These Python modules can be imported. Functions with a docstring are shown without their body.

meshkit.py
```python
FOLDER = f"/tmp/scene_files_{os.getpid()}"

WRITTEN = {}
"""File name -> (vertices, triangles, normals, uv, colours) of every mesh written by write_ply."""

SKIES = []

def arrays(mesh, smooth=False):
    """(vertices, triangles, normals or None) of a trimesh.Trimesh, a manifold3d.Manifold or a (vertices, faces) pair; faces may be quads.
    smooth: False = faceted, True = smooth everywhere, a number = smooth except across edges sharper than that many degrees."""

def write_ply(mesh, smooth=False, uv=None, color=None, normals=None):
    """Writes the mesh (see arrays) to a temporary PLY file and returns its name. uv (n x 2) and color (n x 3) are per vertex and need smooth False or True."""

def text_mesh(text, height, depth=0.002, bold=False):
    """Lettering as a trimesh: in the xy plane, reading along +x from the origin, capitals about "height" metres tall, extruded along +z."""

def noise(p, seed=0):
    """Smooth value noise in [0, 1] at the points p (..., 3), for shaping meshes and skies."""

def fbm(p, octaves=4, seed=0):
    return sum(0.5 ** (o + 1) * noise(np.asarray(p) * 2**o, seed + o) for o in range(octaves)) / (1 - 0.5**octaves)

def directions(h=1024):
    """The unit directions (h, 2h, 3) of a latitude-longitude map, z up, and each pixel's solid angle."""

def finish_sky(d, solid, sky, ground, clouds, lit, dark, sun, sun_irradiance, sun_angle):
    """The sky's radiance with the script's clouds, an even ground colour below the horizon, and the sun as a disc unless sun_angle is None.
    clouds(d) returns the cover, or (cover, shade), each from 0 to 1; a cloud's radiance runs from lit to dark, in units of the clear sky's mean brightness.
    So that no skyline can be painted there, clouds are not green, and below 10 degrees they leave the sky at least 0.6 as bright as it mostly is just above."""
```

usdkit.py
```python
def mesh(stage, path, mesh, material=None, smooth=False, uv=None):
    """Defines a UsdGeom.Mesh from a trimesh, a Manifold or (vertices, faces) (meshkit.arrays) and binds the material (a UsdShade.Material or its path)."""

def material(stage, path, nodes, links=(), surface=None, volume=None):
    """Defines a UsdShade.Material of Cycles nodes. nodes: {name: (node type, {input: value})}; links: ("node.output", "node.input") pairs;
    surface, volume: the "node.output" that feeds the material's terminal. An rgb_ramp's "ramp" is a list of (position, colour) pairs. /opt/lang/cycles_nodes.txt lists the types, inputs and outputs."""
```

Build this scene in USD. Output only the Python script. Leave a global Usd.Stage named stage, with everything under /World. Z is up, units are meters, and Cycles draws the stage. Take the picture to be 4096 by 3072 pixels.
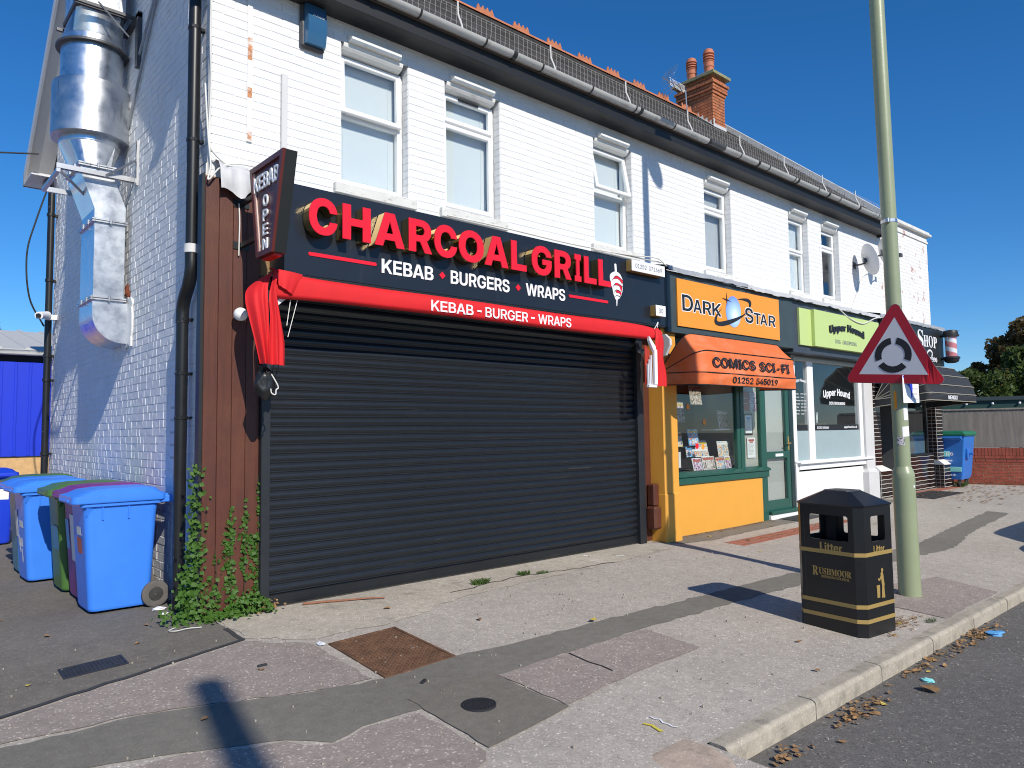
import math, glob, numpy as np, trimesh, shapely, usdkit, meshkit
from shapely import affinity
from shapely.geometry import Polygon, LineString, Point, box as sbox
from pxr import Usd, UsdGeom, UsdLux, UsdShade, Gf, Sdf

# ------------------------------------------------------------------ camera, sky, sun, exposure
stage = Usd.Stage.CreateInMemory()
UsdGeom.SetStageUpAxis(stage, UsdGeom.Tokens.z)
UsdGeom.SetStageMetersPerUnit(stage, 1.0)
UsdGeom.Xform.Define(stage, '/World')
stage.SetDefaultPrim(stage.GetPrimAtPath('/World'))
UsdGeom.Scope.Define(stage, '/World/Looks')

EYE = (0.0, 0.0, 1.62)
YAW, PITCH, ROLL, FOC = 0.7273983, 0.0655734, -0.0138252, 2932.8 / 4096
EXPOSURE = 0.16
SUN_AZ, SUN_EL = math.radians(11.0), math.radians(35.5)      # the shadows run along (sin az, cos az)
SUN_I, SKY_I = 1.08, 0.115
SUN_DIR = np.array([-math.sin(SUN_AZ) * math.cos(SUN_EL), -math.cos(SUN_AZ) * math.cos(SUN_EL), math.sin(SUN_EL)])

def look():
    y, p, r = YAW, PITCH, ROLL
    fwd = np.array([math.sin(y) * math.cos(p), math.cos(y) * math.cos(p), math.sin(p)])
    rt = np.array([math.cos(y), -math.sin(y), 0.0]); up = np.cross(rt, fwd)
    return math.cos(r) * rt + math.sin(r) * up, -math.sin(r) * rt + math.cos(r) * up, fwd

def frame_matrix(x, y, z, at):
    return Gf.Matrix4d(*x, 0, *y, 0, *z, 0, *at, 1)

_rt, _up, _fw = look()
cam = UsdGeom.Camera.Define(stage, '/World/camera')
cam.AddTransformOp().Set(frame_matrix(tuple(map(float, _rt)), tuple(map(float, _up)), tuple(map(float, -_fw)), EYE))
cam.CreateHorizontalApertureAttr(36.0); cam.CreateVerticalApertureAttr(27.0)
cam.CreateFocalLengthAttr(36.0 * FOC); cam.CreateClippingRangeAttr(Gf.Vec2f(0.05, 500))
cam.CreateExposureAttr(EXPOSURE)

sky = UsdLux.DomeLight.Define(stage, '/World/sky')
sky.GetPrim().SetCustomDataByKey('kind', 'structure')
skym = usdkit.material(stage, '/World/Looks/sky', {
    's': ('sky_texture', {'sky_type': 'single_scattering', 'sun_disc': False, 'sun_elevation': SUN_EL, 'sun_rotation': math.atan2(SUN_DIR[0], SUN_DIR[1]),
                          'altitude': 100.0, 'air_density': 1.0, 'aerosol_density': 0.0, 'ozone_density': 10.0}),
    'h': ('hsv', {'saturation': 1.14}),
    'b': ('background_shader', {'strength': SKY_I})}, [('s.color', 'h.color'), ('h.color', 'b.color')], surface='b.background')
UsdShade.MaterialBindingAPI.Apply(sky.GetPrim()).Bind(skym)
sun = UsdLux.DistantLight.Define(stage, '/World/sun')
sun.CreateIntensityAttr(SUN_I); sun.CreateAngleAttr(0.53); sun.CreateColorAttr(Gf.Vec3f(1.0, 0.94, 0.84)); sun.CreateNormalizeAttr(True)
_z = SUN_DIR; _x = np.cross([0, 0, 1.0], _z); _x /= np.linalg.norm(_x); _y = np.cross(_z, _x)
sun.AddTransformOp().Set(frame_matrix(tuple(map(float, _x)), tuple(map(float, _y)), tuple(map(float, _z)), (0, 0, 30)))

# ------------------------------------------------------------------ helpers: prims
_used = {}
def numbered(parent, name):
    k = (parent, name); n = _used.get(k, 0); _used[k] = n + 1
    return f'{parent}/{name}' if n == 0 else f'{parent}/{name}_{n:03d}'

def tag(p, label=None, cat=None, group=None, kind=None):
    p = p.GetPrim() if hasattr(p, 'GetPrim') else p
    for k, v in (('label', label), ('category', cat), ('group', group), ('kind', kind)):
        if v: p.SetCustomDataByKey(k, v)
    return p

def pth(parent):
    return '/World' if parent is None else (parent if isinstance(parent, str) else str(parent.GetPath()))

def thing(name, label, cat, loc=(0, 0, 0), rotz=0.0, group=None, kind=None):
    x = UsdGeom.Xform.Define(stage, numbered('/World', name))
    if any(loc): x.AddTranslateOp().Set(Gf.Vec3d(*map(float, loc)))
    if rotz: x.AddRotateZOp().Set(float(rotz))
    return tag(x, label, cat, group, kind)

def obj(name, mesh, m, parent=None, label=None, cat=None, group=None, kind=None, smooth=False):
    if isinstance(mesh, list): mesh = cat_(mesh)
    p = usdkit.mesh(stage, numbered(pth(parent), name), (mesh.vertices, mesh.faces), MAT[m] if isinstance(m, str) else m, smooth=smooth)
    return tag(p, label, cat, group, kind)

def dup(root, loc, rotz=0.0, label=None, group=None):
    was = root.GetCustomData()
    base = root.GetName()
    r = thing(base, label or was.get('label'), was.get('category'), loc, rotz, group or was.get('group'))
    r.GetReferences().AddInternalReference(root.GetPath()); r.SetInstanceable(True)
    return r

# ------------------------------------------------------------------ helpers: meshes
class M3:
    __slots__ = ('vertices', 'faces')
    def __init__(s, v, f): s.vertices, s.faces = np.asarray(v, float), np.asarray(f, int)

def cat_(ms):
    vs, fs, n = [], [], 0
    for m in ms:
        if m is None or len(m.faces) == 0: continue
        vs.append(np.asarray(m.vertices)); fs.append(np.asarray(m.faces) + n); n += len(m.vertices)
    return M3(np.vstack(vs), np.vstack(fs))

_BF = np.array([[0, 2, 1], [0, 3, 2], [4, 5, 6], [4, 6, 7], [0, 1, 5], [0, 5, 4], [1, 2, 6], [1, 6, 5], [2, 3, 7], [2, 7, 6], [3, 0, 4], [3, 4, 7]])
def box(x0, x1, y0, y1, z0, z1):
    return M3([[x0, y0, z0], [x1, y0, z0], [x1, y1, z0], [x0, y1, z0], [x0, y0, z1], [x1, y0, z1], [x1, y1, z1], [x0, y1, z1]], _BF)

def hexa(p8):
    return M3(p8, _BF)

def bbox(x0, x1, y0, y1, z0, z1, r=0.006):
    r = min(r, (x1 - x0) / 2.2, (y1 - y0) / 2.2, (z1 - z0) / 2.2)
    pts = []
    for sx in (0, 1):
        for sy in (0, 1):
            for sz in (0, 1):
                c = np.array([x1 if sx else x0, y1 if sy else y0, z1 if sz else z0]); d = np.array([-1 if sx else 1, -1 if sy else 1, -1 if sz else 1]) * r
                for k in range(3):
                    e = d.copy(); e[k] = 0; pts.append(c + e)
    h = trimesh.convex.convex_hull(np.array(pts))
    return M3(h.vertices, h.faces)

def hull(pts):
    h = trimesh.convex.convex_hull(np.asarray(pts, float)); return M3(h.vertices, h.faces)

def xf(m, T=None, t=None):
    v = np.asarray(m.vertices, float)
    if T is not None:
        T = np.asarray(T, float)
        v = v @ T[:3, :3].T + (T[:3, 3] if T.shape[0] == 4 else 0)
    if t is not None: v = v + np.asarray(t, float)
    f = np.asarray(m.faces)
    if T is not None and np.linalg.det(np.asarray(T)[:3, :3]) < 0: f = f[:, ::-1]
    return M3(v, f)

def rotz(a):
    c, s = math.cos(a), math.sin(a); return np.array([[c, -s, 0], [s, c, 0], [0, 0, 1.0]])
def rotx(a):
    c, s = math.cos(a), math.sin(a); return np.array([[1, 0, 0], [0, c, -s], [0, s, c]])
def roty(a):
    c, s = math.cos(a), math.sin(a); return np.array([[c, 0, s], [0, 1, 0], [-s, 0, c]])

def tube(pts, r, n=8, caps=True):
    pts = np.asarray(pts, float); k = len(pts)
    r = np.full(k, r) if np.isscalar(r) else np.asarray(r, float)
    t = np.gradient(pts, axis=0); t /= np.maximum(np.linalg.norm(t, axis=1, keepdims=True), 1e-9)
    u = np.cross(t[0], [0, 0, 1.0])
    if np.linalg.norm(u) < 1e-3: u = np.cross(t[0], [1.0, 0, 0])
    u /= np.linalg.norm(u); V = []
    for i in range(k):
        u = u - t[i] * (u @ t[i]); u /= np.linalg.norm(u); w = np.cross(t[i], u)
        a = np.arange(n) * 2 * math.pi / n
        V.append(pts[i] + r[i] * (np.cos(a)[:, None] * u + np.sin(a)[:, None] * w))
    V = np.vstack(V); F = []
    for i in range(k - 1):
        for j in range(n):
            a, b = i * n + j, i * n + (j + 1) % n
            F += [[a, b, b + n], [a, b + n, a + n]]
    if caps:
        V = np.vstack([V, pts[0], pts[-1]]); c0, c1 = len(V) - 2, len(V) - 1
        for j in range(n):
            F += [[c0, (j + 1) % n, j], [c1, (k - 1) * n + j, (k - 1) * n + (j + 1) % n]]
    return M3(V, F)

def curve(pts, n=24):
    """a smooth curve through the points (Catmull-Rom)"""
    P = np.asarray(pts, float); P = np.vstack([2 * P[0] - P[1], P, 2 * P[-1] - P[-2]]); out = []
    seg = len(P) - 3
    for i in range(seg):
        a, b, c, d = P[i:i + 4]
        for t in np.linspace(0, 1, max(2, n // seg), endpoint=(i == seg - 1)):
            out.append(.5 * ((2 * b) + (c - a) * t + (2 * a - 5 * b + 4 * c - d) * t * t + (-a + 3 * b - 3 * c + d) * t ** 3))
    return np.array(out)

def lathe(prof, n=24, at=(0, 0, 0), axis='z'):
    """profile of (radius, height)"""
    prof = np.asarray(prof, float); k = len(prof); a = np.arange(n) * 2 * math.pi / n
    V = np.vstack([np.column_stack([p[0] * np.cos(a), p[0] * np.sin(a), np.full(n, p[1])]) for p in prof]); F = []
    for i in range(k - 1):
        for j in range(n):
            p, q = i * n + j, i * n + (j + 1) % n
            F += [[p, q, q + n], [p, q + n, p + n]]
    V = np.vstack([V, [0, 0, prof[0][1]], [0, 0, prof[-1][1]]]); c0, c1 = len(V) - 2, len(V) - 1
    for j in range(n):
        F += [[c0, (j + 1) % n, j], [c1, (k - 1) * n + j, (k - 1) * n + (j + 1) % n]]
    m = M3(V, F)
    if axis == 'x': m = xf(m, roty(math.pi / 2))
    if axis == 'y': m = xf(m, rotx(-math.pi / 2))
    return xf(m, t=at)

def polys(g):
    return [p for p in getattr(g, 'geoms', [g]) if p.geom_type == 'Polygon' and p.area > 1e-9]

def extrude(g, d):
    """2-D shape -> solid from z=0 to z=d"""
    out = []
    for p in polys(g):
        v2, f = trimesh.creation.triangulate_polygon(p, engine='earcut')
        v2, f = np.asarray(v2), np.asarray(f)
        a = v2[f[:, 1]] - v2[f[:, 0]]; b = v2[f[:, 2]] - v2[f[:, 0]]
        flip = (a[:, 0] * b[:, 1] - a[:, 1] * b[:, 0]) < 0; f = np.where(flip[:, None], f[:, ::-1], f)
        n = len(v2)
        V = [np.column_stack([v2, np.zeros(n)]), np.column_stack([v2, np.full(n, d)])]; F = [f[:, ::-1], f + n]; c = 2 * n
        for ring in [p.exterior] + list(p.interiors):
            q = np.asarray(ring.coords)[:-1]; k = len(q)
            if ring is p.exterior and not ring.is_ccw: q = q[::-1]
            if ring is not p.exterior and ring.is_ccw: q = q[::-1]
            V += [np.column_stack([q, np.zeros(k)]), np.column_stack([q, np.full(k, d)])]
            i = np.arange(k); j = (i + 1) % k
            F += [np.column_stack([c + i, c + j, c + k + j]), np.column_stack([c + i, c + k + j, c + k + i])]; c += 2 * k
        out.append(M3(np.vstack(V), np.vstack(F)))
    return cat_(out)

def sheet(g, z=0.0):
    out = []
    for p in polys(g):
        v2, f = trimesh.creation.triangulate_polygon(p, engine='earcut'); v2, f = np.asarray(v2), np.asarray(f)
        a = v2[f[:, 1]] - v2[f[:, 0]]; b = v2[f[:, 2]] - v2[f[:, 0]]
        flip = (a[:, 0] * b[:, 1] - a[:, 1] * b[:, 0]) < 0; f = np.where(flip[:, None], f[:, ::-1], f)
        out.append(M3(np.column_stack([v2, np.full(len(v2), z)]), f))
    return cat_(out)

FRONT = np.array([[1, 0, 0], [0, 0, -1], [0, 1, 0.0]])       # xy shapes onto a wall that faces -y: x stays x, y becomes z, thickness comes out towards -y
LEFT = np.array([[0, 0, -1], [-1, 0, 0], [0, 1, 0.0]])       # onto a wall that faces -x: shape x runs towards -y
def front(m, x, y, z): return xf(m, FRONT, (x, y, z))
def left(m, x, y, z): return xf(m, LEFT, (x, y, z))
def onto(m, at, xd, yd):
    xd = np.asarray(xd, float) / np.linalg.norm(xd); yd = np.asarray(yd, float) / np.linalg.norm(yd)
    return xf(m, np.column_stack([xd, yd, np.cross(xd, yd)]), at)

_fonts = {}
def text2d(text, weight=700, font='Inter', stroke=0, px=150, track=0.0):
    """lettering as a 2-D shape, capitals 1 high, left edge at x = 0"""
    from PIL import Image, ImageDraw, ImageFont
    k = (font, weight, px)
    if k not in _fonts:
        f = ImageFont.truetype([p for p in glob.glob('/opt/blender-*/*/datafiles/fonts/*') if p.split('/')[-1].startswith(font)][0], px)
        if font == 'Inter': f.set_variation_by_axes([32, weight])
        _fonts[k] = (f, -f.getbbox('H', anchor='ls')[1])
    f, cap = _fonts[k]; parts, x = [], 0.0
    for ch in ([text] if not track else list(text)):
        if ch == ' ': x += cap * (.35 + track); continue
        x0, y0, x1, y1 = f.getbbox(ch, anchor='ls', stroke_width=stroke)
        im = Image.new('L', (x1 - x0 + 8, y1 - y0 + 8)); ImageDraw.Draw(im).text((4 - x0, 4 - y0), ch, 255, f, anchor='ls', stroke_width=stroke)
        on = np.pad(np.asarray(im) > 127, ((0, 0), (1, 1))).astype(np.int8)
        r, s = np.nonzero(np.diff(on, axis=1) == 1); e = np.nonzero(np.diff(on, axis=1) == -1)[1]
        g = shapely.union_all(shapely.box(s, -r - 1, e, -r)).buffer(0.8).buffer(-0.8).simplify(0.75)
        parts.append(affinity.translate(g, x - 4 + (x0 if not track else 0), 4 - y0)); x += (x1 - x0) + cap * track
    g = shapely.union_all(parts); b = g.bounds
    return affinity.scale(affinity.translate(g, -b[0], 0), 1 / cap, 1 / cap, origin=(0, 0))

def fit(g, w, h):
    """scaled to a width and (capital) height"""
    b = g.bounds; return affinity.scale(g, w / (b[2] - b[0]), h, origin=(0, 0))

rng = np.random.default_rng(7)
def gz(x, y):
    """height of the pavement: it falls from the shopfronts to the kerb and rises gently along the terrace"""
    x, y = np.asarray(x, float), np.asarray(y, float)
    t = np.clip((x - 10) / 7, 0, 1); s = np.clip((x - 15) / 5, 0, 1)
    return .08 * t * t * (3 - 2 * t) - .035 * np.clip(6.75 - y, 0, 4.4) * (1 - .7 * s * s * (3 - 2 * s))

def ground_sheet(g, dz, step=0.6):
    """a shape laid over the pavement, cut into cells so that it follows the fall"""
    x0, y0, x1, y1 = g.bounds; cells = []
    for x in np.arange(math.floor(x0 / step) * step, x1, step):
        for y in np.arange(math.floor(y0 / step) * step, y1, step):
            c = g.intersection(sbox(x, y, x + step, y + step))
            if not c.is_empty: cells += polys(c)
    m = cat_([sheet(c) for c in cells]); m.vertices[:, 2] = gz(m.vertices[:, 0], m.vertices[:, 1]) + dz
    return m
# ------------------------------------------------------------------ materials
MAT = {}
def mat(name, col, rough=0.6, metal=0.0, var=0.10, scale=5.0, bump=0.0, bscale=60.0, spec=0.5, coat=0.0, stretch=None, tint=None, detail=4.0, rvar=0.0):
    """base colour varied by noise in world space, optional fine bump; tint: (colour, amount threshold lo, hi, noise scale) blotches of a second colour"""
    c = np.array(col, float)
    N = {'g': ('geometry', {}), 'n': ('noise_texture', {'scale': scale, 'detail': detail, 'roughness': 0.6}),
         'r': ('rgb_ramp', {'ramp': [(0.25, tuple(c * (1 - var))), (0.75, tuple(np.minimum(c * (1 + var), 1)))]}),
         'p': ('principled_bsdf', {'roughness': rough, 'metallic': metal, 'specular_ior_level': spec, 'coat_weight': coat})}
    L = [('n.fac', 'r.fac')]
    src = 'g.position'
    if stretch is not None:
        N['m'] = ('mapping', {'scale': tuple(stretch)}); L += [('g.position', 'm.vector')]; src = 'm.vector'
    L += [(src, 'n.vector')]
    out = 'r.color'
    for i, t in enumerate(tint or []):
        col2, lo, hi, sc = t[:4]
        N[f'tn{i}'] = ('noise_texture', {'scale': sc, 'detail': 6.0, 'roughness': 0.65})
        N[f'tr{i}'] = ('map_range', {'from_min': lo, 'from_max': hi, 'to_min': 0.0, 'to_max': t[4] if len(t) > 4 else 1.0, 'clamp': True})
        N[f'tm{i}'] = ('mix', {'mix_type': 'mix', 'color2': tuple(col2)})
        s2 = 'g.position'
        if len(t) > 5:
            N[f'tp{i}'] = ('mapping', {'scale': tuple(t[5]), 'location': (1.7 * i, 0.3, 0.9)}); L += [('g.position', f'tp{i}.vector')]; s2 = f'tp{i}.vector'
        L += [(s2, f'tn{i}.vector'), (f'tn{i}.fac', f'tr{i}.value'), (out, f'tm{i}.color1'), (f'tr{i}.result', f'tm{i}.fac')]
        out = f'tm{i}.color'
    L += [(out, 'p.base_color')]
    if rvar:
        N['rr'] = ('map_range', {'from_min': 0.3, 'from_max': 0.7, 'to_min': rough - rvar, 'to_max': rough + rvar, 'clamp': True}); L += [('n.fac', 'rr.value'), ('rr.result', 'p.roughness')]
    if bump:
        N['bn'] = ('noise_texture', {'scale': bscale, 'detail': 3.0}); N['b'] = ('bump', {'strength': 1.0, 'distance': bump})
        L += [(src, 'bn.vector'), ('bn.fac', 'b.height'), ('b.normal', 'p.normal')]
    MAT[name] = usdkit.material(stage, f'/World/Looks/{name}', N, L, surface='p.BSDF')
    return MAT[name]

def stone_mat(name, dark, mid, light, patch, pscale=0.8, grain=90.0, bump=0.0035, rough=0.9, stain=None):
    """bituminous or concrete surfacing: fine aggregate of several tones, broad patches of wear"""
    N = {'g': ('geometry', {}),
         'v': ('voronoi_texture', {'scale': grain, 'feature': 'f1'}), 'hv': ('separate_color', {}),
         'ag': ('rgb_ramp', {'ramp': [(0.0, tuple((np.array(dark) + np.array(mid)) / 2)), (0.35, mid), (0.88, mid), (0.98, tuple((np.array(light) + np.array(mid)) / 2)), (1.0, light)]}),
         'n1': ('noise_texture', {'scale': pscale, 'detail': 5.0, 'roughness': 0.6}), 'r1': ('map_range', {'from_min': 0.3, 'from_max': 0.7, 'to_min': 1 - patch, 'to_max': 1 + patch * .7}),
         'n2': ('noise_texture', {'scale': 11.0, 'detail': 5.0, 'roughness': 0.7}), 'r2': ('map_range', {'from_min': 0.3, 'from_max': 0.7, 'to_min': 0.86, 'to_max': 1.12}),
         'm': ('math', {'math_type': 'multiply'}), 'sc': ('vector_math', {'math_type': 'scale'}),
         'bn': ('noise_texture', {'scale': grain * 1.3, 'detail': 2.0}), 'b': ('bump', {'strength': 1.0, 'distance': bump}),
         'p': ('principled_bsdf', {'roughness': rough, 'specular_ior_level': 0.3})}
    L = [('g.position', 'v.vector'), ('v.color', 'hv.color'), ('hv.r', 'ag.fac'), ('g.position', 'n1.vector'), ('n1.fac', 'r1.value'), ('g.position', 'n2.vector'), ('n2.fac', 'r2.value'),
         ('r1.result', 'm.value1'), ('r2.result', 'm.value2'), ('ag.color', 'sc.vector1'), ('m.value', 'sc.scale'),
         ('g.position', 'bn.vector'), ('bn.fac', 'b.height'), ('b.normal', 'p.normal')]
    out = 'sc.vector'
    if stain:
        col, lo, hi, sc = stain
        N['sn'] = ('noise_texture', {'scale': sc, 'detail': 6.0, 'roughness': 0.7}); N['sr'] = ('map_range', {'from_min': lo, 'from_max': hi, 'to_min': 0.0, 'to_max': 0.8, 'clamp': True})
        N['sm'] = ('mix', {'mix_type': 'mix', 'color2': col}); L += [('g.position', 'sn.vector'), ('sn.fac', 'sr.value'), ('sr.result', 'sm.fac'), (out, 'sm.color1')]; out = 'sm.color'
    L += [(out, 'p.base_color')]
    MAT[name] = usdkit.material(stage, f'/World/Looks/{name}', N, L, surface='p.BSDF')

def G3(v, w=(1, 1, 1)): return tuple(float(v * k * c) for k, c in zip(w, (.97, .90, .80)))
WARM = (1.03, 1.0, 0.95)
stone_mat('pavement', G3(0.246, (1.03, .98, .95)), G3(0.420, (1.03, .99, .95)), G3(0.797, (1, .98, .93)), .10)
stone_mat('pavement_pink', G3(0.189, (1.06, .95, .93)), G3(0.290, (1.07, .97, .94)), G3(0.675, (1, .97, .93)), .10)
stone_mat('pavement_buff', G3(0.276, WARM), G3(0.442, (1.05, 1.0, .90)), G3(0.759, WARM), .16, stain=((.15, .14, .12), .56, .75, 3.0))
stone_mat('tarmac_yard', G3(0.106, (1.03, 1, .94)), G3(0.168, (1.04, 1, .94)), G3(0.291, WARM), .16, bump=.002, stain=((.09, .085, .075), .55, .8, 1.3))
stone_mat('tarmac_smooth', G3(0.139, (1, 1, .94)), G3(0.191, (1, 1, .94)), G3(0.277, (1, 1, .95)), .10, bump=.0012, grain=160.0)
stone_mat('tarmac_patch', G3(0.132, (1.03, 1, .92)), G3(0.185, (1.03, 1, .92)), G3(0.277, WARM), .10, bump=.0012, grain=160.0)
stone_mat('road', G3(0.067, (1, 1, 1.02)), G3(0.140, (1, 1, 1.02)), G3(0.291, (1, 1, 1)), .12, grain=75.0, bump=.004)
stone_mat('kerb', G3(0.276, WARM), G3(0.391, (1.05, 1, .88)), G3(0.575, WARM), .16, grain=150.0, bump=.0015, stain=((.17, .155, .125), .5, .72, 6.0))
stone_mat('kerb_pink', G3(0.310, (1.1, .95, .85)), G3(0.437, (1.12, .95, .83)), G3(0.598, (1.05, .98, .9)), .10, grain=110.0, bump=.002, stain=((.2, .17, .14), .5, .75, 9.0))
mat('sealant', (.045, .045, .045), .8, bump=.001)
mat('red_paver', (.33, .115, .07), .9, var=.3, scale=9, bump=.002, tint=[((.2, .16, .13), .5, .75, 5.0)])
mat('joint_black', (.02, .02, .02), .9)
# painted masonry
mat('white_paint', (.75, .75, .745), .62, var=.03, scale=3.0, bump=.0012, bscale=45, tint=[((.56, .54, .49), .64, .82, 2.3, .55)])
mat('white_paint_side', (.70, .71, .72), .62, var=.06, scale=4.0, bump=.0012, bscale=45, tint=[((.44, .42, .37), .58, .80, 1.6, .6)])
mat('white_peeling', (.76, .75, .73), .7, var=.04, scale=3.0, bump=.002, bscale=40, tint=[((.40, .16, .11), .60, .63, 4.2, .85), ((.55, .52, .47), .55, .75, 2.0, .5)])
mat('paint_backing', (.70, .70, .69), .8, var=.08, scale=8)
mat('sill_paint', (.66, .65, .61), .75, var=.08, scale=6, bump=.002, tint=[((.28, .25, .20), .55, .72, 9.0, .8, (1, 1, 3)), ((.40, .20, .12), .68, .75, 14.0)])
mat('upvc', (.82, .82, .81), .35, var=.01, spec=.5)
mat('hood_paint', (.76, .75, .71), .6, var=.05, scale=8, tint=[((.42, .40, .34), .55, .8, 12.0, .6)])
mat('blind', (.80, .81, .80), .6, var=.01)
mat('room', (.10, .10, .10), .9)
mat('room_grey', (.33, .32, .30), .9, var=.05)
mat('room_beige', (.45, .43, .36), .9, var=.05)
mat('room_floor', (.12, .10, .08), .9)
mat('soffit', (.028, .028, .026), .55, var=.25, scale=7, bump=.002, tint=[((.17, .16, .13), .66, .72, 7.0, .9, (.5, 1, 1))])
mat('fascia_black', (.010, .010, .010), .5)
mat('gutter', (.42, .42, .40), .35, var=.10, scale=4, tint=[((.16, .15, .12), .55, .75, 3.0, .8)])
mat('gutter_dark', (.07, .072, .075), .4, var=.15)
mat('gutter_clip', (.025, .025, .025), .5)
mat('slate', (.105, .095, .088), .75, var=.22, scale=3.0, bump=.002, tint=[((.20, .18, .13), .6, .75, 2.5, .6)])
mat('terracotta', (.44, .155, .07), .8, var=.22, scale=8, bump=.002, tint=[((.16, .10, .06), .6, .75, 10.0)])
mat('pot_clay', (.46, .15, .075), .7, var=.15, scale=6, bump=.002, tint=[((.20, .09, .055), .55, .8, 7.0)])
mat('chimney_brick', (.40, .135, .055), .85, var=.35, scale=7, bump=.002, tint=[((.10, .06, .045), .58, .72, 5.0, .8)])
mat('chimney_mortar', (.19, .155, .12), .9)
mat('cap_mortar', (.24, .23, .15), .95, var=.3, scale=9, bump=.004, tint=[((.24, .25, .07), .5, .62, 8.0)])
mat('lead', (.33, .345, .37), .55, var=.16, scale=6, metal=.0, bump=.002)
mat('lead_light', (.52, .52, .52), .55, var=.10, scale=6)
mat('galv', (.62, .65, .69), .34, 1.0, var=.10, scale=5, bump=.00012, bscale=6, rvar=.08)
mat('galv_worn', (.52, .54, .57), .38, 1.0, var=.12, scale=5, bump=.00012, bscale=6, rvar=.08, tint=[((.23, .21, .18), .60, .68, 9.0, .7, (3, 3, .25))])
mat('steel_dark', (.10, .10, .105), .5, .6)
mat('steel', (.55, .55, .55), .35, 1.0)
mat('rust', (.20, .09, .045), .85, var=.4, scale=20)
mat('rusty_iron', (.165, .085, .045), .75, .15, var=.35, scale=10, bump=.001, tint=[((.10, .055, .035), .5, .7, 6.0), ((.46, .43, .38), .655, .68, 9.0)])
mat('iron_dark', (.035, .037, .042), .55, .3, var=.3, scale=14, bump=.001)
mat('black_plastic', (.012, .012, .012), .38, var=.2)
mat('pipe_black', (.011, .011, .011), .36, var=.3, scale=6, tint=[((.5, .5, .48), .70, .72, 16.0, .9, (1, 1, .6))])
mat('cable_white', (.66, .64, .59), .6)
mat('cable_black', (.012, .012, .012), .6)
mat('trunk_white', (.74, .74, .72), .5, var=.04, tint=[((.35, .33, .28), .62, .75, 6.0, .7)])
# shopfronts
mat('shutter', (.010, .012, .0145), .34, var=.12, scale=9, spec=.5, tint=[((.075, .075, .075), .62, .78, 5.0, .5, (.25, 1, 6))])
mat('shutter_frame', (.016, .018, .021), .45, var=.15, scale=9, tint=[((.10, .10, .10), .70, .75, 30.0, .7)])
mat('navy', (.012, .015, .021), .32, var=.10, scale=5, tint=[((.03, .033, .038), .58, .8, 4.0, .6, (4, 4, .3))])
mat('brown_board', (.085, .023, .012), .52, var=.22, scale=3.0, bump=.0012, bscale=30, stretch=(9, 9, .5), tint=[((.125, .040, .013), .5, .75, 2.0, .7), ((.30, .22, .18), .71, .76, 5.0, .35)])
mat('brown_groove', (.25, .15, .07), .8)
mat('sign_maroon', (.105, .017, .013), .35, var=.12, scale=6)
mat('sign_trim', (.62, .45, .38), .4)
mat('dark_frame', (.012, .013, .012), .45)
mat('red_face', (.72, .012, .028), .34, var=.02, spec=.4)
mat('red_cloth', (.62, .008, .012), .75, var=.06, scale=5, bump=.0008, bscale=300)
mat('red_glow', (.60, .02, .01), .3)
mat('gold', (.72, .52, .22), .16, 1.0, var=.06)
mat('gold_plain', (.36, .24, .075), .45, .1, var=.05)
mat('white_face', (.82, .82, .82), .4, var=.0)
mat('grey_print', (.16, .17, .20), .5)
mat('black_print', (.014, .014, .016), .5)
mat('orange_wall', (.70, .33, .045), .6, var=.03, scale=3, bump=.0008, bscale=40, tint=[((.56, .25, .035), .62, .8, 3.0, .4)])
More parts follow.
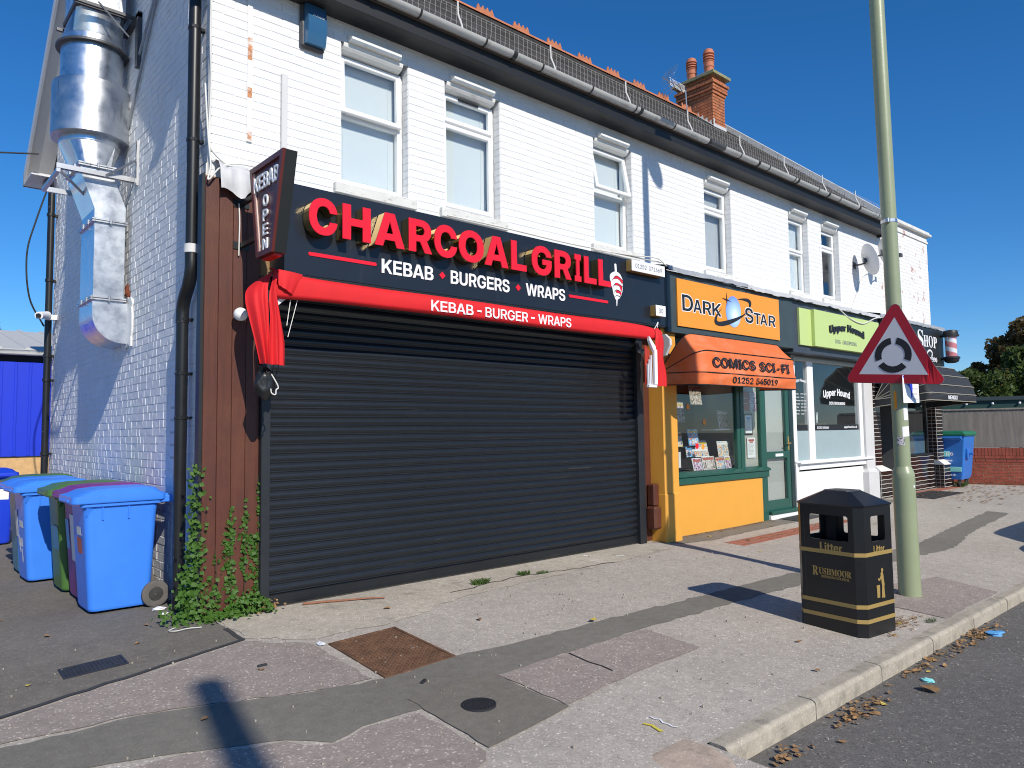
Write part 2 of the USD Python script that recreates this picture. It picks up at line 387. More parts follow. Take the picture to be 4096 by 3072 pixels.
mat('orange_board', (.84, .30, .022), .35, var=.02)
mat('orange_cloth', (.70, .15, .035), .6, var=.08, scale=3, tint=[((.72, .30, .17), .5, .75, 2.2, .7)])
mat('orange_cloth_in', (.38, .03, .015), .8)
mat('piping_black', (.015, .015, .015), .6)
mat('teal_fascia', (.045, .062, .064), .45, var=.12, scale=5)
mat('blue_fascia', (.045, .055, .072), .45, var=.12, scale=5)
mat('green_paint', (.018, .085, .062), .32, var=.08, scale=7)
mat('green_dark', (.010, .030, .030), .35, var=.1)
mat('lime_board', (.50, .62, .22), .4, var=.02)
mat('lime_edge', (.33, .40, .13), .5)
mat('white_joinery', (.80, .80, .78), .42, var=.02)
mat('grey_joinery', (.60, .59, .58), .5, var=.04)
mat('beige_panel', (.44, .43, .38), .5, var=.03)
mat('frost', (.30, .38, .39), .6, var=.04)
mat('tile_dark', (.020, .012, .011), .10, var=.2, spec=.6)
mat('grout', (.66, .64, .58), .8)
mat('awning_black', (.022, .024, .027), .75, var=.12, scale=8)
mat('awning_edge', (.40, .36, .28), .7)
mat('sage_post', (.275, .31, .185), .38, var=.06, scale=3, bump=.0008, bscale=35, spec=.5)
mat('sage_dark', (.13, .14, .085), .45)
mat('sign_red', (.42, .008, .022), .4, var=.04)
mat('sign_white', (.66, .66, .68), .45, var=.02)
mat('sign_back', (.22, .22, .23), .5, .3)
mat('litter_black', (.007, .007, .0075), .33, var=.2, scale=8, bump=.0004, bscale=180)
mat('bin_blue', (.045, .22, .80), .38, var=.05, scale=5, bump=.0006, bscale=120, tint=[((.30, .45, .75), .70, .76, 9.0, .4)])
mat('bin_darkblue', (.010, .045, .55), .38, var=.05, bump=.0006, bscale=120)
mat('bin_purple', (.17, .016, .20), .40, var=.1, scale=5, bump=.0006, bscale=120)
mat('bin_green', (.06, .15, .035), .42, var=.1, bump=.0006, bscale=120)
mat('bin_turq', (.045, .20, .29), .42, var=.1)
mat('rubber', (.035, .033, .031), .8, var=.2, scale=20)
mat('rubber_grey', (.11, .10, .09), .85, var=.15, scale=20)
mat('sticker', (.70, .70, .68), .5, var=.05)
mat('sticker_red', (.45, .10, .07), .5)
mat('sticker_blue', (.10, .33, .62), .5)
mat('euro_blue', (.025, .16, .52), .42, var=.05)
mat('euro_green', (.012, .15, .08), .45)
mat('euro_aqua', (.25, .66, .64), .5)
mat('cladding_blue', (.008, .035, .55), .42, var=.04)
mat('cladding_roof', (.46, .46, .45), .6, var=.06)
mat('buff_brick', (.58, .36, .16), .85, var=.18, scale=10)
mat('wall_brick', (.26, .055, .030), .85, var=.30, scale=6, bump=.002)
mat('wall_mortar', (.36, .24, .14), .9, var=.1)
mat('fence_wood', (.215, .19, .165), .85, var=.25, scale=2.2, bump=.002, bscale=20, stretch=(5, 5, .5), tint=[((.13, .11, .10), .55, .75, 3.0, .6, (1, 1, .3))])
mat('canopy_dark', (.025, .04, .045), .5)
mat('green_steel', (.012, .045, .035), .5)
mat('bark', (.07, .055, .04), .9, var=.3, scale=9, bump=.01, bscale=14)
mat('dead_leaf', (.30, .17, .07), .8, var=.35, scale=30)
mat('yellow_leaf', (.55, .42, .08), .7, var=.25, scale=30)
mat('yellow_paint', (.62, .52, .05), .8)
mat('dry_twig', (.26, .11, .06), .8, var=.2, scale=20)
mat('paper', (.75, .75, .76), .7)
mat('car_paint', (.10, .10, .11), .25, .4, coat=.5)

def leaf_mat(name, a, b, trans=.35):
    MAT[name] = usdkit.material(stage, f'/World/Looks/{name}', {
        'g': ('geometry', {}), 'n': ('noise_texture', {'scale': 1.3, 'detail': 4.0}), 'a': ('math', {'math_type': 'multiply_add', 'value2': .55}), 'k': ('math', {'math_type': 'multiply', 'value2': .55}),
        'r': ('rgb_ramp', {'ramp': [(0.15, a), (0.55, tuple((np.array(a) + np.array(b)) / 2)), (0.95, b)]}),
        'p': ('principled_bsdf', {'roughness': .55, 'specular_ior_level': .35}), 't': ('translucent_bsdf', {}), 'm': ('mix_closure', {'fac': trans})},
        [('g.position', 'n.vector'), ('n.fac', 'k.value1'), ('g.random_per_island', 'a.value1'), ('k.value', 'a.value3'), ('a.value', 'r.fac'), ('r.color', 'p.base_color'), ('r.color', 't.color'),
         ('p.BSDF', 'm.closure1'), ('t.BSDF', 'm.closure2')], surface='m.closure')
leaf_mat('leaf_ivy', (.06, .15, .02), (.24, .36, .07))
leaf_mat('leaf_green', (.05, .085, .016), (.20, .21, .045))
leaf_mat('leaf_autumn', (.09, .07, .022), (.30, .15, .05))
leaf_mat('leaf_far', (.05, .075, .02), (.13, .14, .04))
leaf_mat('grass_blade', (.05, .10, .02), (.18, .24, .05))

def glass_mat(name, tint=(1, 1, 1), rough=0.0, base=0.05, gain=0.95):
    """a thin sheet: clear, with a mirror that grows towards grazing view, the same from both sides"""
    MAT[name] = usdkit.material(stage, f'/World/Looks/{name}', {
        't': ('transparent_bsdf', {'color': tint}), 'g': ('glossy_bsdf', {'color': (1, 1, 1), 'roughness': rough}), 'f': ('layer_weight', {'blend': 0.5}),
        'e': ('math', {'math_type': 'power', 'value2': 5.0}), 'k': ('math', {'math_type': 'multiply_add', 'value2': gain, 'value3': base, 'use_clamp': True}), 'm': ('mix_closure', {})},
        [('f.facing', 'e.value1'), ('e.value', 'k.value1'), ('k.value', 'm.fac'), ('t.BSDF', 'm.closure1'), ('g.BSDF', 'm.closure2')], surface='m.closure')
glass_mat('pane', (.95, .975, .98), base=.06)
glass_mat('shop_pane', (.93, .95, .94), base=.045)
glass_mat('tube_glass', (.95, .96, .98))
# prints made of procedural patches: comic covers, an alarm box cover with a pale top
def cover_mat(name, cols, seed, scale=14.0):
    MAT[name] = usdkit.material(stage, f'/World/Looks/{name}', {
        'g': ('geometry', {}), 'o': ('vector_math', {'math_type': 'add', 'vector2': (seed * 3.1, seed * 1.7, seed * 2.3)}), 'v': ('noise_texture', {'scale': scale, 'detail': 3.0, 'distortion': 2.0}),
        'r': ('rgb_ramp', {'ramp': [(.25 + .5 * i / len(cols), c) for i, c in enumerate(cols)], 'interpolate': False}), 'p': ('principled_bsdf', {'roughness': .25})},
        [('g.position', 'o.vector1'), ('o.vector', 'v.vector'), ('v.fac', 'r.fac'), ('r.color', 'p.base_color')], surface='p.BSDF')
_pal = [[(.02, .05, .25), (.05, .35, .75), (.75, .80, .80), (.60, .05, .06), (.8, .6, .1)], [(.5, .05, .05), (.75, .4, .2), (.8, .75, .6), (.1, .3, .6), (.03, .03, .08)],
        [(.05, .03, .05), (.3, .08, .2), (.55, .4, .5), (.75, .75, .75), (.1, .15, .3)], [(.04, .04, .04), (.25, .18, .15), (.5, .42, .35), (.75, .72, .68), (.3, .05, .05)]]
for i, c in enumerate(_pal): cover_mat(f'cover_{"abcd"[i]}', c, i + 1)
MAT['planet'] = usdkit.material(stage, '/World/Looks/planet', {
    'g': ('geometry', {}), 's': ('vector_math', {'math_type': 'distance', 'vector2': (10.62, 6.43, 3.47)}), 'r': ('rgb_ramp', {'ramp': [(0, (.9, .95, 1)), (.12, (.45, .65, .95)), (.36, (.05, .16, .68))]}),
    'p': ('principled_bsdf', {'roughness': .4})}, [('g.position', 's.vector1'), ('s.value', 'r.fac'), ('r.color', 'p.base_color')], surface='p.BSDF')
mat('alarm_blue', (.03, .105, .21), .22, var=.03, spec=.6)
# ------------------------------------------------------------------ the ground
KY, KF = 2.475, 2.355            # back and front edge of the kerb
KX0 = 3.64                       # the kerb begins here; left of it the pavement runs down onto the road
def struct(name, mesh, m, parent=None, **k):
    return obj(name, mesh, m, parent, kind='structure' if parent is None else None, **k)

# one sheet to the horizon, then the road, then the pavement
struct('ground', sheet(sbox(-400, -400, 400, 400), -.60), 'tarmac_yard')
def road_z(x, y):
    return -.265 - .012 * np.clip(2.4 - np.asarray(y, float), 0, 3)
xs = np.concatenate([np.linspace(-70, -3, 12), np.linspace(-2, 14, 40), np.linspace(15, 80, 14)]); ys = np.concatenate([np.linspace(-10, -2, 6), np.linspace(-1.5, 2.44, 18)])
X, Y = np.meshgrid(xs, ys); Z = road_z(X, Y) - .004 * np.sin(X * 1.3) * np.cos(Y * 2.1)
lip = np.clip((KX0 - .15 - X) / .6, 0, 1)                                   # the dropped part at the left
nx, ny = len(xs), len(ys); q = np.arange(nx * ny).reshape(ny, nx)
F = np.concatenate([np.stack([q[:-1, :-1], q[:-1, 1:], q[1:, 1:]], -1).reshape(-1, 3), np.stack([q[:-1, :-1], q[1:, 1:], q[1:, :-1]], -1).reshape(-1, 3)])
struct('road', M3(np.stack([X, Y, Z], -1).reshape(-1, 3), F), 'road', smooth=True)
# pavement: a grid that follows the fall; left of the kerb it dips to meet the road
def pave_z(x, y):
    z = gz(x, y); d = np.clip((2.62 - y) / 1.6, 0, 1) * np.clip((KX0 + .05 - x) / .35, 0, 1)
    return z - .11 * d
ys2 = np.concatenate([np.linspace(KY, 6.75, 20), np.linspace(7.2, 40, 16)])
X, Y = np.meshgrid(np.unique(np.concatenate([np.linspace(-30, 0, 10), np.linspace(0, 10, 42), np.linspace(10, 24, 30), np.linspace(25, 90, 14)])), ys2)
ny, nx = X.shape; q = np.arange(nx * ny).reshape(ny, nx)
F = np.concatenate([np.stack([q[:-1, :-1], q[:-1, 1:], q[1:, 1:]], -1).reshape(-1, 3), np.stack([q[:-1, :-1], q[1:, 1:], q[1:, :-1]], -1).reshape(-1, 3)])
struct('pavement', M3(np.stack([X, Y, pave_z(X, Y)], -1).reshape(-1, 3), F), 'pavement', smooth=True)
xs = np.linspace(-12, KX0 - .005, 36); ys = np.linspace(.2, KY + .002, 10); X, Y = np.meshgrid(xs, ys)
ny, nx = X.shape; q = np.arange(nx * ny).reshape(ny, nx)
F = np.concatenate([np.stack([q[:-1, :-1], q[:-1, 1:], q[1:, 1:]], -1).reshape(-1, 3), np.stack([q[:-1, :-1], q[1:, 1:], q[1:, :-1]], -1).reshape(-1, 3)])
struct('pavement_crossover', M3(np.stack([X, Y, pave_z(X, Y) + .001], -1).reshape(-1, 3), F), 'pavement', smooth=True)

def rough(pts, amp=.012, step=.10, seed=1, closed=True):
    """an outline with the small wobble of a cut or hand-laid edge"""
    r = np.random.default_rng(seed); P = [np.array(p, float) for p in pts]; out = []
    for a, b in zip(P, P[1:] + ([P[0]] if closed else [])):
        n = max(1, int(np.linalg.norm(b - a) / step))
        for i in range(n): out.append(a + (b - a) * i / n + (r.normal(0, amp, 2) if i else 0))
    return out
def patch(name, pts, m, dz, amp=.010, seed=1):
    g = Polygon(rough(pts, amp, seed=seed)).buffer(0)
    return struct(name, ground_sheet(g, dz), m)
yard = [(-14, 40), (-14, 2.2), (-3.0, 3.6), (-.6, 4.72), (.35, 5.30), (.95, 5.50), (2.37, 5.98), (2.39, 6.55), (2.39, 40)]
patch('side_yard', yard, 'tarmac_yard', .004, .008, 3)
patch('forecourt', [(2.40, 6.00), (2.84, 5.62), (3.55, 5.62), (4.6, 5.95), (6.3, 6.05), (8.4, 6.2), (8.6, 6.85), (2.40, 6.85)], 'pavement_buff', .004, .02, 4)
line = LineString(rough([(.30, 5.29), (.95, 5.50), (2.37, 5.975), (2.385, 6.50)], .006, .12, 5, False)).buffer(.021, cap_style='flat')
struct('sealed_joint', ground_sheet(line, .008), 'sealant')
strip = [(-.4, 4.55), (.55, 4.93), (1.30, 4.93), (1.75, 4.80), (2.29, 4.60), (2.80, 4.50), (3.42, 4.56), (4.0, 4.51), (5.4, 4.48), (7.7, 4.40), (9.6, 4.30), (11.4, 4.16), (13.2, 4.30), (16, 4.5),
         (16, 4.15), (13.2, 3.95), (11.6, 3.70), (9.6, 3.92), (7.6, 4.02), (6.53, 4.08), (5.1, 4.10), (4.0, 4.06), (2.71, 3.90), (2.27, 3.92), (2.04, 3.84), (1.85, 4.04), (1.35, 4.26), (.9, 4.40), (.2, 4.3)]
patch('trench_reinstatement', strip, 'tarmac_smooth', .004, .012, 6)
patch('cover_surround', [(2.70, 4.085), (3.42, 4.125), (3.415, 3.33), (3.05, 3.27), (2.66, 3.22)], 'tarmac_patch', .008, .006, 7)
patch('pavement_panel', [(3.43, 4.045), (4.25, 4.06), (5.14, 4.085), (5.06, 3.48), (4.2, 3.45), (3.42, 3.36)], 'pavement_pink', .006, .008, 8)
struct('panel_joint', ground_sheet(LineString(rough([(4.15, 4.04), (4.10, 3.46)], .008, .1, 9, False)).buffer(.007), .010), 'joint_black')
patch('pavement_pink_left', [(.9, 5.44), (2.36, 5.93), (2.75, 5.55), (2.72, 4.56), (2.29, 4.62), (1.75, 4.82), (1.30, 4.95), (.62, 5.0), (.3, 5.2)], 'pavement_pink', .005, .015, 10)
patch('pavement_pink_front', [(.4, 4.25), (1.35, 4.23), (1.85, 4.02), (2.04, 3.82), (2.27, 3.90), (2.64, 3.86), (2.62, 3.2), (2.0, 2.8), (.6, 2.9), (-.6, 3.6)], 'pavement_pink', .005, .02, 11)
patch('pavement_pink_post', [(7.62, 3.25), (8.63, 3.37), (9.4, 3.2), (9.1, 2.50), (7.54, 2.50)], 'pavement_pink', .005, .006, 12)
patch('tarmac_by_shop', [(8.65, 6.72), (8.9, 6.35), (9.6, 6.25), (10.6, 6.32), (12.0, 6.32), (14.5, 6.3), (16.5, 6.2), (16.5, 6.85), (9.3, 6.85)], 'tarmac_smooth', .004, .015, 13)
# bands of red pavers
def paver_strip(name, x0, x1, y0, y1, seed):
    s = UsdGeom.Xform.Define(stage, numbered('/World', name)); tag(s, kind='structure'); r = np.random.default_rng(seed); x = x0; i = 0
    while x < x1 - .05:
        rows = max(1, round((y1 - y0) / .105))
        for k in range(rows):
            a = y0 + (y1 - y0) * k / rows; z = float(gz(x + .1, a)); h = .006 + r.uniform(0, .004)
            obj('paver', bbox(x + .004, x + .206, a + .003, a + (y1 - y0) / rows - .003, z - .03, z + h, .003), 'red_paver', s)
        x += .21; i += 1
paver_strip('paver_strip', 9.45, 12.9, 5.70, 6.02, 3)
paver_strip('paver_strip', 17.2, 20.9, 6.40, 6.72, 4)

# the kerb: each stone a piece, with a rounded nose; the first is a worn pink quadrant stone
kerb = UsdGeom.Xform.Define(stage, '/World/kerb'); tag(kerb, kind='structure')
def kerb_stone(x0, x1, m, name='kerb_stone', dz=0.0):
    r = .035; prof = [(KY, -.45), (KY, 0.0)] + [(KF + r - r * math.sin(t) , -r + r * math.cos(t)) for t in np.linspace(0, math.pi / 2 * .92, 6)] + [(KF - .004, -.45)]
    V, F = [], []; n = len(prof); cols = np.linspace(x0 + .004, x1 - .004, 5)
    for c in cols:
        j = rng.normal(0, .0016, (n, 2))
        V += [(c, p[0] + j[k, 0] * (0 < k), p[1] + float(gz(c, KY)) + .004 + dz + j[k, 1]) for k, p in enumerate(prof)]
    for i in range(len(cols) - 1):
        for k in range(n):
            a, b = i * n + k, i * n + (k + 1) % n; F += [[a, b, b + n], [a, b + n, a + n]]
    F += [[0, k + 1, k] for k in range(1, n - 1)] + [[(len(cols) - 1) * n, (len(cols) - 1) * n + k, (len(cols) - 1) * n + k + 1] for k in range(1, n - 1)]
    return obj(name, M3(V, np.array(F)[:, ::-1]), m, kerb, smooth=40)
x = KX0 + .02
for i in range(26):
    kerb_stone(x, x + 1.033, 'kerb', dz=rng.normal(0, .002)); x += 1.036
q = [(3.29, 2.64), (3.645, 2.645), (3.655, 2.42), (3.60, 2.27), (3.50, 2.16), (3.36, 2.10), (3.24, 2.18), (3.20, 2.40), (3.22, 2.58)]
g = Polygon(q).buffer(-.035).buffer(.035); V = []
for (px, py) in np.asarray(g.exterior.coords)[:-1]: V.append((px, py, -.45))
for (px, py) in np.asarray(g.exterior.coords)[:-1]: V.append((px, py, -.205))
for (px, py) in np.asarray(g.buffer(-.012).exterior.coords)[:-1]: V.append((px, py, -.168))
for (px, py) in np.asarray(g.buffer(-.045).exterior.coords)[:-1]: V.append((px, py, -.148))
obj('quadrant_stone', hull(V), 'kerb_pink', kerb, smooth=50)
for i, (x0, x1) in enumerate([(2.15, 3.19)]):
    obj('kerb_stone', hull([(x0, 2.28, -.5), (x1, 2.28, -.5), (x0, 2.40, -.5), (x1, 2.40, -.5), (x0, 2.28, -.262), (x1, 2.28, -.262), (x0, 2.40, -.248), (x1, 2.40, -.248)]), 'kerb', kerb)
# ------------------------------------------------------------------ the terrace: one building, its walls of single painted bricks
XS, YW, XE, YB = 2.36, 6.85, 20.65, 14.20           # side wall, front wall, far end, back wall
ZE = 6.25                                             # eaves
RY, RZ = 10.75, 9.84                                  # ridge
XR = 17.60                                            # the pitched roof ends here; the flat-roofed end goes on to XE
bld = thing('terrace_building', 'white painted two-storey brick terrace with slate roof, shops along its ground floor', 'building')
OPEN = [(3.72, 4.575), (5.09, 5.955), (7.72, 8.58), (10.48, 11.295), (13.33, 14.12), (14.69, 15.49)]
WZ0, WZ1 = 4.26, 5.855
# front wall slab above the shopfronts, with real openings
g = sbox(XS + .02, 4.0 - .75, XR + .35, 6.20).union(sbox(XR + .3, 3.25, XE, 6.56))
for a, b in OPEN: g = g.difference(sbox(a, WZ0, b, WZ1))
fw = obj('front_wall', front(extrude(g, .24), 0, YW + .248, 0), 'paint_backing', bld)
# side wall slab: gable
gable = Polygon([(-YB, -.1), (-YB, ZE - .05), (-RY, RZ - .22), (-YW - .25, ZE + .0), (-YW - .25, -.1)])
sw = obj('side_wall', left(extrude(gable, .24), XS + .248, 0, 0), 'paint_backing', bld)
obj('back_wall', box(XS + .25, XE, YB - .2, YB, -.1, ZE + .6), 'white_paint', bld)
obj('end_wall', [box(XE - .25, XE, YW + .25, YB - .2, -.1, 6.56), box(XR + .05, XR + .30, YW + .25, YB, ZE - .3, ZE + .25)], 'white_peeling', bld)
obj('floor', [box(XS + .25, XE - .25, YW + .25, YB - .2, 3.3, 3.5), box(XR + .3, XE - .25, YW + .25, YB - .2, 6.0, 6.2)], 'room', bld)
for xx in (6.7, 9.6, 12.4): obj('partition', box(xx, xx + .1, YW + .25, YB - .2, 3.5, ZE), 'room', bld)

def brick(u0, u1, v0, v1, d, kind, r, base):
    """one brick face proud of the wall; kind 'F' front wall, 'S' side wall"""
    o = .003; j = lambda s: r.uniform(-s, s)
    dd = d + r.uniform(0, .0030 if kind == 'S' else .0016)
    f = [(u0 + o + j(.003), v0 + o + j(.002)), (u1 - o + j(.003), v0 + o + j(.002)), (u1 - o + j(.003), v1 - o + j(.002)), (u0 + o + j(.003), v1 - o + j(.002))]
    b = [(u0, v0 + .001), (u1, v0 + .001), (u1, v1 - .001), (u0, v1 - .001)]
    dep = [dd + j(.0018 if kind == 'S' else .0007) for _ in range(4)]
    if kind == 'F': P = [(u, base, v) for u, v in b] + [(u, base - t, v) for (u, v), t in zip(f, dep)]
    else: P = [(base, u, v) for u, v in b] + [(base - t, u, v) for (u, v), t in zip(f, dep)]
    F = [[4, 5, 6], [4, 6, 7]]
    for i in range(4):
        k = (i + 1) % 4; F += [[i, k, 4 + k], [i, 4 + k, 4 + i]]
    F = np.array(F)
    if kind == 'S': F = F[:, ::-1]
    return M3(P, F)

COURSE = .0858
def lay(kind, u0, u1, v0, v1, holes, r, d, base, mix=False, jog=.003):
    """courses of bricks between u0 and u1, cut round the holes; returns (mesh, centre)"""
    out = []; n = int(math.ceil((v1 - v0) / COURSE)); top = v1
    for c in range(n):
        b = v0 + c * COURSE + .003; t = min(v0 + (c + 1) * COURSE - .003, top)
        if t - b < .02: continue
        zc = (b + t) / 2; spans = [(u0, u1)]
        for (ha, hb, hz0, hz1) in holes:
            if hz0 < zc < hz1:
                nxt = []
                for a, e in spans:
                    if hb <= a or ha >= e: nxt.append((a, e)); continue
                    if ha > a: nxt.append((a, ha))
                    if hb < e: nxt.append((hb, e))
                spans = nxt
        for a, e in spans:
            x = a; first = .115 if c % 2 else .232
            k = 0
            while x < e - .012:
                L = first if k == 0 else (.234 if not mix else (.234 if r.random() < .55 else .117))
                w = r.normal(0, jog); y1 = min(x + L + w, e)
                if e - y1 < .045: y1 = e
                out.append((brick(x + .003, y1 - .003, b + r.normal(0, .0012), t + r.normal(0, .0012), d, kind, r, base), ((x + y1) / 2, zc)))
                x = y1; k += 1
    return out

def place_bricks(parent, lst, m, dist, nmax):
    """the bricks nearest the eye are pieces of their own, the rest one part"""
    if nmax:
        order = np.argsort([dist(c) for _, c in lst]); near = set(order[:nmax].tolist())
    else: near = set()
    for i, (b, c) in enumerate(lst):
        if i in near: obj('brick', b, m(c) if callable(m) else m, parent)
    groups = {}
    for i, (b, c) in enumerate(lst):
        if i not in near: groups.setdefault(m(c) if callable(m) else m, []).append(b)
    for k, v in groups.items(): obj('brickwork', v, k, parent, kind='stuff')

r = np.random.default_rng(11)
fl = lay('F', XS, XR + .02, 4.02, 6.19, [(a, b, WZ0, WZ1) for a, b in OPEN], r, .0030, YW + .0075)
fl2 = lay('F', XR + .02, XE, 4.02, 6.52, [], r, .0030, YW + .0075)
place_bricks(fw, fl, 'white_paint', lambda c: (c[0]) ** 2 + YW ** 2 + (c[1] - 1.6) ** 2, 150)
place_bricks(fw, fl2, 'white_peeling', None, 0)
r = np.random.default_rng(12)
sl = []
for (b, c) in lay('S', YW, YB, 0.0, ZE - .02, [], r, .0055, XS + .0105, True, .006): sl.append((b, c))
n = 0
for c in range(42):                                            # the gable above the eaves
    z = ZE - .02 + c * COURSE; ins = (z - ZE + .22) / ((RZ - ZE) / (RY - 6.5)) if z > ZE else 0
    lo, hi = max(YW, 6.6 + ins), min(YB, 14.9 - ins)
    if hi - lo > .2: sl += lay('S', lo, hi, z, z + COURSE, [], r, .0055, XS + .0105, True, .006)
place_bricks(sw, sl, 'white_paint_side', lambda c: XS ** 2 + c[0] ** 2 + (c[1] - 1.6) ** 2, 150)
# brick reveals at the openings, the concrete hood and the sill
for i, (a, b) in enumerate(OPEN):
    win = UsdGeom.Xform.Define(stage, numbered(pth(bld), 'window'))
    tag(win, ['leftmost upstairs window, top sash open a crack', 'second upstairs window from the left, with a small toplight', 'third upstairs window, its upper pane tilted open',
              'fourth upstairs window, dark blind behind it', 'fifth upstairs window, two equal panes', 'last upstairs window, beside the satellite dishes'][i])
    for xx, s in ((a, 1), (b, -1)):
        rev = []
        for c in range(int((WZ1 - WZ0) / COURSE)):
            z = WZ0 + c * COURSE + .01
            w = .112 if (c % 2) else .10
            rev.append(box(xx - .002 if s > 0 else xx - .006, xx + .006 if s > 0 else xx + .002, YW + .012, YW + .006 + w, z + .004, z + COURSE - .005))
        obj('reveal', rev, 'white_paint', win)
    YFm = 6.985; fr, w = [], .055
    l, rr_, z0, z1 = a + .012, b - .012, WZ0 + .05, WZ1 - .10
    fr += [bbox(l, l + w, YFm, YFm + .07, z0, z1), bbox(rr_ - w, rr_, YFm, YFm + .07, z0, z1), bbox(l + w, rr_ - w, YFm + .001, YFm + .07, z1 - w, z1), bbox(l + w, rr_ - w, YFm + .001, YFm + .07, z0, z0 + w)]
    fr += [bbox(a - .002, l, YFm + .015, YFm + .07, z0, z1, .002), bbox(rr_, b + .002, YFm + .015, YFm + .07, z0, z1, .002), bbox(l - .01, rr_ + .01, YFm - .035, YFm + .06, WZ0 + .005, z0 - .002, .008)]
    equal = i in (0, 2, 4)
    zt = 5.09 if equal else 5.375
    fr += [bbox(l + w, rr_ - w, YFm + .001, YFm + .07, zt - .03, zt + .03)]
    obj('frame', fr, 'upvc', win)
    def sash(x0, x1, y, zz0, zz1, wd=.058, tilt=0.0, nm='sash'):
        parts = [bbox(x0, x0 + wd, y - .028, y + .03, zz0, zz1, .010), bbox(x1 - wd, x1, y - .028, y + .03, zz0, zz1, .010), bbox(x0 + wd - .004, x1 - wd + .004, y - .027, y + .029, zz1 - wd, zz1, .010), bbox(x0 + wd - .004, x1 - wd + .004, y - .027, y + .029, zz0, zz0 + wd, .010)]
        gl = box(x0 + wd - .004, x1 - wd + .004, y - .004, y + .004, zz0 + wd - .004, zz1 - wd + .004)
        s = cat_(parts)
        if tilt:
            T = rotx(tilt)
            s = xf(xf(s, t=(0, -y, -zz1)), T, (0, y, zz1)); gl = xf(xf(gl, t=(0, -y, -zz1)), T, (0, y, zz1))
        obj(nm, s, 'upvc', win); obj('pane', gl, 'pane', win)
    if i == 0: sash(l + .03, rr_ - .03, YFm, zt + .0, z1 - .025, tilt=math.radians(-3.0))
    elif i == 2: sash(l + .03, rr_ - .03, YFm, zt + .0, z1 - .025, tilt=math.radians(-11.0))
    elif equal: sash(l + .03, rr_ - .03, YFm, zt + .012, z1 - .025)
    else: sash(l + .03, rr_ - .03, YFm, zt + .012, z1 - .025)
    if equal:
        obj('pane', box(l + w - .01, rr_ - w + .01, YFm + .03, YFm + .037, z0 + w - .01, zt - .02), 'pane', win)
    else: sash(l + .03, rr_ - .03, YFm, z0 + .025, zt - .012)
    if i == 1: obj('trickle_vent', bbox((a + b) / 2 - .16, (a + b) / 2 + .16, YFm - .05, YFm - .026, z1 - .062, z1 - .038), 'dark_frame', win)
    # venetian blind: single slats; the fourth and the last windows are darker inside
    sl_ = []
    yb = YFm + .10
    if i != 5:
        zz = z0 + .05
        while zz < z1 - .02:
            sl_.append(hexa([(l + .03, yb - .004, zz - .004), (rr_ - .03, yb - .004, zz - .004), (rr_ - .03, yb + .002, zz + .0235), (l + .03, yb + .002, zz + .0235),
                             (l + .03, yb - .0035, zz - .0025), (rr_ - .03, yb - .0035, zz - .0025), (rr_ - .03, yb + .0025, zz + .025), (l + .03, yb + .0025, zz + .025)])); zz += .0215
        for xx in (l + .13, rr_ - .13): sl_.append(box(xx - .002, xx + .002, yb - .012, yb - .010, z0 + .05, z1))
        obj('blind', sl_, 'blind' if i != 3 else 'grey_joinery', win)
    else:
        cv = []
        for k in range(7):
            x0 = l + .05 + k * .045; cv.append(tube([(x0, yb + .03 + .012 * (k % 2), z0), (x0 + .008, yb + .03 + .012 * (k % 2), z1)], .024, 6, False))
        obj('curtain', cv, 'blind', win)
    # moulded hood: a cove in the opening and a shelf above it
    hx0, hx1 = a + .075, b - .13
    prof = [(YW + .02, WZ1 - .02), (YW - .055, WZ1 - .022), (YW - .082, WZ1 - .005), (YW - .082, WZ1 + .022), (YW - .05, WZ1 + .030), (YW - .05, WZ1 + .046), (YW + .02, WZ1 + .05)]
    def run(prof, x0, x1, e=.0):
        n = len(prof); V = [(x0 + (e if k in (2, 3) else 0), p[0], p[1]) for k, p in enumerate(prof)] + [(x1 - (e if k in (2, 3) else 0), p[0], p[1]) for k, p in enumerate(prof)]
        F = [[k, (k + 1) % n, n + (k + 1) % n] for k in range(n)] + [[k, n + (k + 1) % n, n + k] for k in range(n)]
        F += [[0, k + 1, k] for k in range(1, n - 1)] + [[n, n + k, n + k + 1] for k in range(1, n - 1)]
        return M3(V, np.array(F))
    cove = [(YW + .135, WZ1 - .115), (YW + .075, WZ1 - .112), (YW + .03, WZ1 - .098), (YW + .004, WZ1 - .07), (YW - .006, WZ1 - .04), (YW - .006, WZ1 - .021), (YW + .135, WZ1 - .02)]
    obj('hood', [run(prof, hx0, hx1, .012), run(cove, a + .03, b - .075), run([(YW + .02, WZ1 - .02), (YW + .005, WZ1 - .02), (YW + .005, WZ1 - .002), (YW + .02, WZ1 - .002)], a + .02, b - .03)], 'hood_paint', win)
    obj('window_sill', bbox(a - .09, b + .075, YW - .055, YW + .16, WZ0 - .115, WZ0 + .002, .008), 'sill_paint', win)
    # a dim room behind each window
    obj('room_back', box(a - .3, b + .3, 8.6, 8.65, 3.52, ZE - .1), 'room_grey', win)
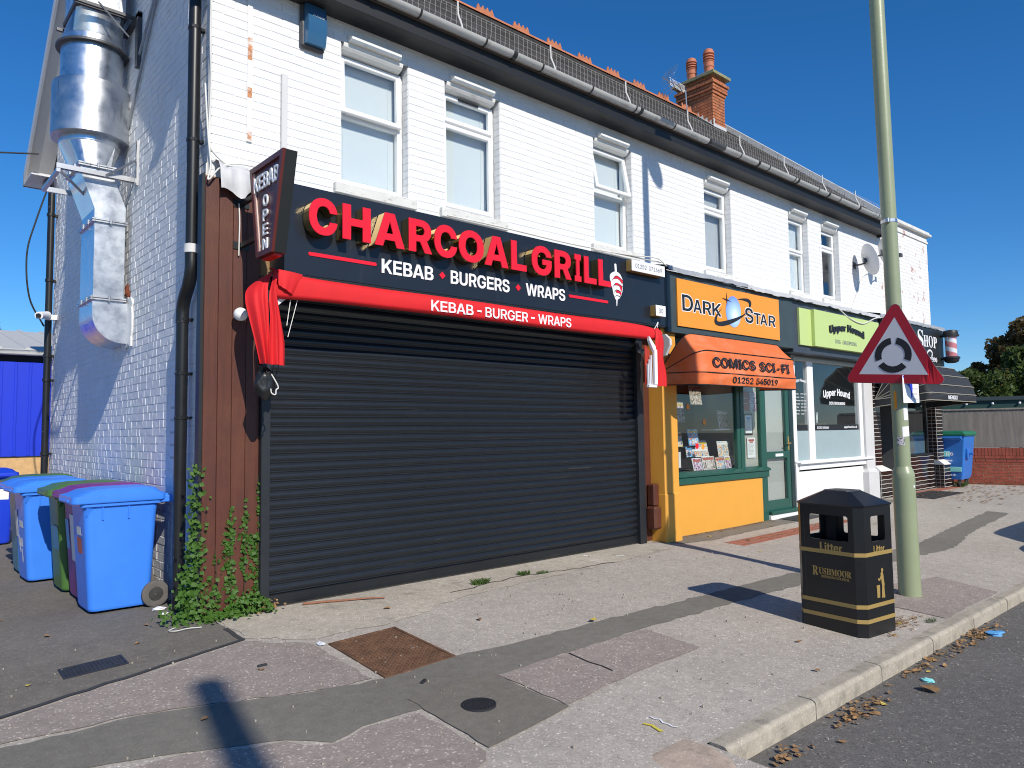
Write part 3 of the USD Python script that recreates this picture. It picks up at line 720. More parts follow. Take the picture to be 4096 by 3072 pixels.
# roof: single slates in courses
roof = obj('roof', [hexa([(2.02, 6.52, ZE - .02), (XR, 6.52, ZE - .02), (XR, RY, RZ - .02), (2.02, RY, RZ - .02), (2.02, 6.56, ZE - .07), (XR, 6.56, ZE - .07), (XR, RY, RZ - .1), (2.02, RY, RZ - .1)]),
                    hexa([(2.02, RY, RZ - .02), (XR, RY, RZ - .02), (XR, 15.0, ZE - .02), (2.02, 15.0, ZE - .02), (2.02, RY, RZ - .1), (XR, RY, RZ - .1), (XR, 14.95, ZE - .07), (2.02, 14.95, ZE - .07)])], 'slate', bld)
r = np.random.default_rng(21); S = []
sl_len = math.hypot(RY - 6.48, RZ - ZE); ux, uz = (RY - 6.48) / sl_len, (RZ - ZE) / sl_len; rows = 27; st = sl_len / rows
for k in range(rows):
    s0 = k * st; off = .14 * (k % 2)
    for x in np.arange(2.0 - off, XR, .28):
        x0, x1 = max(x, 2.0) + .002, min(x + .278, XR); 
        if x1 - x0 < .03: continue
        lift = .012 + r.uniform(0, .004); e = r.normal(0, .004)
        y0, z0 = 6.48 + ux * (s0 + e), ZE + uz * (s0 + e); y1, z1 = 6.48 + ux * (s0 + st + .03), ZE + uz * (s0 + st + .03)
        a0, a1 = (y0 - uz * lift, z0 + ux * lift), (y1 - uz * .002, z1 + ux * .002)
        S.append(M3([(x0, a0[0], a0[1]), (x1, a0[0], a0[1]), (x1, a1[0], a1[1]), (x0, a1[0], a1[1]), (x0, y0, z0), (x1, y0, z0)], [[0, 1, 2], [0, 2, 3], [4, 5, 1], [4, 1, 0]]))
obj('slates', S, 'slate', roof, kind='stuff')
# ridge tiles, every other one crested with four points
crest_x = np.arange(9.77 - .965 * 8, 16.2, .965)
x = 2.0; k = 0
while x < 16.2:
    prof = [(-.11, -.10), (-.105, -.075), (-.03, .0), (.0, .012), (.03, .0), (.105, -.075), (.11, -.10), (.0, -.02)]
    n = len(prof); V = [(x + .003, RY + p[0], RZ + .055 + p[1]) for p in prof] + [(x + .479, RY + p[0], RZ + .055 + p[1]) for p in prof]
    F = [[i, (i + 1) % n, n + (i + 1) % n] for i in range(n)] + [[i, n + (i + 1) % n, n + i] for i in range(n)] + [[0, i + 1, i] for i in range(1, n - 1)] + [[n, n + i, n + i + 1] for i in range(1, n - 1)]
    ms = [M3(V, np.array(F))]
    if k % 2 == 0:
        pts = [(0, 0)]
        for c in range(4): pts += [(.02 + c * .115, .07), (.045 + c * .115, .13), (.065 + c * .115, .13), (.09 + c * .115, .07)]
        pts += [(.47, 0)]
        ms.append(front(extrude(Polygon(pts), .03), x + .003, RY + .015, RZ + .06))
    obj('ridge_tile', ms, 'terracotta', roof); x += .4825; k += 1
# eaves: soffit board, fascia board
obj('soffit', [box(1.98, XR - .05, 6.575, YW + .01, 6.045, 6.09), box(XR - .12, XR - .05, 6.53, YW + .01, 6.0, 6.22)], 'soffit', bld)
obj('fascia_board', box(1.98, XR - .05, 6.545, 6.572, 6.04, 6.245), 'fascia_black', bld)
# verge of the gable on the left: barge board and soffit running up the slope, and the rear eaves
vb = []
for (y0, z0, y1, z1) in ((15.0, ZE, RY, RZ), (6.5, ZE, RY, RZ)):
    vb.append(hexa([(2.00, y0, z0 - .22), (2.03, y0, z0 - .22), (2.03, y1, z1 - .22), (2.00, y1, z1 - .22), (2.00, y0, z0 + .02), (2.03, y0, z0 + .02), (2.03, y1, z1 + .02), (2.00, y1, z1 + .02)]))
obj('barge_board', vb, 'grey_joinery', bld)
vs = []
for (y0, z0, y1, z1) in ((15.0, ZE, RY, RZ), (6.5, ZE, RY, RZ)):
    vs.append(hexa([(2.03, y0, z0 - .12), (XS + .05, y0, z0 - .12), (XS + .05, y1, z1 - .12), (2.03, y1, z1 - .12), (2.03, y0, z0 - .10), (XS + .05, y0, z0 - .10), (XS + .05, y1, z1 - .10), (2.03, y1, z1 - .10)]))
obj('verge_soffit', vs, 'grey_joinery', bld)
# rear eaves block seen end-on beyond the duct
obj('rear_eaves', [box(2.0, XS + .3, 14.2, 15.02, 6.02, 6.06), box(2.0, XS + .3, 14.98, 15.04, 6.02, 6.26)], 'grey_joinery', bld)
# far end: parapet with coping, and the coped party wall at the verge
obj('parapet_coping', [bbox(XR + .28, XE + .10, YW - .09, YW + .32, 6.535, 6.60, .012), bbox(XR + .30, XE + .06, YW - .05, YW + .30, 6.60, 6.66, .012)], 'sill_paint', bld)
cp = []
for k in range(11):
    y0, y1 = 6.75 + k * .42, 6.75 + k * .42 + .41; z0, z1 = ZE + (y0 - 6.48) * uz / ux, ZE + (y1 - 6.48) * uz / ux
    cp.append(hexa([(XR - .02, y0, z0 + .0), (XR + .30, y0, z0 + .0), (XR + .30, y1, z1), (XR - .02, y1, z1), (XR - .02, y0, z0 + .17), (XR + .30, y0, z0 + .17), (XR + .30, y1, z1 + .17), (XR - .02, y1, z1 + .17)]))
obj('verge_coping', cp, 'sill_paint', bld)
# string of plaster at the top of the flat end
obj('string_course', box(XR + .32, XE + .02, YW - .02, YW + .005, 6.36, 6.40), 'white_peeling', bld)
# the chimney stack astride the ridge
CX0, CX1, CY0, CY1 = 16.20, 16.76, 10.25, 11.28
ch = obj('chimney', box(CX0 + .012, CX1 - .012, CY0 + .012, CY1 - .012, 9.2, 10.80), 'chimney_mortar', bld)
r = np.random.default_rng(31); B = []
for c in range(19):
    z0 = 9.25 + c * .0815; z1 = z0 + .069
    ex = 0.0 if c < 13 else (.03, .06, .06, .095, .03, .03)[c - 13] if c < 19 else 0
    x0, x1, y0, y1 = CX0 - ex, CX1 + ex, CY0 - ex, CY1 + ex
    def run_(a, b, mk):
        x = a; k = 0
        while x < b - .02:
            L = (.215 if (c + 0) % 2 == 0 else .105) if k == 0 else .215
            e = min(x + L, b)
            if b - e < .05: e = b
            B.append(mk(x, e)); x = e + .011; k += 1
    run_(x0, x1, lambda a, b: bbox(a, b, y0 + r.uniform(-.003, .002), y0 + .05, z0, z1, .004))
    run_(x0, x1, lambda a, b: bbox(a, b, y1 - .05, y1, z0, z1, .004))
    run_(y0 + .055, y1 - .055, lambda a, b: bbox(x0 + r.uniform(-.003, .002), x0 + .05, a, b, z0, z1, .004))
    run_(y0 + .055, y1 - .055, lambda a, b: bbox(x1 - .05, x1, a, b, z0, z1, .004))
    if ex: B.append(box(x0 + .01, x1 - .01, y0 + .01, y1 - .01, z0 + .002, z1 - .002))
obj('stack_brickwork', B, 'chimney_brick', ch, kind='stuff')
cap = [(CX0 - .13, CY0 - .13), (CX1 + .13, CY0 - .13), (CX1 + .13, CY1 + .13), (CX0 - .13, CY1 + .13)]
obj('chimney_cap', hull([(*p, 10.775) for p in cap] + [(*p, 10.85) for p in cap] + [(CX0 + .05, CY0 + .05, 10.96), (CX1 - .05, CY0 + .05, 10.95), (CX1 - .05, CY1 - .05, 10.97), (CX0 + .05, CY1 - .05, 10.95)]), 'cap_mortar', ch)
for (px, py, hgt) in ((16.50, 10.52, .78), (16.44, 11.02, .70)):
    z = 10.90; k = hgt / .78
    pr = [(.125, 0), (.122, .26 * k), (.138, .27 * k), (.138, .31 * k), (.132, .32 * k), (.132, .40 * k), (.145, .41 * k)]
    for q_ in range(3): pr += [(.145, (.43 + q_ * .075) * k), (.108, (.44 + q_ * .075) * k), (.108, (.465 + q_ * .075) * k), (.148, (.475 + q_ * .075) * k)]
    pr += [(.14, .68 * k), (.12, .74 * k), (.06, .78 * k)]
    obj('chimney_pot', lathe(pr, 24, (px, py, z)), 'pot_clay', ch, smooth=30)
fl_ = []
for k in range(4):
    y = 10.28 + k * .125; z = ZE + (y - 6.48) * uz / ux
    fl_.append(hull([(CX0 - .012, y, z - .03), (CX0 - .012, y + .15, z + .09), (CX0 - .012, y + .02, z + .16), (CX0 - .004, y, z - .03), (CX0 - .004, y + .15, z + .09), (CX0 - .004, y + .02, z + .16)]))
fl_.append(hexa([(CX0 - .16, 10.2, ZE + (10.2 - 6.48) * .8423 + .02), (CX0 - .005, 10.2, ZE + (10.2 - 6.48) * .8423 + .02), (CX0 - .005, 10.75, RZ + .03), (CX0 - .16, 10.75, RZ + .03), (CX0 - .16, 10.2, ZE + (10.2 - 6.48) * .8423 + .03), (CX0 - .005, 10.2, ZE + (10.2 - 6.48) * .8423 + .03), (CX0 - .005, 10.75, RZ + .04), (CX0 - .16, 10.75, RZ + .04)]))
zc = ZE + (CY0 - 6.48) * .8423
fl_.append(box(CX0 - .02, CX1 + .02, CY0 - .022, CY0 - .012, zc - .10, zc + .07)); fl_.append(box(CX1 + .012, CX1 + .02, CY0 - .02, CY0 + .1, zc - .1, zc + .18)); fl_.append(box(CX0 - .02, CX0 + .03, CY0 - .024, CY0 - .016, zc + .0, zc + .20))
obj('flashing', fl_, 'lead_light', ch)
# ------------------------------------------------------------------ things fixed to the terrace: gutter, snow guard, aerial, dishes, pipes, duct
def half_round(x0, x1, y, z, r_, th=.004, n=12):
    a = np.linspace(math.pi * 1.0, math.pi * 2.0, n); prof = [(y + r_ * math.cos(t), z + r_ * math.sin(t)) for t in a] + [(y + (r_ - th) * math.cos(t), z + (r_ - th) * math.sin(t)) for t in a[::-1]]
    k = len(prof); V = [(x0, *p) for p in prof] + [(x1, *p) for p in prof]
    F = [[i, (i + 1) % k, k + (i + 1) % k] for i in range(k)] + [[i, k + (i + 1) % k, k + i] for i in range(k)]
    for i in range(n - 1): F += [[i, 2 * n - 1 - i, i + 1], [i + 1, 2 * n - 1 - i, 2 * n - 2 - i], [k + i, k + i + 1, k + 2 * n - 1 - i], [k + i + 1, k + 2 * n - 2 - i, k + 2 * n - 1 - i]]
    return M3(V, F)
gut = thing('roof_gutter', 'grey half-round gutter running along the eaves of the white terrace', 'gutter')
GY, GZ = 6.475, 6.262
joints = [1.98, 3.9, 5.85, 8.30, 10.05, 11.55, 12.95, 14.2, 15.6, 17.62]
for i, (a, b) in enumerate(zip(joints, joints[1:])):
    if i == 4:
        obj('gutter_length', half_round(a, a + .45, GY, GZ, .069), 'gutter_dark', gut, label='short dark replacement length of gutter', smooth=40); a += .45
    obj('gutter_length', half_round(a, b, GY, GZ - rng.uniform(0, .004), .066), 'gutter', gut, smooth=40)
for x in joints[1:-1]: obj('gutter_union', half_round(x - .03, x + .03, GY, GZ, .0755, .008), 'gutter_clip', gut, smooth=40)
for x in np.arange(2.6, 17.4, .93): obj('gutter_bracket', [half_round(x - .012, x + .012, GY, GZ - .001, .072, .005), box(x - .012, x + .012, 6.545, 6.56, GZ - .07, GZ + .01)], 'gutter_clip', gut)
# snow guard: upright straps and a strip of wire mesh along the eaves
sg = thing('snow_guard', 'wire mesh snow guard held by pale straps along the edge of the slate roof', 'snow guard')
gy, gz0 = 6.56, ZE + .08
for x in list(np.arange(3.55, 17.3, 1.52)):
    obj('strap', tube(curve([(x, 6.46, ZE + .01), (x, 6.50, ZE + .13), (x, 6.55, ZE + .25), (x - .01, 6.545, ZE + .40)], 10), .011, 6), 'cable_white', sg)
wm = []
for h in (.06, .14, .22, .30, .335): wm.append(tube([(2.3, 6.50 + h * .15, ZE + h), (17.4, 6.50 + h * .15, ZE + h)], .0012 if h < .33 else .0026, 4, False))
for x in np.arange(2.3, 17.4, .075): wm.append(tube([(x, 6.505, ZE + .03), (x + .05, 6.55, ZE + .335)], .0009, 3, False))
obj('wire_mesh', wm, 'cable_white', sg)
# television aerial beside the chimney
ae = thing('television_aerial', 'television aerial with mesh reflector on the left of the brick chimney', 'aerial')
obj('mast', tube([(15.6, 10.62, 9.6), (15.45, 10.55, 10.25)], .017, 8), 'steel', ae)
bo = [np.array(p) for p in ((14.34, 10.45, 10.20), (15.50, 10.60, 10.30))]
obj('boom', tube(bo, .014, 6), 'steel', ae)
re = [tube([(14.76, 10.5, 10.56), (14.62, 10.5, 10.26), (14.80, 10.5, 9.97)], .010, 5)]
for s in np.linspace(-1, 1, 9):
    c = np.array([14.64 + .14 * abs(s), 10.5, 10.27 + .30 * s]); re.append(tube([c + (-.10, -.28, -.02), c + (.10, .28, .02)], .005, 4))
obj('reflector', re, 'steel', ae)
el = [tube([bo[0] + (bo[1] - bo[0]) * t + (0, -.14 + .03 * t, -.03), bo[0] + (bo[1] - bo[0]) * t + (0, .14, .03)], .004, 4) for t in np.linspace(.36, .98, 13)]
el += [tube([bo[0] + (bo[1] - bo[0]) * t + (-.02, 0, -.10), bo[0] + (bo[1] - bo[0]) * t + (.02, 0, .10)], .004, 4) for t in np.linspace(.36, .98, 13)]
obj('element', el, 'steel', ae)

# satellite dishes
def dish(label, at, nrm, rad, m, arm=True):
    t = thing('satellite_dish', label, 'satellite dish', group='satellite dishes at the end of the terrace')
    n = np.array(nrm, float); n /= np.linalg.norm(n); xd = np.cross([0, 0, 1.0], n); xd /= np.linalg.norm(xd); yd = np.cross(n, xd)
    pr = [(rad * s, .22 * rad * s * s) for s in np.linspace(.02, 1, 8)] + [(rad * s, .22 * rad * s * s - .008) for s in np.linspace(1, .02, 8)]
    d = lathe(pr, 32); v = d.vertices * np.array([.92, 1.06, 1.0])
    obj('reflector', onto(M3(v, d.faces), at, xd, yd), m, t, smooth=40)
    A = np.array(at); w = np.array([A[0] + .05, YW, A[2] - .06])
    obj('bracket', [tube(curve([w, A - n * .10 + (0, 0, -.05), A - n * .02], 8), .020, 8), hull([A - n * .06 + q_ for q_ in np.array([[.07, 0, .07], [-.07, 0, .07], [.07, 0, -.07], [-.07, 0, -.07], [.05, .04, .0], [-.05, -.04, 0]])]), box(w[0] - .06, w[0] + .06, YW - .012, YW, w[2] - .07, w[2] + .07)], 'steel_dark', t)
    if arm:
        tip = A + n * rad * 1.15 - yd * rad * .55
        obj('arm', tube(curve([A - yd * rad * .98 + n * .02, A - yd * rad * .95 + n * .25 * rad, tip], 8), .013, 6), 'steel_dark', t)
        obj('receiver', xf(bbox(-.05, .05, -.035, .035, -.03, .05), None, tip), 'steel_dark', t)
    return t
dish('round grey satellite dish seen from behind, left of the pair on the terrace end', (16.15, 6.55, 5.22), (.75, -.60, .28), .33, 'grey_joinery', False)
dish('thin pale satellite dish seen edge-on, right of the pair, with receiver arm', (16.90, 6.48, 5.50), (.80, -.58, .25), .30, 'grey_joinery')
# alarm box
ab = thing('alarm_box', 'blue curved burglar alarm box high on the white wall near the left end', 'alarm box')
def curved_box(x0, x1, z0, z1, d, y, bulge):
    V, F = [], []; n = 9
    for k, t in enumerate(np.linspace(0, 1, n)):
        z = z0 + (z1 - z0) * t; dd = d + bulge * math.sin(math.pi * t); V += [(x0, y, z), (x0 + .012, y - dd, z), (x1 - .012, y - dd, z), (x1, y, z)]
    for k in range(n - 1):
        a = 4 * k
        for i in range(4):
            p, q_ = a + i, a + (i + 1) % 4; F += [[p, q_, q_ + 4], [p, q_ + 4, p + 4]]
    F += [[0, 2, 1], [0, 3, 2], [4 * n - 4, 4 * n - 3, 4 * n - 2], [4 * n - 4, 4 * n - 2, 4 * n - 1]]
    return M3(V, F)
obj('base', bbox(3.235, 3.505, YW - .05, YW - .001, 5.585, 6.045, .02), 'steel_dark', ab)
obj('cover', curved_box(3.27, 3.50, 5.62, 6.035, .045, YW - .05, .035), 'alarm_blue', ab)
obj('lettering', front(extrude(fit(text2d('COVE', 700), .13, .035), .004), 3.335, YW - .120, 5.885), 'grey_joinery', ab)

# timber batten on the upper wall, and the rusty strip beside it
obj('wall_batten', [bbox(3.045, 3.105, YW - .04, YW - .001, 4.0, 5.235, .004)], 'grey_joinery', None, 'grey timber batten upright on the white wall behind the maroon kebab sign', 'batten', smooth=False)
rs = thing('rusty_strap', 'rust-stained metal strip fixed upright on the white wall left of the alarm box', 'strap')
obj('strip', box(2.705, 2.755, YW - .008, YW - .0005, 4.46, 6.04), 'white_paint', rs)
for z0, z1 in ((5.93, 6.03), (5.28, 5.50), (4.90, 5.00), (4.46, 4.56)): obj('rust_patch', box(2.708, 2.752, YW - .011, YW - .008, z0, z1), mat(f'rust_{int(z0*100)}', (.50, .22, .10), .85, var=.3, scale=18, tint=[((.72, .66, .60), .45, .6, 12.0)]), rs)

# rainwater pipe at the near corner, with its swan neck
dp = thing('soil_pipe', 'black pipe with a swan-neck bend on the corner of the white side wall', 'pipe')
PX, PY = 2.285, 7.05
obj('pipe_upper', [tube([(PX - .01, PY, 3.36), (PX - .01, PY, 6.3)], .056, 16)], 'pipe_black', dp, smooth=40)
obj('collar', [lathe([(.057, 0), (.068, .005), (.068, .085), (.057, .09)], 16, (PX - .01, PY, 3.33))], 'grey_joinery', dp, smooth=30)
obj('bend', tube(curve([(PX - .01, PY, 3.34), (PX - .01, PY, 3.18), (PX - .012, PY + .06, 3.05), (PX - .012, PY + .16, 2.95), (PX - .012, PY + .22, 2.84), (PX - .012, PY + .225, 2.70)], 24), .060, 16), 'pipe_black', dp, smooth=40)
obj('pipe_lower', tube([(PX - .012, PY + .225, -.05), (PX - .012, PY + .225, 2.76)], .056, 16), 'pipe_black', dp, smooth=40)
for z in (2.72, 2.2, 1.78, 4.4, 5.5):
    yy = PY if z > 3 else PY + .225; obj('clip', [lathe([(.0565, 0), (.062, .004), (.062, .03), (.0565, .034)], 14, (PX - .011, yy, z)), box(PX + .03, XS + .01, yy - .03, yy + .03, z + .004, z + .03)], 'pipe_black', dp)
# far pipe at the rear corner
fp = thing('rain_pipe', 'thin black rainwater pipe at the far rear corner of the side wall', 'pipe')
obj('pipe', tube([(2.27, 14.02, -.05), (2.27, 14.02, 5.75), (2.27, 14.2, 5.95), (2.27, 14.9, 6.1)], .052, 12), 'pipe_black', fp, smooth=40)
for z in (1.35, 2.55, 2.95, 4.2, 5.3): obj('clip', [lathe([(.053, 0), (.064, .004), (.064, .05), (.053, .054)], 12, (2.27, 14.02, z)), box(2.30, XS + .01, 13.99, 14.05, z, z + .04)], 'pipe_black', fp)
# white conduit on the corner and the cables above it
ct = thing('cable_trunking', 'chipped white plastic trunking on the corner between black pipe and brown boards', 'trunking')
obj('trunk', bbox(2.295, 2.355, 6.853, 6.905, .0, 2.72, .004), 'trunk_white', ct)
obj('conduit', [tube([(2.325, 6.83, 2.70), (2.325, 6.83, 3.3), (2.33, 6.83, 4.15)], .012, 6), tube([(2.345, 6.84, 3.2), (2.345, 6.835, 4.2), (2.348, 6.835, 6.2)], .011, 6)], 'cable_white', ct)
# loose cables
def cable(label, pts, rad, m='cable_white', n=30, name='cable', group=None):
    return obj(name, tube(curve(pts, n), rad, 6), m, None, label, 'cable', group, smooth=True)
cable('pale cable hanging down the white wall corner from the eaves to the brown boards', [(2.34, 6.79, 6.15), (2.33, 6.78, 5.4), (2.345, 6.79, 4.9), (2.33, 6.78, 4.45), (2.36, 6.77, 4.25), (2.6, 6.76, 4.12), (2.95, 6.55, 4.06)], .010)
cable('second pale cable looping over the torn flashing above the brown boards', [(2.30, 6.82, 4.9), (2.32, 6.78, 4.4), (2.34, 6.76, 4.12), (2.30, 6.70, 3.95), (2.42, 6.70, 4.10), (2.62, 6.68, 4.16), (2.98, 6.50, 4.08)], .009)
cable('thin cable lying along the top of the navy fascia under the second window', [(4.8, 6.43, 4.03), (5.6, 6.42, 4.035), (6.6, 6.43, 4.03), (7.4, 6.42, 4.04), (8.3, 6.42, 4.05), (8.72, 6.42, 4.06)], .009)
cable('pair of white cables sagging along the fascia top near the telephone number plate', [(7.2, 6.41, 4.02), (7.9, 6.40, 4.05), (8.5, 6.38, 4.09), (8.75, 6.40, 4.02), (8.9, 6.40, 4.04)], .008)
cable('white cable looping loosely below the flashing over the lime green sign', [(13.4, 6.43, 4.03), (14.2, 6.40, 3.98), (14.7, 6.36, 3.80), (15.3, 6.35, 3.74), (15.9, 6.36, 3.90), (16.4, 6.40, 3.98)], .012)
cable('thin white cable draped down the wall from the satellite dishes', [(16.9, 6.7, 5.2), (16.5, 6.84, 4.9), (16.2, 6.84, 4.5), (15.95, 6.84, 4.2), (15.8, 6.80, 4.08)], .007)
cable('black cable hanging in a loose bow beside the far rain pipe', [(2.25, 13.9, 5.95), (2.05, 13.9, 5.2), (1.93, 13.9, 4.6), (1.98, 13.9, 3.9), (2.2, 13.95, 3.45)], .014, 'cable_black')
cable('telephone wire running in from the left to the gable of the white terrace', [(-14, 16.5, 5.2), (-6, 15.2, 5.45), (-1, 14.4, 5.85), (2.05, 13.9, 6.28)], .013, 'cable_black')
cable('thin telephone wire crossing the sky beside the barber pole', [(21.3, 6.9, 3.75), (35, 11, 5.7), (60, 18, 8.6)], .010, 'cable_black')

# ------------------------------------------------------------------ kitchen extract duct on the side wall
du = thing('extract_duct', 'galvanised kitchen extract duct with fat round silencer up the white side wall', 'duct')
D0, D1, E0, E1 = 1.97, 2.30, 9.50, 10.17
rr = .33; zc = 3.06
# elbow into the wall: quarter round in the x-z plane
arc = [(D0 + rr - rr * math.cos(t), zc - rr * math.sin(t)) for t in np.linspace(0, math.pi / 2, 14)]
el = Polygon(arc + [(XS + .03, zc - rr), (XS + .03, zc + .15), (D1, zc + .15), (D1, 3.24), (D0, 3.24)])
def frontbox(g, y0, y1): return front(extrude(g, y1 - y0), 0, y1, 0)
obj('elbow', frontbox(el, E0, E1), 'galv', du)
obj('straight_duct', bbox(D0, D1, E0, E1, 3.245, 4.16, .003), 'galv', du)
off = Polygon([(D0, 4.165), (D1, 4.165), (D1, 4.36), (2.165, 4.70), (2.165, 4.80), (1.815, 4.80), (1.815, 4.72), (D0, 4.30)])
obj('offset_duct', frontbox(off, E0, E1 - .02), 'galv', du)
for z, x0, x1 in ((3.243, D0, D1), (4.162, D0, D1), (4.80, 1.815, 2.165)):
    obj('flange', [bbox(x0 - .028, x1 + .02, E0 - .028, E1 + .02, z - .022, z - .003, .002), bbox(x0 - .028, x1 + .02, E0 - .028, E1 + .02, z + .003, z + .022, .002)], 'galv_worn', du)
    obj('flange_clamp', [bbox(x0 + (x1 - x0) * .5 - .015, x0 + (x1 - x0) * .5 + .015, E0 - .045, E0 - .02, z - .035, z + .03)] + [bbox(x0 - .045, x0 - .02, yy - .02, yy + .02, z - .035, z + .03) for yy in (9.66, 9.92)], 'steel', du)
CXc, CYc = 1.985, 9.86
def sq2round(hx0, hx1, hy0, hy1, z0, rad, z1, n=32):
    a = np.arange(n) * 2 * math.pi / n + math.pi / n; V = []
    for t in a:
        c, s = math.cos(t), math.sin(t); k = 1 / max(abs(c), abs(s)); V.append(((hx0 + hx1) / 2 + c * k * (hx1 - hx0) / 2, (hy0 + hy1) / 2 + s * k * (hy1 - hy0) / 2, z0))
    V += [(CXc + rad * math.cos(t), CYc + rad * math.sin(t), z1) for t in a]
    F = []
    for j in range(n): F += [[j, (j + 1) % n, n + (j + 1) % n], [j, n + (j + 1) % n, n + j]]
    if z1 < z0: F = [f[::-1] for f in F]
    return M3(V, F)
obj('lower_transition', [sq2round(1.815, 2.165, E0, E1 - .02, 4.82, .33, 5.11), lathe([(.33, 0), (.335, .01), (.335, .09), (.33, .10)], 40, (CXc, CYc, 5.11))], 'galv', du, smooth=35)
obj('silencer', lathe([(.34, .0), (.415, .0), (.425, .008), (.42, .02), (.42, .64), (.415, .655), (.345, .66)], 48, (CXc, CYc, 5.19)), 'galv_worn', du, smooth=35)
obj('upper_casing', lathe([(.335, 0), (.338, .01), (.338, .46), (.335, .47)], 48, (CXc, CYc, 5.85)), 'galv', du, smooth=35)
obj('collar_flange', lathe([(.34, 0), (.392, .0), (.392, .028), (.34, .03)], 48, (CXc, CYc, 6.30)), 'steel_dark', du, smooth=30)
obj('upper_transition', [lathe([(.325, 0), (.333, .01), (.333, .09), (.325, .10)], 40, (CXc, CYc, 6.33)), sq2round(1.74, 2.25, E0, 10.15, 6.70, .327, 6.43)], 'galv', du, smooth=35)
obj('top_plenum', bbox(1.735, 2.255, E0 - .01, 10.16, 6.72, 7.75, .004), 'galv', du)
obj('flange', [bbox(1.715, 2.275, E0 - .03, 10.18, 6.685, 6.705, .002), bbox(1.715, 2.275, E0 - .03, 10.18, 6.712, 6.735, .002)], 'steel_dark', du)
for k in range(8):
    a = -2.6 + k * .55; obj('bolt', xf(lathe([(.010, 0), (.010, .014), (.004, .018)], 6), None, (CXc + .366 * math.cos(a), CYc + .366 * math.sin(a), 6.328)), 'steel', du)
# steel angles that carry it
obj('support_angle', [box(1.56, XS + .02, 9.40, 9.405, 4.66, 4.72), box(1.56, XS + .02, 9.40, 9.45, 4.66, 4.665), box(1.56, 1.60, 9.40, 10.3, 4.62, 4.66), box(1.60, XS + .02, 10.26, 10.30, 4.62, 4.68)], 'steel', du)
obj('support_brace', [tube([(2.06, 9.40, 4.68), (XS, 9.26, 4.90)], .014, 6), tube([(1.60, 9.42, 4.64), (XS, 10.2, 4.30)], .016, 6), box(XS - .02, XS + .01, 9.22, 9.27, 4.58, 5.12)], 'steel', du)
obj('support_angle', [box(1.66, XS + .02, 9.36, 9.40, 6.655, 6.69), box(XS - .045, XS + .01, 9.2, 9.30, 6.02, 6.69), box(XS - .045, XS + .01, 9.2, 9.85, 6.62, 6.67), box(1.66, XS + .02, 10.22, 10.26, 6.655, 6.69)], 'steel_dark', du)
obj('cable_stay', [tube([(1.93, 9.36, 6.72), (2.25, 9.30, 6.38)], .010, 6)], 'steel', du)
r = np.random.default_rng(5); pl = Polygon([(-9.70, 2.69), (-9.33, 2.69), (-9.30, 2.98), (-9.33, 3.25), (-9.62, 3.30), (-9.74, 3.0)])
obj('plaster_surround', left(extrude(Polygon(rough(list(pl.exterior.coords)[:-1], .012, .05, 3)).buffer(0), .02), XS - .001, 0, 0), 'trunk_white', du)
obj('foam_sealant', hull([(2.34, 9.50, 3.28), (2.36, 9.45, 3.30), (2.34, 9.48, 3.46), (2.33, 9.60, 3.42), (2.36, 9.62, 3.28), (2.31, 9.52, 3.34)]), mat('foam', (.20, .05, .02), .9, var=.4, scale=25, bump=.01, bscale=40), du)
# two thin conduits that climb the wall diagonally, and a small camera at the rear corner
for i, (p0, p1) in enumerate((((XS - .02, 9.35, 6.05), (XS - .02, 8.15, 6.95)), ((XS - .02, 9.75, 5.30), (XS - .02, 8.05, 7.05)))):
    obj('wall_conduit', tube([p0, p1], .016, 6), 'lead', None, ['upper of two thin grey conduits climbing the side wall right of the duct', 'lower of two thin grey conduits climbing the side wall right of the duct'][i], 'conduit')
sc = thing('security_camera', 'small white bullet camera on the far rear corner of the side wall', 'camera')
obj('body', tube([(2.22, 13.80, 3.62), (2.05, 13.45, 3.55)], .06, 12), 'white_face', sc, smooth=40); obj('bracket', box(2.2, XS, 13.8, 13.9, 3.55, 3.63), 'white_face', sc); obj('lens', tube([(2.05, 13.45, 3.55), (2.035, 13.42, 3.545)], .035, 12), 'black_print', sc)
# ------------------------------------------------------------------ the kebab shop's front
YS = 6.775; YFA = 6.45
shop = thing('kebab_shopfront', 'dark brown boarded shopfront surround of the kebab shop with closed shutter opening', 'shopfront')
def boards(x0, x1, z0, z1, y, widths, name='board'):
    x = x0; i = 0
    while x < x1 - .005:
        w = min(widths[i % len(widths)], x1 - x)
        obj(name, bbox(x + .0015, x + w - .0015, y, y + .02, z0, z1 + rng.uniform(-.006, .006), .003), 'brown_board', shop); x += w; i += 1
boards(2.295, 2.815, .03, 4.00, 6.755, [.128, .130, .131, .131])
obj('backing', [box(2.30, 2.93, 6.777, 6.80, .0, 4.02), box(8.52, 8.78, 6.79, 6.82, .0, 4.0), box(2.9, 8.5, 6.86, 6.90, .0, 3.3)], 'brown_groove', shop)
obj('end_return', box(2.262, 2.292, 6.752, 6.85, .0, 4.02), 'dark_frame', shop)
boards(8.53, 8.745, .02, 3.12, 6.77, [.11, .105])
obj('shutter_guide', [bbox(2.818, 2.905, 6.70, 6.80, .0, 3.14, .004)], 'shutter_frame', shop)
obj('shutter_guide', [bbox(8.385, 8.527, 6.70, 6.80, -.01, 3.14, .004)], 'shutter_frame', shop)
obj('head_box', box(2.905, 8.53, 6.48, 6.84, 3.08, 3.12), 'dark_frame', shop)
obj('inner_room', [box(2.95, 8.7, 9.5, 9.55, 0, 3.3), box(2.95, 8.7, 6.9, 9.5, 3.26, 3.3)], 'room', shop)
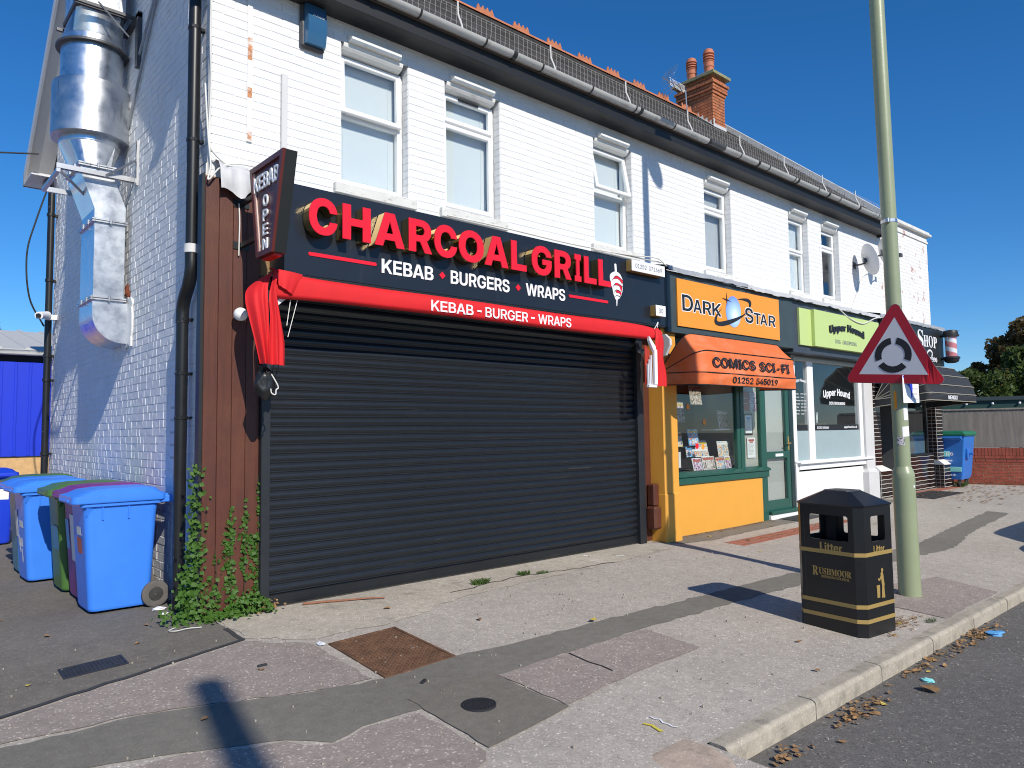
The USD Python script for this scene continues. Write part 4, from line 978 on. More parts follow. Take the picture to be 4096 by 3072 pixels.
# roller shutter: each lath a piece
sh = thing('roller_shutter', 'closed black roller shutter of ribbed laths across the kebab shop', 'shutter')
n = 35; PIT = .0878; zb = .125
prof = [(0, .0), (-.004, .004), (-.006, .010), (-.004, .015), (-.010, .020), (-.0165, .032), (-.019, .046), (-.0165, .062), (-.010, .074), (-.004, .080), (-.003, .0838), (0, .0865)]
k_ = len(prof)
for i in range(n):
    z = zb + i * PIT; V, F = [], []
    dx = rng.normal(0, .0008, 3); xs_ = (2.90, 4.6, 6.4, 8.39)
    for c, x in enumerate(xs_):
        V += [(x, YS - .002 + p[0] + (dx[c - 1] if 0 < c < 3 else 0), z + p[1]) for p in prof]
    for c in range(3):
        for j in range(k_ - 1):
            a = c * k_ + j; F += [[a, a + k_, a + k_ + 1], [a, a + k_ + 1, a + 1]]
    obj('slat', M3(V, F), 'shutter', sh, smooth=50)
obj('bottom_rail', [bbox(2.905, 8.385, YS - .022, YS + .02, .018, .122, .006), box(2.905, 8.385, YS - .028, YS - .020, .03, .045)], 'shutter', sh)
obj('rubber_seal', box(2.905, 8.385, YS - .012, YS + .012, -.01, .019), 'rubber', sh)
obj('slot', bbox(6.98, 7.42, YS - .0235, YS - .016, zb + 11 * PIT + .030, zb + 11 * PIT + .050, .002), 'joint_black', sh, label='letter slot in the shutter')
# brown pipe stub and black box by the right end
st = thing('pipe_boot', 'short brown pipe boot at the foot of the boards beside the orange pilaster', 'pipe')
obj('boot', [bbox(8.58, 8.74, 6.58, 6.76, .19, .52, .03), bbox(8.62, 8.74, 6.62, 6.76, .52, .84, .02)], 'brown_board', st)
# fascia sign
fs = thing('fascia_sign', 'navy fascia sign with raised red letters CHARCOAL GRILL', 'sign')
FX0, FX1, FZ0, FZ1 = 2.915, 8.76, 3.135, 4.005
obj('board', [bbox(FX0, FX1, YFA, 6.84, FZ0, FZ1, .004)], 'navy', fs)
obj('edge_trim', [bbox(FX1 + .001, FX1 + .075, YFA + .012, 6.84, FZ0 - .01, FZ1 + .02, .004), box(FX0, FX1, YFA + .004, YFA + .06, FZ0 - .022, FZ0 - .001)], 'dark_frame', fs)
LX = [('C', 3.095, 3.385), ('H', 3.445, 3.755), ('A', 3.805, 4.155), ('R', 4.21, 4.50), ('C', 4.535, 4.835), ('O', 4.865, 5.215), ('A', 5.235, 5.585), ('L', 5.635, 5.875),
      ('G', 5.965, 6.295), ('R', 6.35, 6.645), ('I', 6.71, 6.825), ('L', 6.885, 7.115), ('L', 7.16, 7.40)]
for chn, a, b in LX:
    g = text2d(chn, 800, px=220); rd = chn in 'COG'; h = .345
    g = fit(g, b - a, h); z = 3.522
    le = obj('letter', front(extrude(g, .118), a, YFA - .012, z), 'gold', fs)
    obj('letter_face', front(extrude(g.buffer(.002), .012), a - .0, YFA - .130, z), 'red_face', le)
pl_ = lambda s, w, x, z, wid, h, d, y, m, par, **k: obj('lettering', front(extrude(fit(text2d(s, w, **k), wid, h), d), x, y, z), m, par)
for s, x, w in (('KEBAB', 3.965, .65), ('BURGERS', 4.85, .87), ('WRAPS', 5.985, .68)):
    pl_(s, 700, x, 3.275, w, .148, .006, YFA - .0005, 'white_face', fs)
for x in (4.735, 5.86): obj('diamond', front(extrude(Polygon([(0, -.042), (.042, 0), (0, .042), (-.042, 0)]), .006), x, YFA - .0005, 3.35), 'red_face', fs)
for a, b in ((3.155, 3.905), (6.735, 7.495)): obj('rule', front(extrude(LineString([(a + .018, 0), (b - .018, 0)]).buffer(.018), .006), 0, YFA - .0005, 3.352), 'red_face', fs)
# the kebab on its spit
def P2(pts): return Polygon([((x - 330) / 1404 * .84 * .88, -(y - 900) / 1404 * .84 * .74) for x, y in pts])
# outline traced as a drawing on the sign: a tapering stack with lobed left side
body = curve([(135, 700), (160, 620), (240, 570), (340, 560), (450, 620), (525, 740), (548, 830), (540, 1000), (520, 1130), (460, 1250), (400, 1290), (350, 1310), (300, 1290), (268, 1210), (240, 1150), (220, 1060), (205, 990), (175, 920), (165, 830), (140, 770)], 120)
sx, sz = .00064, .00052
def K2(pts, n=0): return Polygon([((x - 330) * sx, -(y - 900) * sz) for x, y in (curve(pts, n) if n else pts)]).buffer(0)
def skw(g): return affinity.affine_transform(g, [1, 0, .16, 1, 0, 0])
kb = skw(K2(body)).union(skw(K2([(290, 360), (315, 345), (350, 365), (368, 600), (305, 600)]))).union(skw(K2([(325, 1230), (375, 1230), (345, 1475), (330, 1475)])))
ke = obj('kebab_emblem', front(extrude(kb, .008), 7.665, YFA - .0005, 3.615), 'white_face', fs)
for k, (a, b, c) in enumerate((((185, 790), (330, 660), (545, 800)), ((215, 960), (330, 850), (530, 960)), ((255, 1110), (340, 1030), (490, 1130)), ((290, 1230), (350, 1180), (450, 1250)))):
    t = 34 - 6 * k
    up = curve([a, (b[0] - 20, b[1] + 10), (b[0] + 90, b[1] + 40), c], 24); lo = curve([(c[0] - 4, c[1] + t), (b[0] + 80, b[1] + 40 + t), (b[0] - 10, b[1] + 10 + t * .9), (a[0] + 2, a[1] + 6)], 24)
    obj('emblem_line', front(extrude(skw(K2(np.vstack([up, lo]))), .004), 7.665, YFA - .0085, 3.615), 'navy', ke)
for k, (a, b, c, d) in enumerate((((220, 745), (350, 690), (540, 820), (525, 900)), ((270, 915), (340, 865), (515, 985), (490, 1110)), ((300, 1090), (350, 1065), (495, 1140), (455, 1220)))):
    up = curve([a, b, c], 16); lo = curve([d, (b[0] + 90, b[1] + 100 - k * 8), (b[0], b[1] + 55), (a[0], a[1] + 4)], 20)
    obj('emblem_meat', front(extrude(skw(K2(np.vstack([up, lo]))), .004), 7.665, YFA - .013, 3.615), 'red_face', ke)
# number plates
for lab, x0, x1, z0, z1, s, wid, h in (('white telephone number plate reading 01252 371669 on the navy fascia', 7.89, 8.63, 3.825, 3.975, '01252  371669', .60, .060), ('small white house number plate reading 30 on the navy fascia', 8.405, 8.625, 3.245, 3.395, '30', .10, .062)):
    t = thing('number_plate', lab, 'number plate')
    obj('case', bbox(x0, x1, YFA - .10, YFA - .001, z0, z1, .004), 'gold_plain', t)
    obj('face', bbox(x0 - .003, x1 + .003, YFA - .112, YFA - .10, z0 - .003, z1 + .003, .004), 'white_face', t)
    obj('lettering', front(extrude(fit(text2d(s, 500), wid, h), .002), (x0 + x1) / 2 - wid / 2, YFA - .1125, (z0 + z1) / 2 - h / 2), 'grey_print', t)
# lead flashing over the shopfronts, torn at the left
def flashing(label, x0, x1, z, m, amp, seed, y=6.40):
    r = np.random.default_rng(seed); n = max(3, int((x1 - x0) / .12)); X_ = np.linspace(x0, x1, n); V = []
    for x in X_:
        a = r.normal(0, amp); b = r.normal(0, amp * .6)
        V += [(x, YW - .004, z + .13), (x, y + .02 + b, z + .04 + a * .4), (x, y + b - .006, z + .03 + a * .4), (x, y + b - .008, z - .035 + a), (x, y + b - .004, z - .035 + a), (x, y + .01 + b, z + .02 + a * .4)]
    F = []
    for i in range(n - 1):
        for j in range(5): p = 6 * i + j; F += [[p, p + 1, p + 7], [p, p + 7, p + 6]]
    return obj('lead_flashing', M3(V, F), m, None, label, 'flashing')
flashing('grey lead flashing crumpled along the top of the comic shop fascia', 8.78, 11.0, 4.0, 'lead', .008, 3)
flashing('pale lead flashing strip sagging above the lime green sign and its left neighbour', 10.98, 16.3, 3.985, 'lead_light', .010, 4)
flashing('flashing strip above the black barber shop sign', 16.3, 20.2, 4.03, 'lead', .008, 5)
r = np.random.default_rng(8); V = []; nx_ = 15
for i in range(nx_):
    x = 2.40 + i * .036
    for j, (y, z) in enumerate(((6.85, 4.20), (6.78, 4.17), (6.70, 4.13), (6.66, 4.08), (6.655, 4.00), (6.66, 3.94))):
        V.append((x + r.normal(0, .004), y + r.normal(0, .012), z + (.02 * math.sin(i * 1.1 + j)) + (-.10 * (j > 3) * (.3 + .7 * math.sin(i * .35) ** 2)) - .02 * i / nx_))
q = np.arange(nx_ * 6).reshape(nx_, 6)
F = np.concatenate([np.stack([q[:-1, :-1], q[1:, :-1], q[1:, 1:]], -1).reshape(-1, 3), np.stack([q[:-1, :-1], q[1:, 1:], q[:-1, 1:]], -1).reshape(-1, 3)])
obj('torn_flashing', M3(V, F), 'lead_light', None, 'torn grey lead sheet drooping over the top of the brown boards', 'flashing', smooth=60)
# projecting sign KEBAB / OPEN: a tapering box standing out from the boards
ps = thing('projecting_sign', 'maroon tapering projecting sign reading KEBAB over OPEN down its length', 'sign')
PXs, PT = 2.575, .105
yi0, yo0, yi1, yo1, zt, zb_ = 6.385, 5.69, 6.225, 5.905, 4.005, 3.175       # inner and outer edge at the top and at the bottom
out = Polygon([(-yi0, zt), (-yo0, zt), (-yo1, zb_), (-yi1, zb_)])
obj('case', left(extrude(out, PT), PXs + PT + .004, 0, 0), 'dark_frame', ps)
fr = out.buffer(.002).difference(out.buffer(-.045, join_style='mitre'))
obj('frame', left(extrude(fr, .026), PXs + .004, 0, 0), 'sign_maroon', ps)
obj('face', left(extrude(out.buffer(-.043), .006), PXs + .006, 0, 0), 'sign_maroon', ps)
inn = out.buffer(-.055, join_style='mitre'); c = list(inn.exterior.coords)
for a, b in zip(c, c[1:]):
    if abs(a[1] - b[1]) > .4: obj('tube_trim', left(extrude(LineString([a, b]).buffer(.010), .012), PXs, 0, 0), 'sign_trim', ps)
def lside(s, w, yc, z, wid, h, d=.014, m='white_face'):
    g = fit(text2d(s, w), wid, h); g = affinity.translate(g, -yc - wid / 2, z)
    obj('lettering', left(extrude(g, d), PXs - .004, 0, 0), m, ps)
lside('KEBAB', 600, 6.045, 3.77, .52, .135)
for k, chn in enumerate('OPEN'): lside(chn, 600, 6.055, 3.605 - k * .128, .095, .098)
obj('under_light', left(extrude(Polygon([(-6.19, zb_ - .02), (-5.94, zb_ - .02), (-5.94, zb_), (-6.19, zb_)]), .07), PXs + .09, 0, 0), 'red_glow', ps)
for z in (3.80, 3.40):
    obj('bracket', [box(2.61, 2.645, 6.2, 6.76, z - .02, z + .02), box(2.55, 2.70, 6.745, 6.757, z - .035, z + .035)], 'dark_frame', ps)
cable('white flex hanging from the projecting sign bracket down the brown boards', [(2.60, 6.745, 3.80), (2.605, 6.74, 3.62), (2.60, 6.735, 3.40), (2.60, 6.74, 3.30)], .007, name='cable')

# red awning rolled up below the fascia; its cloth ends droop
aw = thing('red_awning', 'red cloth awning rolled up under the navy fascia, ends drooping, lettered KEBAB - BURGER - WRAPS', 'awning')
AX0, AX1 = 2.72, 8.30
obj('cassette', [tube([(AX0, 6.36, 3.00), (AX1 + .12, 6.36, 3.00)], .065, 14), box(AX0, AX1 + .1, 6.38, 6.46, 2.97, 3.06)], 'dark_frame', aw)
def band(y, z): pass
XS_ = np.linspace(AX0, AX1, 70); V = []
profA = [(6.34, 3.072), (6.27, 3.068), (6.215, 3.045), (6.195, 3.005), (6.190, 2.95), (6.192, 2.90), (6.20, 2.872), (6.24, 2.862), (6.30, 2.872)]
for i, x in enumerate(XS_):
    t = (x - AX0); w = .010 * math.sin(x * 5.1) * math.exp(-t / 1.5) ; e = math.exp(-t / .22); er = math.exp(-(AX1 - x) / .18)
    for j, (y, z) in enumerate(profA): V.append((x, y + w - .02 * er * (j > 3) + .003 * math.sin(3.1 * x + j), z + .06 * e * (j < 4) - .02 * e * (j > 4) - .05 * er * (j < 3) + .004 * math.sin(1.7 * x)))
kA = len(profA); F = []
for i in range(len(XS_) - 1):
    for j in range(kA - 1): a = i * kA + j; F += [[a, a + 1, a + kA + 1], [a, a + kA + 1, a + kA]]
obj('cloth', M3(V, F), 'red_cloth', aw, smooth=60)
for s, x, wd in (('KEBAB', 4.40, .56), ('-', 5.015, .06), ('BURGER', 5.13, .64), ('-', 5.82, .06), ('WRAPS', 5.935, .56)):
    if s == '-': obj('lettering', xf(box(x, x + wd, 0, .002, 0, .02), rotx(math.radians(-1.5)), (0, 6.186, 2.94)), 'white_face', aw)
    else: obj('lettering', xf(front(extrude(fit(text2d(s, 600), wd, .112), .002), 0, 0, 0), None, (x, 6.1872, 2.893)), 'white_face', aw)
def drape(xa, xb, y, zt, zb, folds, amp, seed, lean=0.0, name='drooping_end'):
    """a hanging gathered piece of cloth"""
    r = np.random.default_rng(seed); nu, nv = 40, 16; V = []
    ph = r.uniform(0, 6, 3)
    for j in range(nv):
        t = j / (nv - 1); z = zt + (zb - zt) * t
        for i in range(nu):
            s = i / (nu - 1); g_ = 1 - .25 * math.sin(math.pi * t) + .12 * t
            x = xa + (xb - xa) * (.5 + (s - .5) * g_) + lean * t; yy = y + amp * (.35 + .65 * t) * math.sin(folds * math.pi * s + ph[0] + .6 * t) + .35 * amp * math.sin(2.3 * folds * math.pi * s + ph[1])
            V.append((x, yy - .05 * math.sin(math.pi * min(1, t * 1.3)), z + .012 * math.sin(5 * s + ph[2]) * (t > .95)))
    q = np.arange(nu * nv).reshape(nv, nu)
    F = np.concatenate([np.stack([q[:-1, :-1], q[1:, :-1], q[1:, 1:]], -1).reshape(-1, 3), np.stack([q[:-1, :-1], q[1:, 1:], q[:-1, 1:]], -1).reshape(-1, 3)])
    return obj(name, M3(V, F), 'red_cloth', aw, smooth=70)
# left end: from the top corner the cloth falls in two lobes with a gap that shows the white arm
V = [];
def lobe(P, nu=14, nv=14, wob=.02, seed=0, name='drooping_end'):
    """bilinear cloth between a left and a right guide curve"""
    Lc, Rc = curve(P[0], nv), curve(P[1], nv); nv_ = min(len(Lc), len(Rc)); V = []; r = np.random.default_rng(seed); ph = r.uniform(0, 6)
    for j in range(nv_):
        for i in range(nu):
            s = i / (nu - 1); p = Lc[j] * (1 - s) + Rc[j] * s; p = p + np.array([0, -1, 0]) * (wob * math.sin(math.pi * s) * 2.2 + wob * math.sin(5.2 * math.pi * s + ph) * (j / nv_)); V.append(p)
    q = np.arange(nu * nv_).reshape(nv_, nu)
    F = np.concatenate([np.stack([q[:-1, :-1], q[1:, :-1], q[1:, 1:]], -1).reshape(-1, 3), np.stack([q[:-1, :-1], q[1:, 1:], q[:-1, 1:]], -1).reshape(-1, 3)])
    obj(name, M3(V, F), 'red_cloth', aw, smooth=70)
lobe([[(2.66, 6.36, 3.04), (2.52, 6.32, 2.92), (2.475, 6.26, 2.80), (2.50, 6.22, 2.62), (2.545, 6.20, 2.42), (2.585, 6.20, 2.245)], [(2.74, 6.28, 3.10), (2.66, 6.20, 2.98), (2.635, 6.16, 2.85), (2.64, 6.15, 2.65), (2.645, 6.15, 2.42), (2.655, 6.16, 2.24)]], 18, 20, .022, 1)
lobe([[(2.74, 6.28, 3.10), (2.68, 6.18, 2.98), (2.64, 6.15, 2.84), (2.645, 6.14, 2.65), (2.64, 6.15, 2.42), (2.65, 6.16, 2.24)], [(2.76, 6.20, 3.10), (2.71, 6.16, 2.95), (2.72, 6.16, 2.86), (2.77, 6.18, 2.64), (2.815, 6.20, 2.44), (2.815, 6.20, 2.235)]], 18, 20, .018, 2)
lobe([[(2.74, 6.20, 3.10), (2.73, 6.18, 3.02), (2.74, 6.17, 2.95)], [(2.98, 6.20, 3.08), (2.92, 6.19, 2.97), (2.88, 6.19, 2.88)]], 10, 8, .006, 3)
obj('folding_arm', [hexa([(2.74, 6.24, 2.76), (2.90, 6.30, 2.885), (2.90, 6.33, 2.885), (2.74, 6.27, 2.76), (2.74, 6.24, 2.82), (2.90, 6.30, 2.90), (2.90, 6.33, 2.90), (2.74, 6.27, 2.82)])], 'white_face', aw)
lobe([[(8.16, 6.18, 3.02), (8.14, 6.16, 2.90), (8.13, 6.16, 2.82), (8.13, 6.17, 2.60), (8.13, 6.18, 2.40), (8.12, 6.19, 2.225)], [(8.26, 6.24, 3.03), (8.36, 6.22, 2.94), (8.39, 6.22, 2.82), (8.36, 6.22, 2.62), (8.42, 6.22, 2.42), (8.425, 6.22, 2.225)]], 18, 20, .020, 4)
obj('folding_arm', [bbox(8.08, 8.14, 6.14, 6.18, 2.24, 2.72, .004), hexa([(8.0, 6.16, 2.84), (8.12, 6.16, 2.66), (8.12, 6.20, 2.66), (8.0, 6.20, 2.84), (8.0, 6.16, 2.90), (8.14, 6.16, 2.76), (8.14, 6.20, 2.76), (8.0, 6.20, 2.90)])] + [bbox(7.96 + .035 * k, 7.972 + .035 * k, 6.16, 6.19, 2.235, 2.52 + .06 * k, .002) for k in range(3)] + [bbox(7.95, 8.12, 6.14, 6.19, 2.20, 2.235, .004)], 'white_face', aw)
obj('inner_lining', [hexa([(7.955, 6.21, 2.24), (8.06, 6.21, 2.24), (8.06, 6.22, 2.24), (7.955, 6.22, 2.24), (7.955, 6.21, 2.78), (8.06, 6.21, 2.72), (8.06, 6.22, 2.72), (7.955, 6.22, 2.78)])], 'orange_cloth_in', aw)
ep = Polygon([(-6.40, 2.98), (-6.28, 2.98), (-6.20, 2.90), (-6.20, 2.82), (-6.28, 2.68), (-6.38, 2.66)])
obj('end_plate', left(extrude(ep, .05), 8.56, 0, 0), 'grey_joinery', aw)
obj('hook', tube(curve([(8.30, 6.30, 3.04), (8.33, 6.28, 3.10), (8.36, 6.28, 3.14), (8.35, 6.29, 3.06)], 10), .006, 6), 'white_face', aw)
for x0, x1 in (((2.83, 6.20, 2.60), (2.90, 6.27, 2.87)), ((2.85, 6.22, 2.50), (2.97, 6.27, 2.88))): obj('cord', tube([x0, x1], .004, 5), 'cable_white', aw)
# black bundle hanging under the left end
bg = thing('black_bundle', 'black bag with loose cord hanging below the left drooping end of the red awning', 'bag')
b_ = trimesh.creation.icosphere(subdivisions=3, radius=1.0); v = b_.vertices * np.array([.085, .07, .14]); nse = meshkit.fbm(b_.vertices * 2.2 + 5, 3, 4)[:, None]
obj('bag', M3(v * (.8 + .45 * nse) + np.array([2.665, 6.28, 2.075]), b_.faces), 'black_plastic', bg, smooth=True)
obj('strap', [tube([(2.62, 6.26, 2.24), (2.63, 6.27, 2.16)], .02, 6), tube([(2.665, 6.28, 2.24), (2.66, 6.28, 2.15)], .018, 6)], 'black_plastic', bg)
obj('cord', tube(curve([(2.70, 6.22, 2.16), (2.74, 6.20, 2.08), (2.755, 6.20, 2.04), (2.735, 6.20, 2.02), (2.73, 6.20, 1.98), (2.70, 6.21, 1.99), (2.69, 6.21, 2.03)], 24), .006, 6), 'cable_white', bg)
# cameras
dc = thing('dome_camera', 'white dome camera on the brown boards left of the red awning', 'camera')
s_ = trimesh.creation.icosphere(subdivisions=3, radius=.062)
obj('dome', M3(s_.vertices + np.array([2.585, 6.64, 2.735]), s_.faces), 'white_face', dc, smooth=True); obj('mount', tube([(2.60, 6.66, 2.74), (2.63, 6.76, 2.76)], .05, 14), 'grey_joinery', dc, smooth=40)
bc = thing('bullet_camera', 'grey bullet camera under the right end of the red awning', 'camera')
obj('body', tube([(8.43, 6.60, 2.745), (8.29, 6.44, 2.715)], .048, 16), 'grey_joinery', bc, smooth=40); obj('lens', tube([(8.29, 6.44, 2.715), (8.284, 6.432, 2.713)], .034, 16), 'black_print', bc); obj('mount', tube([(8.43, 6.60, 2.745), (8.45, 6.72, 2.78)], .03, 10), 'grey_joinery', bc)
# ------------------------------------------------------------------ the comic shop
co = thing('comic_shopfront', 'orange painted shopfront with green frames, the comic shop with orange canopy', 'shopfront')
obj('pilaster', [bbox(8.757, 9.105, 6.53, 6.80, -.10, 3.12, .008), bbox(8.752, 9.135, 6.512, 6.80, -.10, .70, .02)], 'orange_wall', co)
obj('stall_riser', bbox(9.105, 11.995, 6.742, 6.84, -.10, .772, .006), 'orange_wall', co)
obj('sill', [bbox(9.136, 12.03, 6.712, 6.84, .774, .885, .008), hull([(9.136, 6.69, .888), (12.045, 6.69, .888), (9.136, 6.69, .918), (12.045, 6.69, .918), (9.136, 6.80, .97), (12.045, 6.80, .97), (9.136, 6.80, .888), (12.045, 6.80, .888)])], 'green_paint', co)
obj('mullion', [bbox(11.07, 11.165, 6.735, 6.83, .93, 3.08, .01), bbox(11.17, 11.285, 6.725, 6.83, .93, 3.08, .01)], 'green_paint', co)
obj('mullion', bbox(11.83, 12.005, 6.73, 6.85, -.04, 3.08, .012), 'green_paint', co)
obj('window_frame', [bbox(9.107, 9.15, 6.745, 6.83, .93, 3.08, .008), box(9.15, 11.07, 6.75, 6.83, 2.95, 3.08), box(11.285, 11.83, 6.75, 6.83, 2.95, 3.08)], 'green_paint', co)
obj('pane', box(9.15, 11.07, 6.772, 6.778, .95, 2.96), 'shop_pane', co)
obj('pane', box(11.285, 11.83, 6.772, 6.778, .95, 2.96), 'shop_pane', co)
obj('fascia', [bbox(8.84, 12.60, 6.46, 6.84, 3.06, 3.97, .004)], 'teal_fascia', co)
obj('fascia', [bbox(12.603, 16.35, 6.475, 6.84, 3.00, 3.96, .004)], 'blue_fascia', co)
# inside the window: display floor, back partition, a side panel behind the narrow light, shelves
obj('display_floor', box(9.12, 11.3, 6.80, 7.75, .86, .93), 'room_floor', co)
obj('back_partition', [box(9.1, 11.4, 7.75, 7.80, .0, 3.2)], mat('room_brown', (.085, .075, .055), .9, var=.2, scale=3), co)
obj('side_partition', [box(11.30, 11.34, 6.80, 7.75, .9, 3.1), box(9.08, 9.11, 6.80, 7.75, .9, 3.1)], 'room_beige', co)
obj('ceiling', box(9.1, 13.1, 6.80, 9.4, 3.2, 3.25), 'room', co)
obj('notice_board', box(11.33, 11.83, 6.81, 6.83, .93, 3.0), 'beige_panel', co)
obj('shelf', [bbox(10.62, 11.29, 6.86, 7.15, 1.605, 1.625, .003)], 'blind', co)
obj('shelf', [bbox(9.2, 10.5, 7.15, 7.5, 1.32, 1.34, .003)], 'room_beige', co)
# door
dr = UsdGeom.Xform.Define(stage, numbered(pth(co), 'door')); 
DY = 6.80
obj('door_stile', [bbox(12.01, 12.055, DY - .03, DY + .03, .16, 2.95, .008), bbox(12.79, 12.90, DY - .03, DY + .03, .16, 2.95, .010), bbox(12.055, 12.79, DY - .029, DY + .03, 1.08, 1.205, .008), bbox(12.055, 12.79, DY - .029, DY + .03, .16, .34, .008), bbox(12.055, 12.79, DY - .029, DY + .03, 2.80, 2.95, .008)], 'green_paint', dr)
obj('door_panel', [box(12.055, 12.79, DY - .004, DY + .004, 1.20, 2.81), box(12.055, 12.79, DY - .004, DY + .004, .335, 1.085)], 'pane', dr)
obj('door_lining', [box(12.03, 12.80, DY + .05, DY + .07, .16, 2.95)], 'beige_panel', dr)
obj('letter_plate', bbox(12.36, 12.63, DY - .036, DY - .030, 1.115, 1.165, .002), 'white_face', dr)
obj('handle', [tube([(12.845, DY - .03, 1.345), (12.845, DY - .075, 1.345), (12.72, DY - .078, 1.345)], .011, 8), bbox(12.825, 12.865, DY - .036, DY - .028, 1.22, 1.47, .004)], 'gold_plain', dr)
obj('door_frame', [bbox(12.905, 13.04, 6.76, 6.86, .10, 3.0, .01)], 'green_dark', co)
obj('threshold', [bbox(11.99, 13.14, 6.66, 6.86, .105, .165, .008)], 'green_paint', co)
obj('door_step', bbox(11.99, 13.20, 6.685, 6.90, -.08, .103, .006), 'white_joinery', co)
# sign board
db = thing('comic_shop_sign', 'orange sign board lettered DARK STAR with a blue planet and ring', 'sign')
obj('board', bbox(9.055, 12.06, 6.436, 6.458, 3.165, 3.885, .002), 'orange_board', db)
def sgn(s, wt, x0, x1, z, h, m, d, out, par, y=6.4355, tag_='lettering', st=0):
    g = fit(text2d(s, wt, stroke=st), x1 - x0, h)
    obj(tag_ + '_outline', front(extrude(g.buffer(out), .0015), x0, y, z), 'white_face', par)
    obj(tag_, front(extrude(g, d), x0, y - .0018, z), m, par)
for s, a, b, h in (('D', 9.17, 9.445, .245), ('A', 9.455, 9.675, .20), ('R', 9.71, 9.935, .20), ('K', 9.965, 10.215, .20)): sgn(s, 620, a, b, 3.41, h, 'black_print', .003, .014, db)
el = affinity.rotate(affinity.scale(Point(0, 0).buffer(1, 48), .225, .255), -4)
th = np.linspace(0, 2 * math.pi, 120)
def ring(t0, t1, wmax):
    t = np.linspace(t0, t1, 70); c, s = math.cos(.37), math.sin(.37)
    w = np.maximum(.006, wmax * np.sin((t - t0) / (t1 - t0) * math.pi) ** 1.0)
    def pt(k): return np.column_stack([(.60 - k * w) * np.cos(t) * c - (.165 - k * w * .9) * np.sin(t) * s, (.60 - k * w) * np.cos(t) * s + (.165 - k * w * .9) * np.sin(t) * c])
    return Polygon(np.vstack([pt(0), pt(1)[::-1]])).buffer(0)
PCX, PCZ = 10.575, 3.525
obj('planet_ring', front(extrude(ring(-.9, 1.25, .085), .002), PCX, 6.4355, PCZ), 'black_print', db)
obj('planet', front(extrude(el, .002), PCX, 6.4337, PCZ), 'planet', db)
obj('planet_ring', front(extrude(ring(2.1, 5.55, .095), .002), PCX, 6.4317, PCZ), 'black_print', db)
star = Polygon([(0, .14), (.012, .012), (.14, -.02), (.012, -.012), (0, -.10), (-.012, -.012), (-.15, .02), (-.012, .012)])
obj('planet_glint', front(extrude(star, .001), 10.385, 6.4297, 3.70), 'black_print', db)
for s, a, b, h in (('S', 10.92, 11.175, .24), ('T', 11.20, 11.425, .185), ('A', 11.405, 11.63, .185), ('R', 11.685, 11.91, .185)): sgn(s, 620, a, b, 3.39, h, 'black_print', .003, .014, db, 6.4315 if s == 'S' else 6.4355)
for i in range(5):
    for z in (3.20, 3.855): obj('screw', xf(lathe([(.006, 0), (.006, .003)], 6), rotx(math.pi / 2), (9.11 + i * .722, 6.436, z)), 'grey_print', db)
# Dutch canopy: ribs that fan from a hinge on the wall
def dutch(label, x0, x1, hy, hz, ribs, val, m, pip, name='shop_canopy', rnd=.16, inner=None):
    """ribs: (y, z) of each rib's front bar; val: (y, z) of the bottom of the valance"""
    t = thing(name, label, 'canopy')
    allp = ribs + [val]
    def loop(y, z, k):
        P = []
        h = np.array([hy, hz if k < len(ribs) else hz - (ribs[-1][1] - val[1])])
        f = np.array([y, z]); 
        d = np.linalg.norm(f - h); s_ = max(0.0, 1 - rnd / d)
        a = h + (f - h) * s_
        for q_ in np.linspace(0, 1, 8): P.append((x0, *(h + (a - h) * q_)))
        for q_ in np.linspace(0, 1, 6)[1:]:
            ang = q_ * math.pi / 2; P.append((x0 + rnd * (1 - math.cos(ang)), *(a + (f - a) * math.sin(ang))))
        n = 24
        for q_ in np.linspace(0, 1, n)[1:-1]: P.append((x0 + rnd + (x1 - x0 - 2 * rnd) * q_, *f))
        for q_ in np.linspace(1, 0, 6)[:-1]:
            ang = q_ * math.pi / 2; P.append((x1 - rnd * (1 - math.cos(ang)), *(a + (f - a) * math.sin(ang))))
        for q_ in np.linspace(1, 0, 8): P.append((x1, *(h + (a - h) * q_)))
        return np.array(P)
    L = [loop(y, z, k) for k, (y, z) in enumerate(allp)]
    top = L[0].copy(); top[:, 1] = np.maximum(top[:, 1], 0)
    V, F = [], []; m_ = 6; n = len(L[0])
    rows = []
    for a, b, k in zip(L, L[1:], range(len(L))):
        for j in range(m_ + (k == len(L) - 2)):
            q_ = j / m_; p = a * (1 - q_) + b * q_
            sag = (-.012 if k < len(L) - 2 else .008) * math.sin(math.pi * q_)
            c = np.array([(x0 + x1) / 2, hy, hz]); dvec = p - np.array([0, hy, hz]); dvec[:, 0] = 0; nn = np.linalg.norm(dvec, axis=1, keepdims=True); p = p + dvec / np.maximum(nn, .05) * sag
            p[:, 1] += .006 * np.sin(p[:, 0] * 7 + j) * (k == len(L) - 2)
            rows.append(p)
    V = np.vstack(rows); R_ = len(rows)
    for i in range(R_ - 1):
        for j in range(n - 1): a = i * n + j; F += [[a, a + n, a + n + 1], [a, a + n + 1, a + 1]]
    obj('cloth', M3(V, np.array(F)), m, t, smooth=60)
    for k, l in enumerate(L): obj('piping', tube(l + (l - np.array([0, hy, hz])) * np.array([0, .006, .006]), .0075, 5), pip, t)
    return t, L
cn, CL = dutch('orange Dutch canopy over the comic shop lettered COMICS SCI-FI and 01252 545019', 8.80, 11.62, 6.62, 2.455, [(6.17, 3.01), (5.905, 2.745), (5.87, 2.43)], (5.885, 2.255), 'orange_cloth', 'piping_black', rnd=.20)
obj('lining', [box(8.86, 11.56, 6.05, 6.70, 2.425, 2.428)], 'orange_cloth_in', cn)
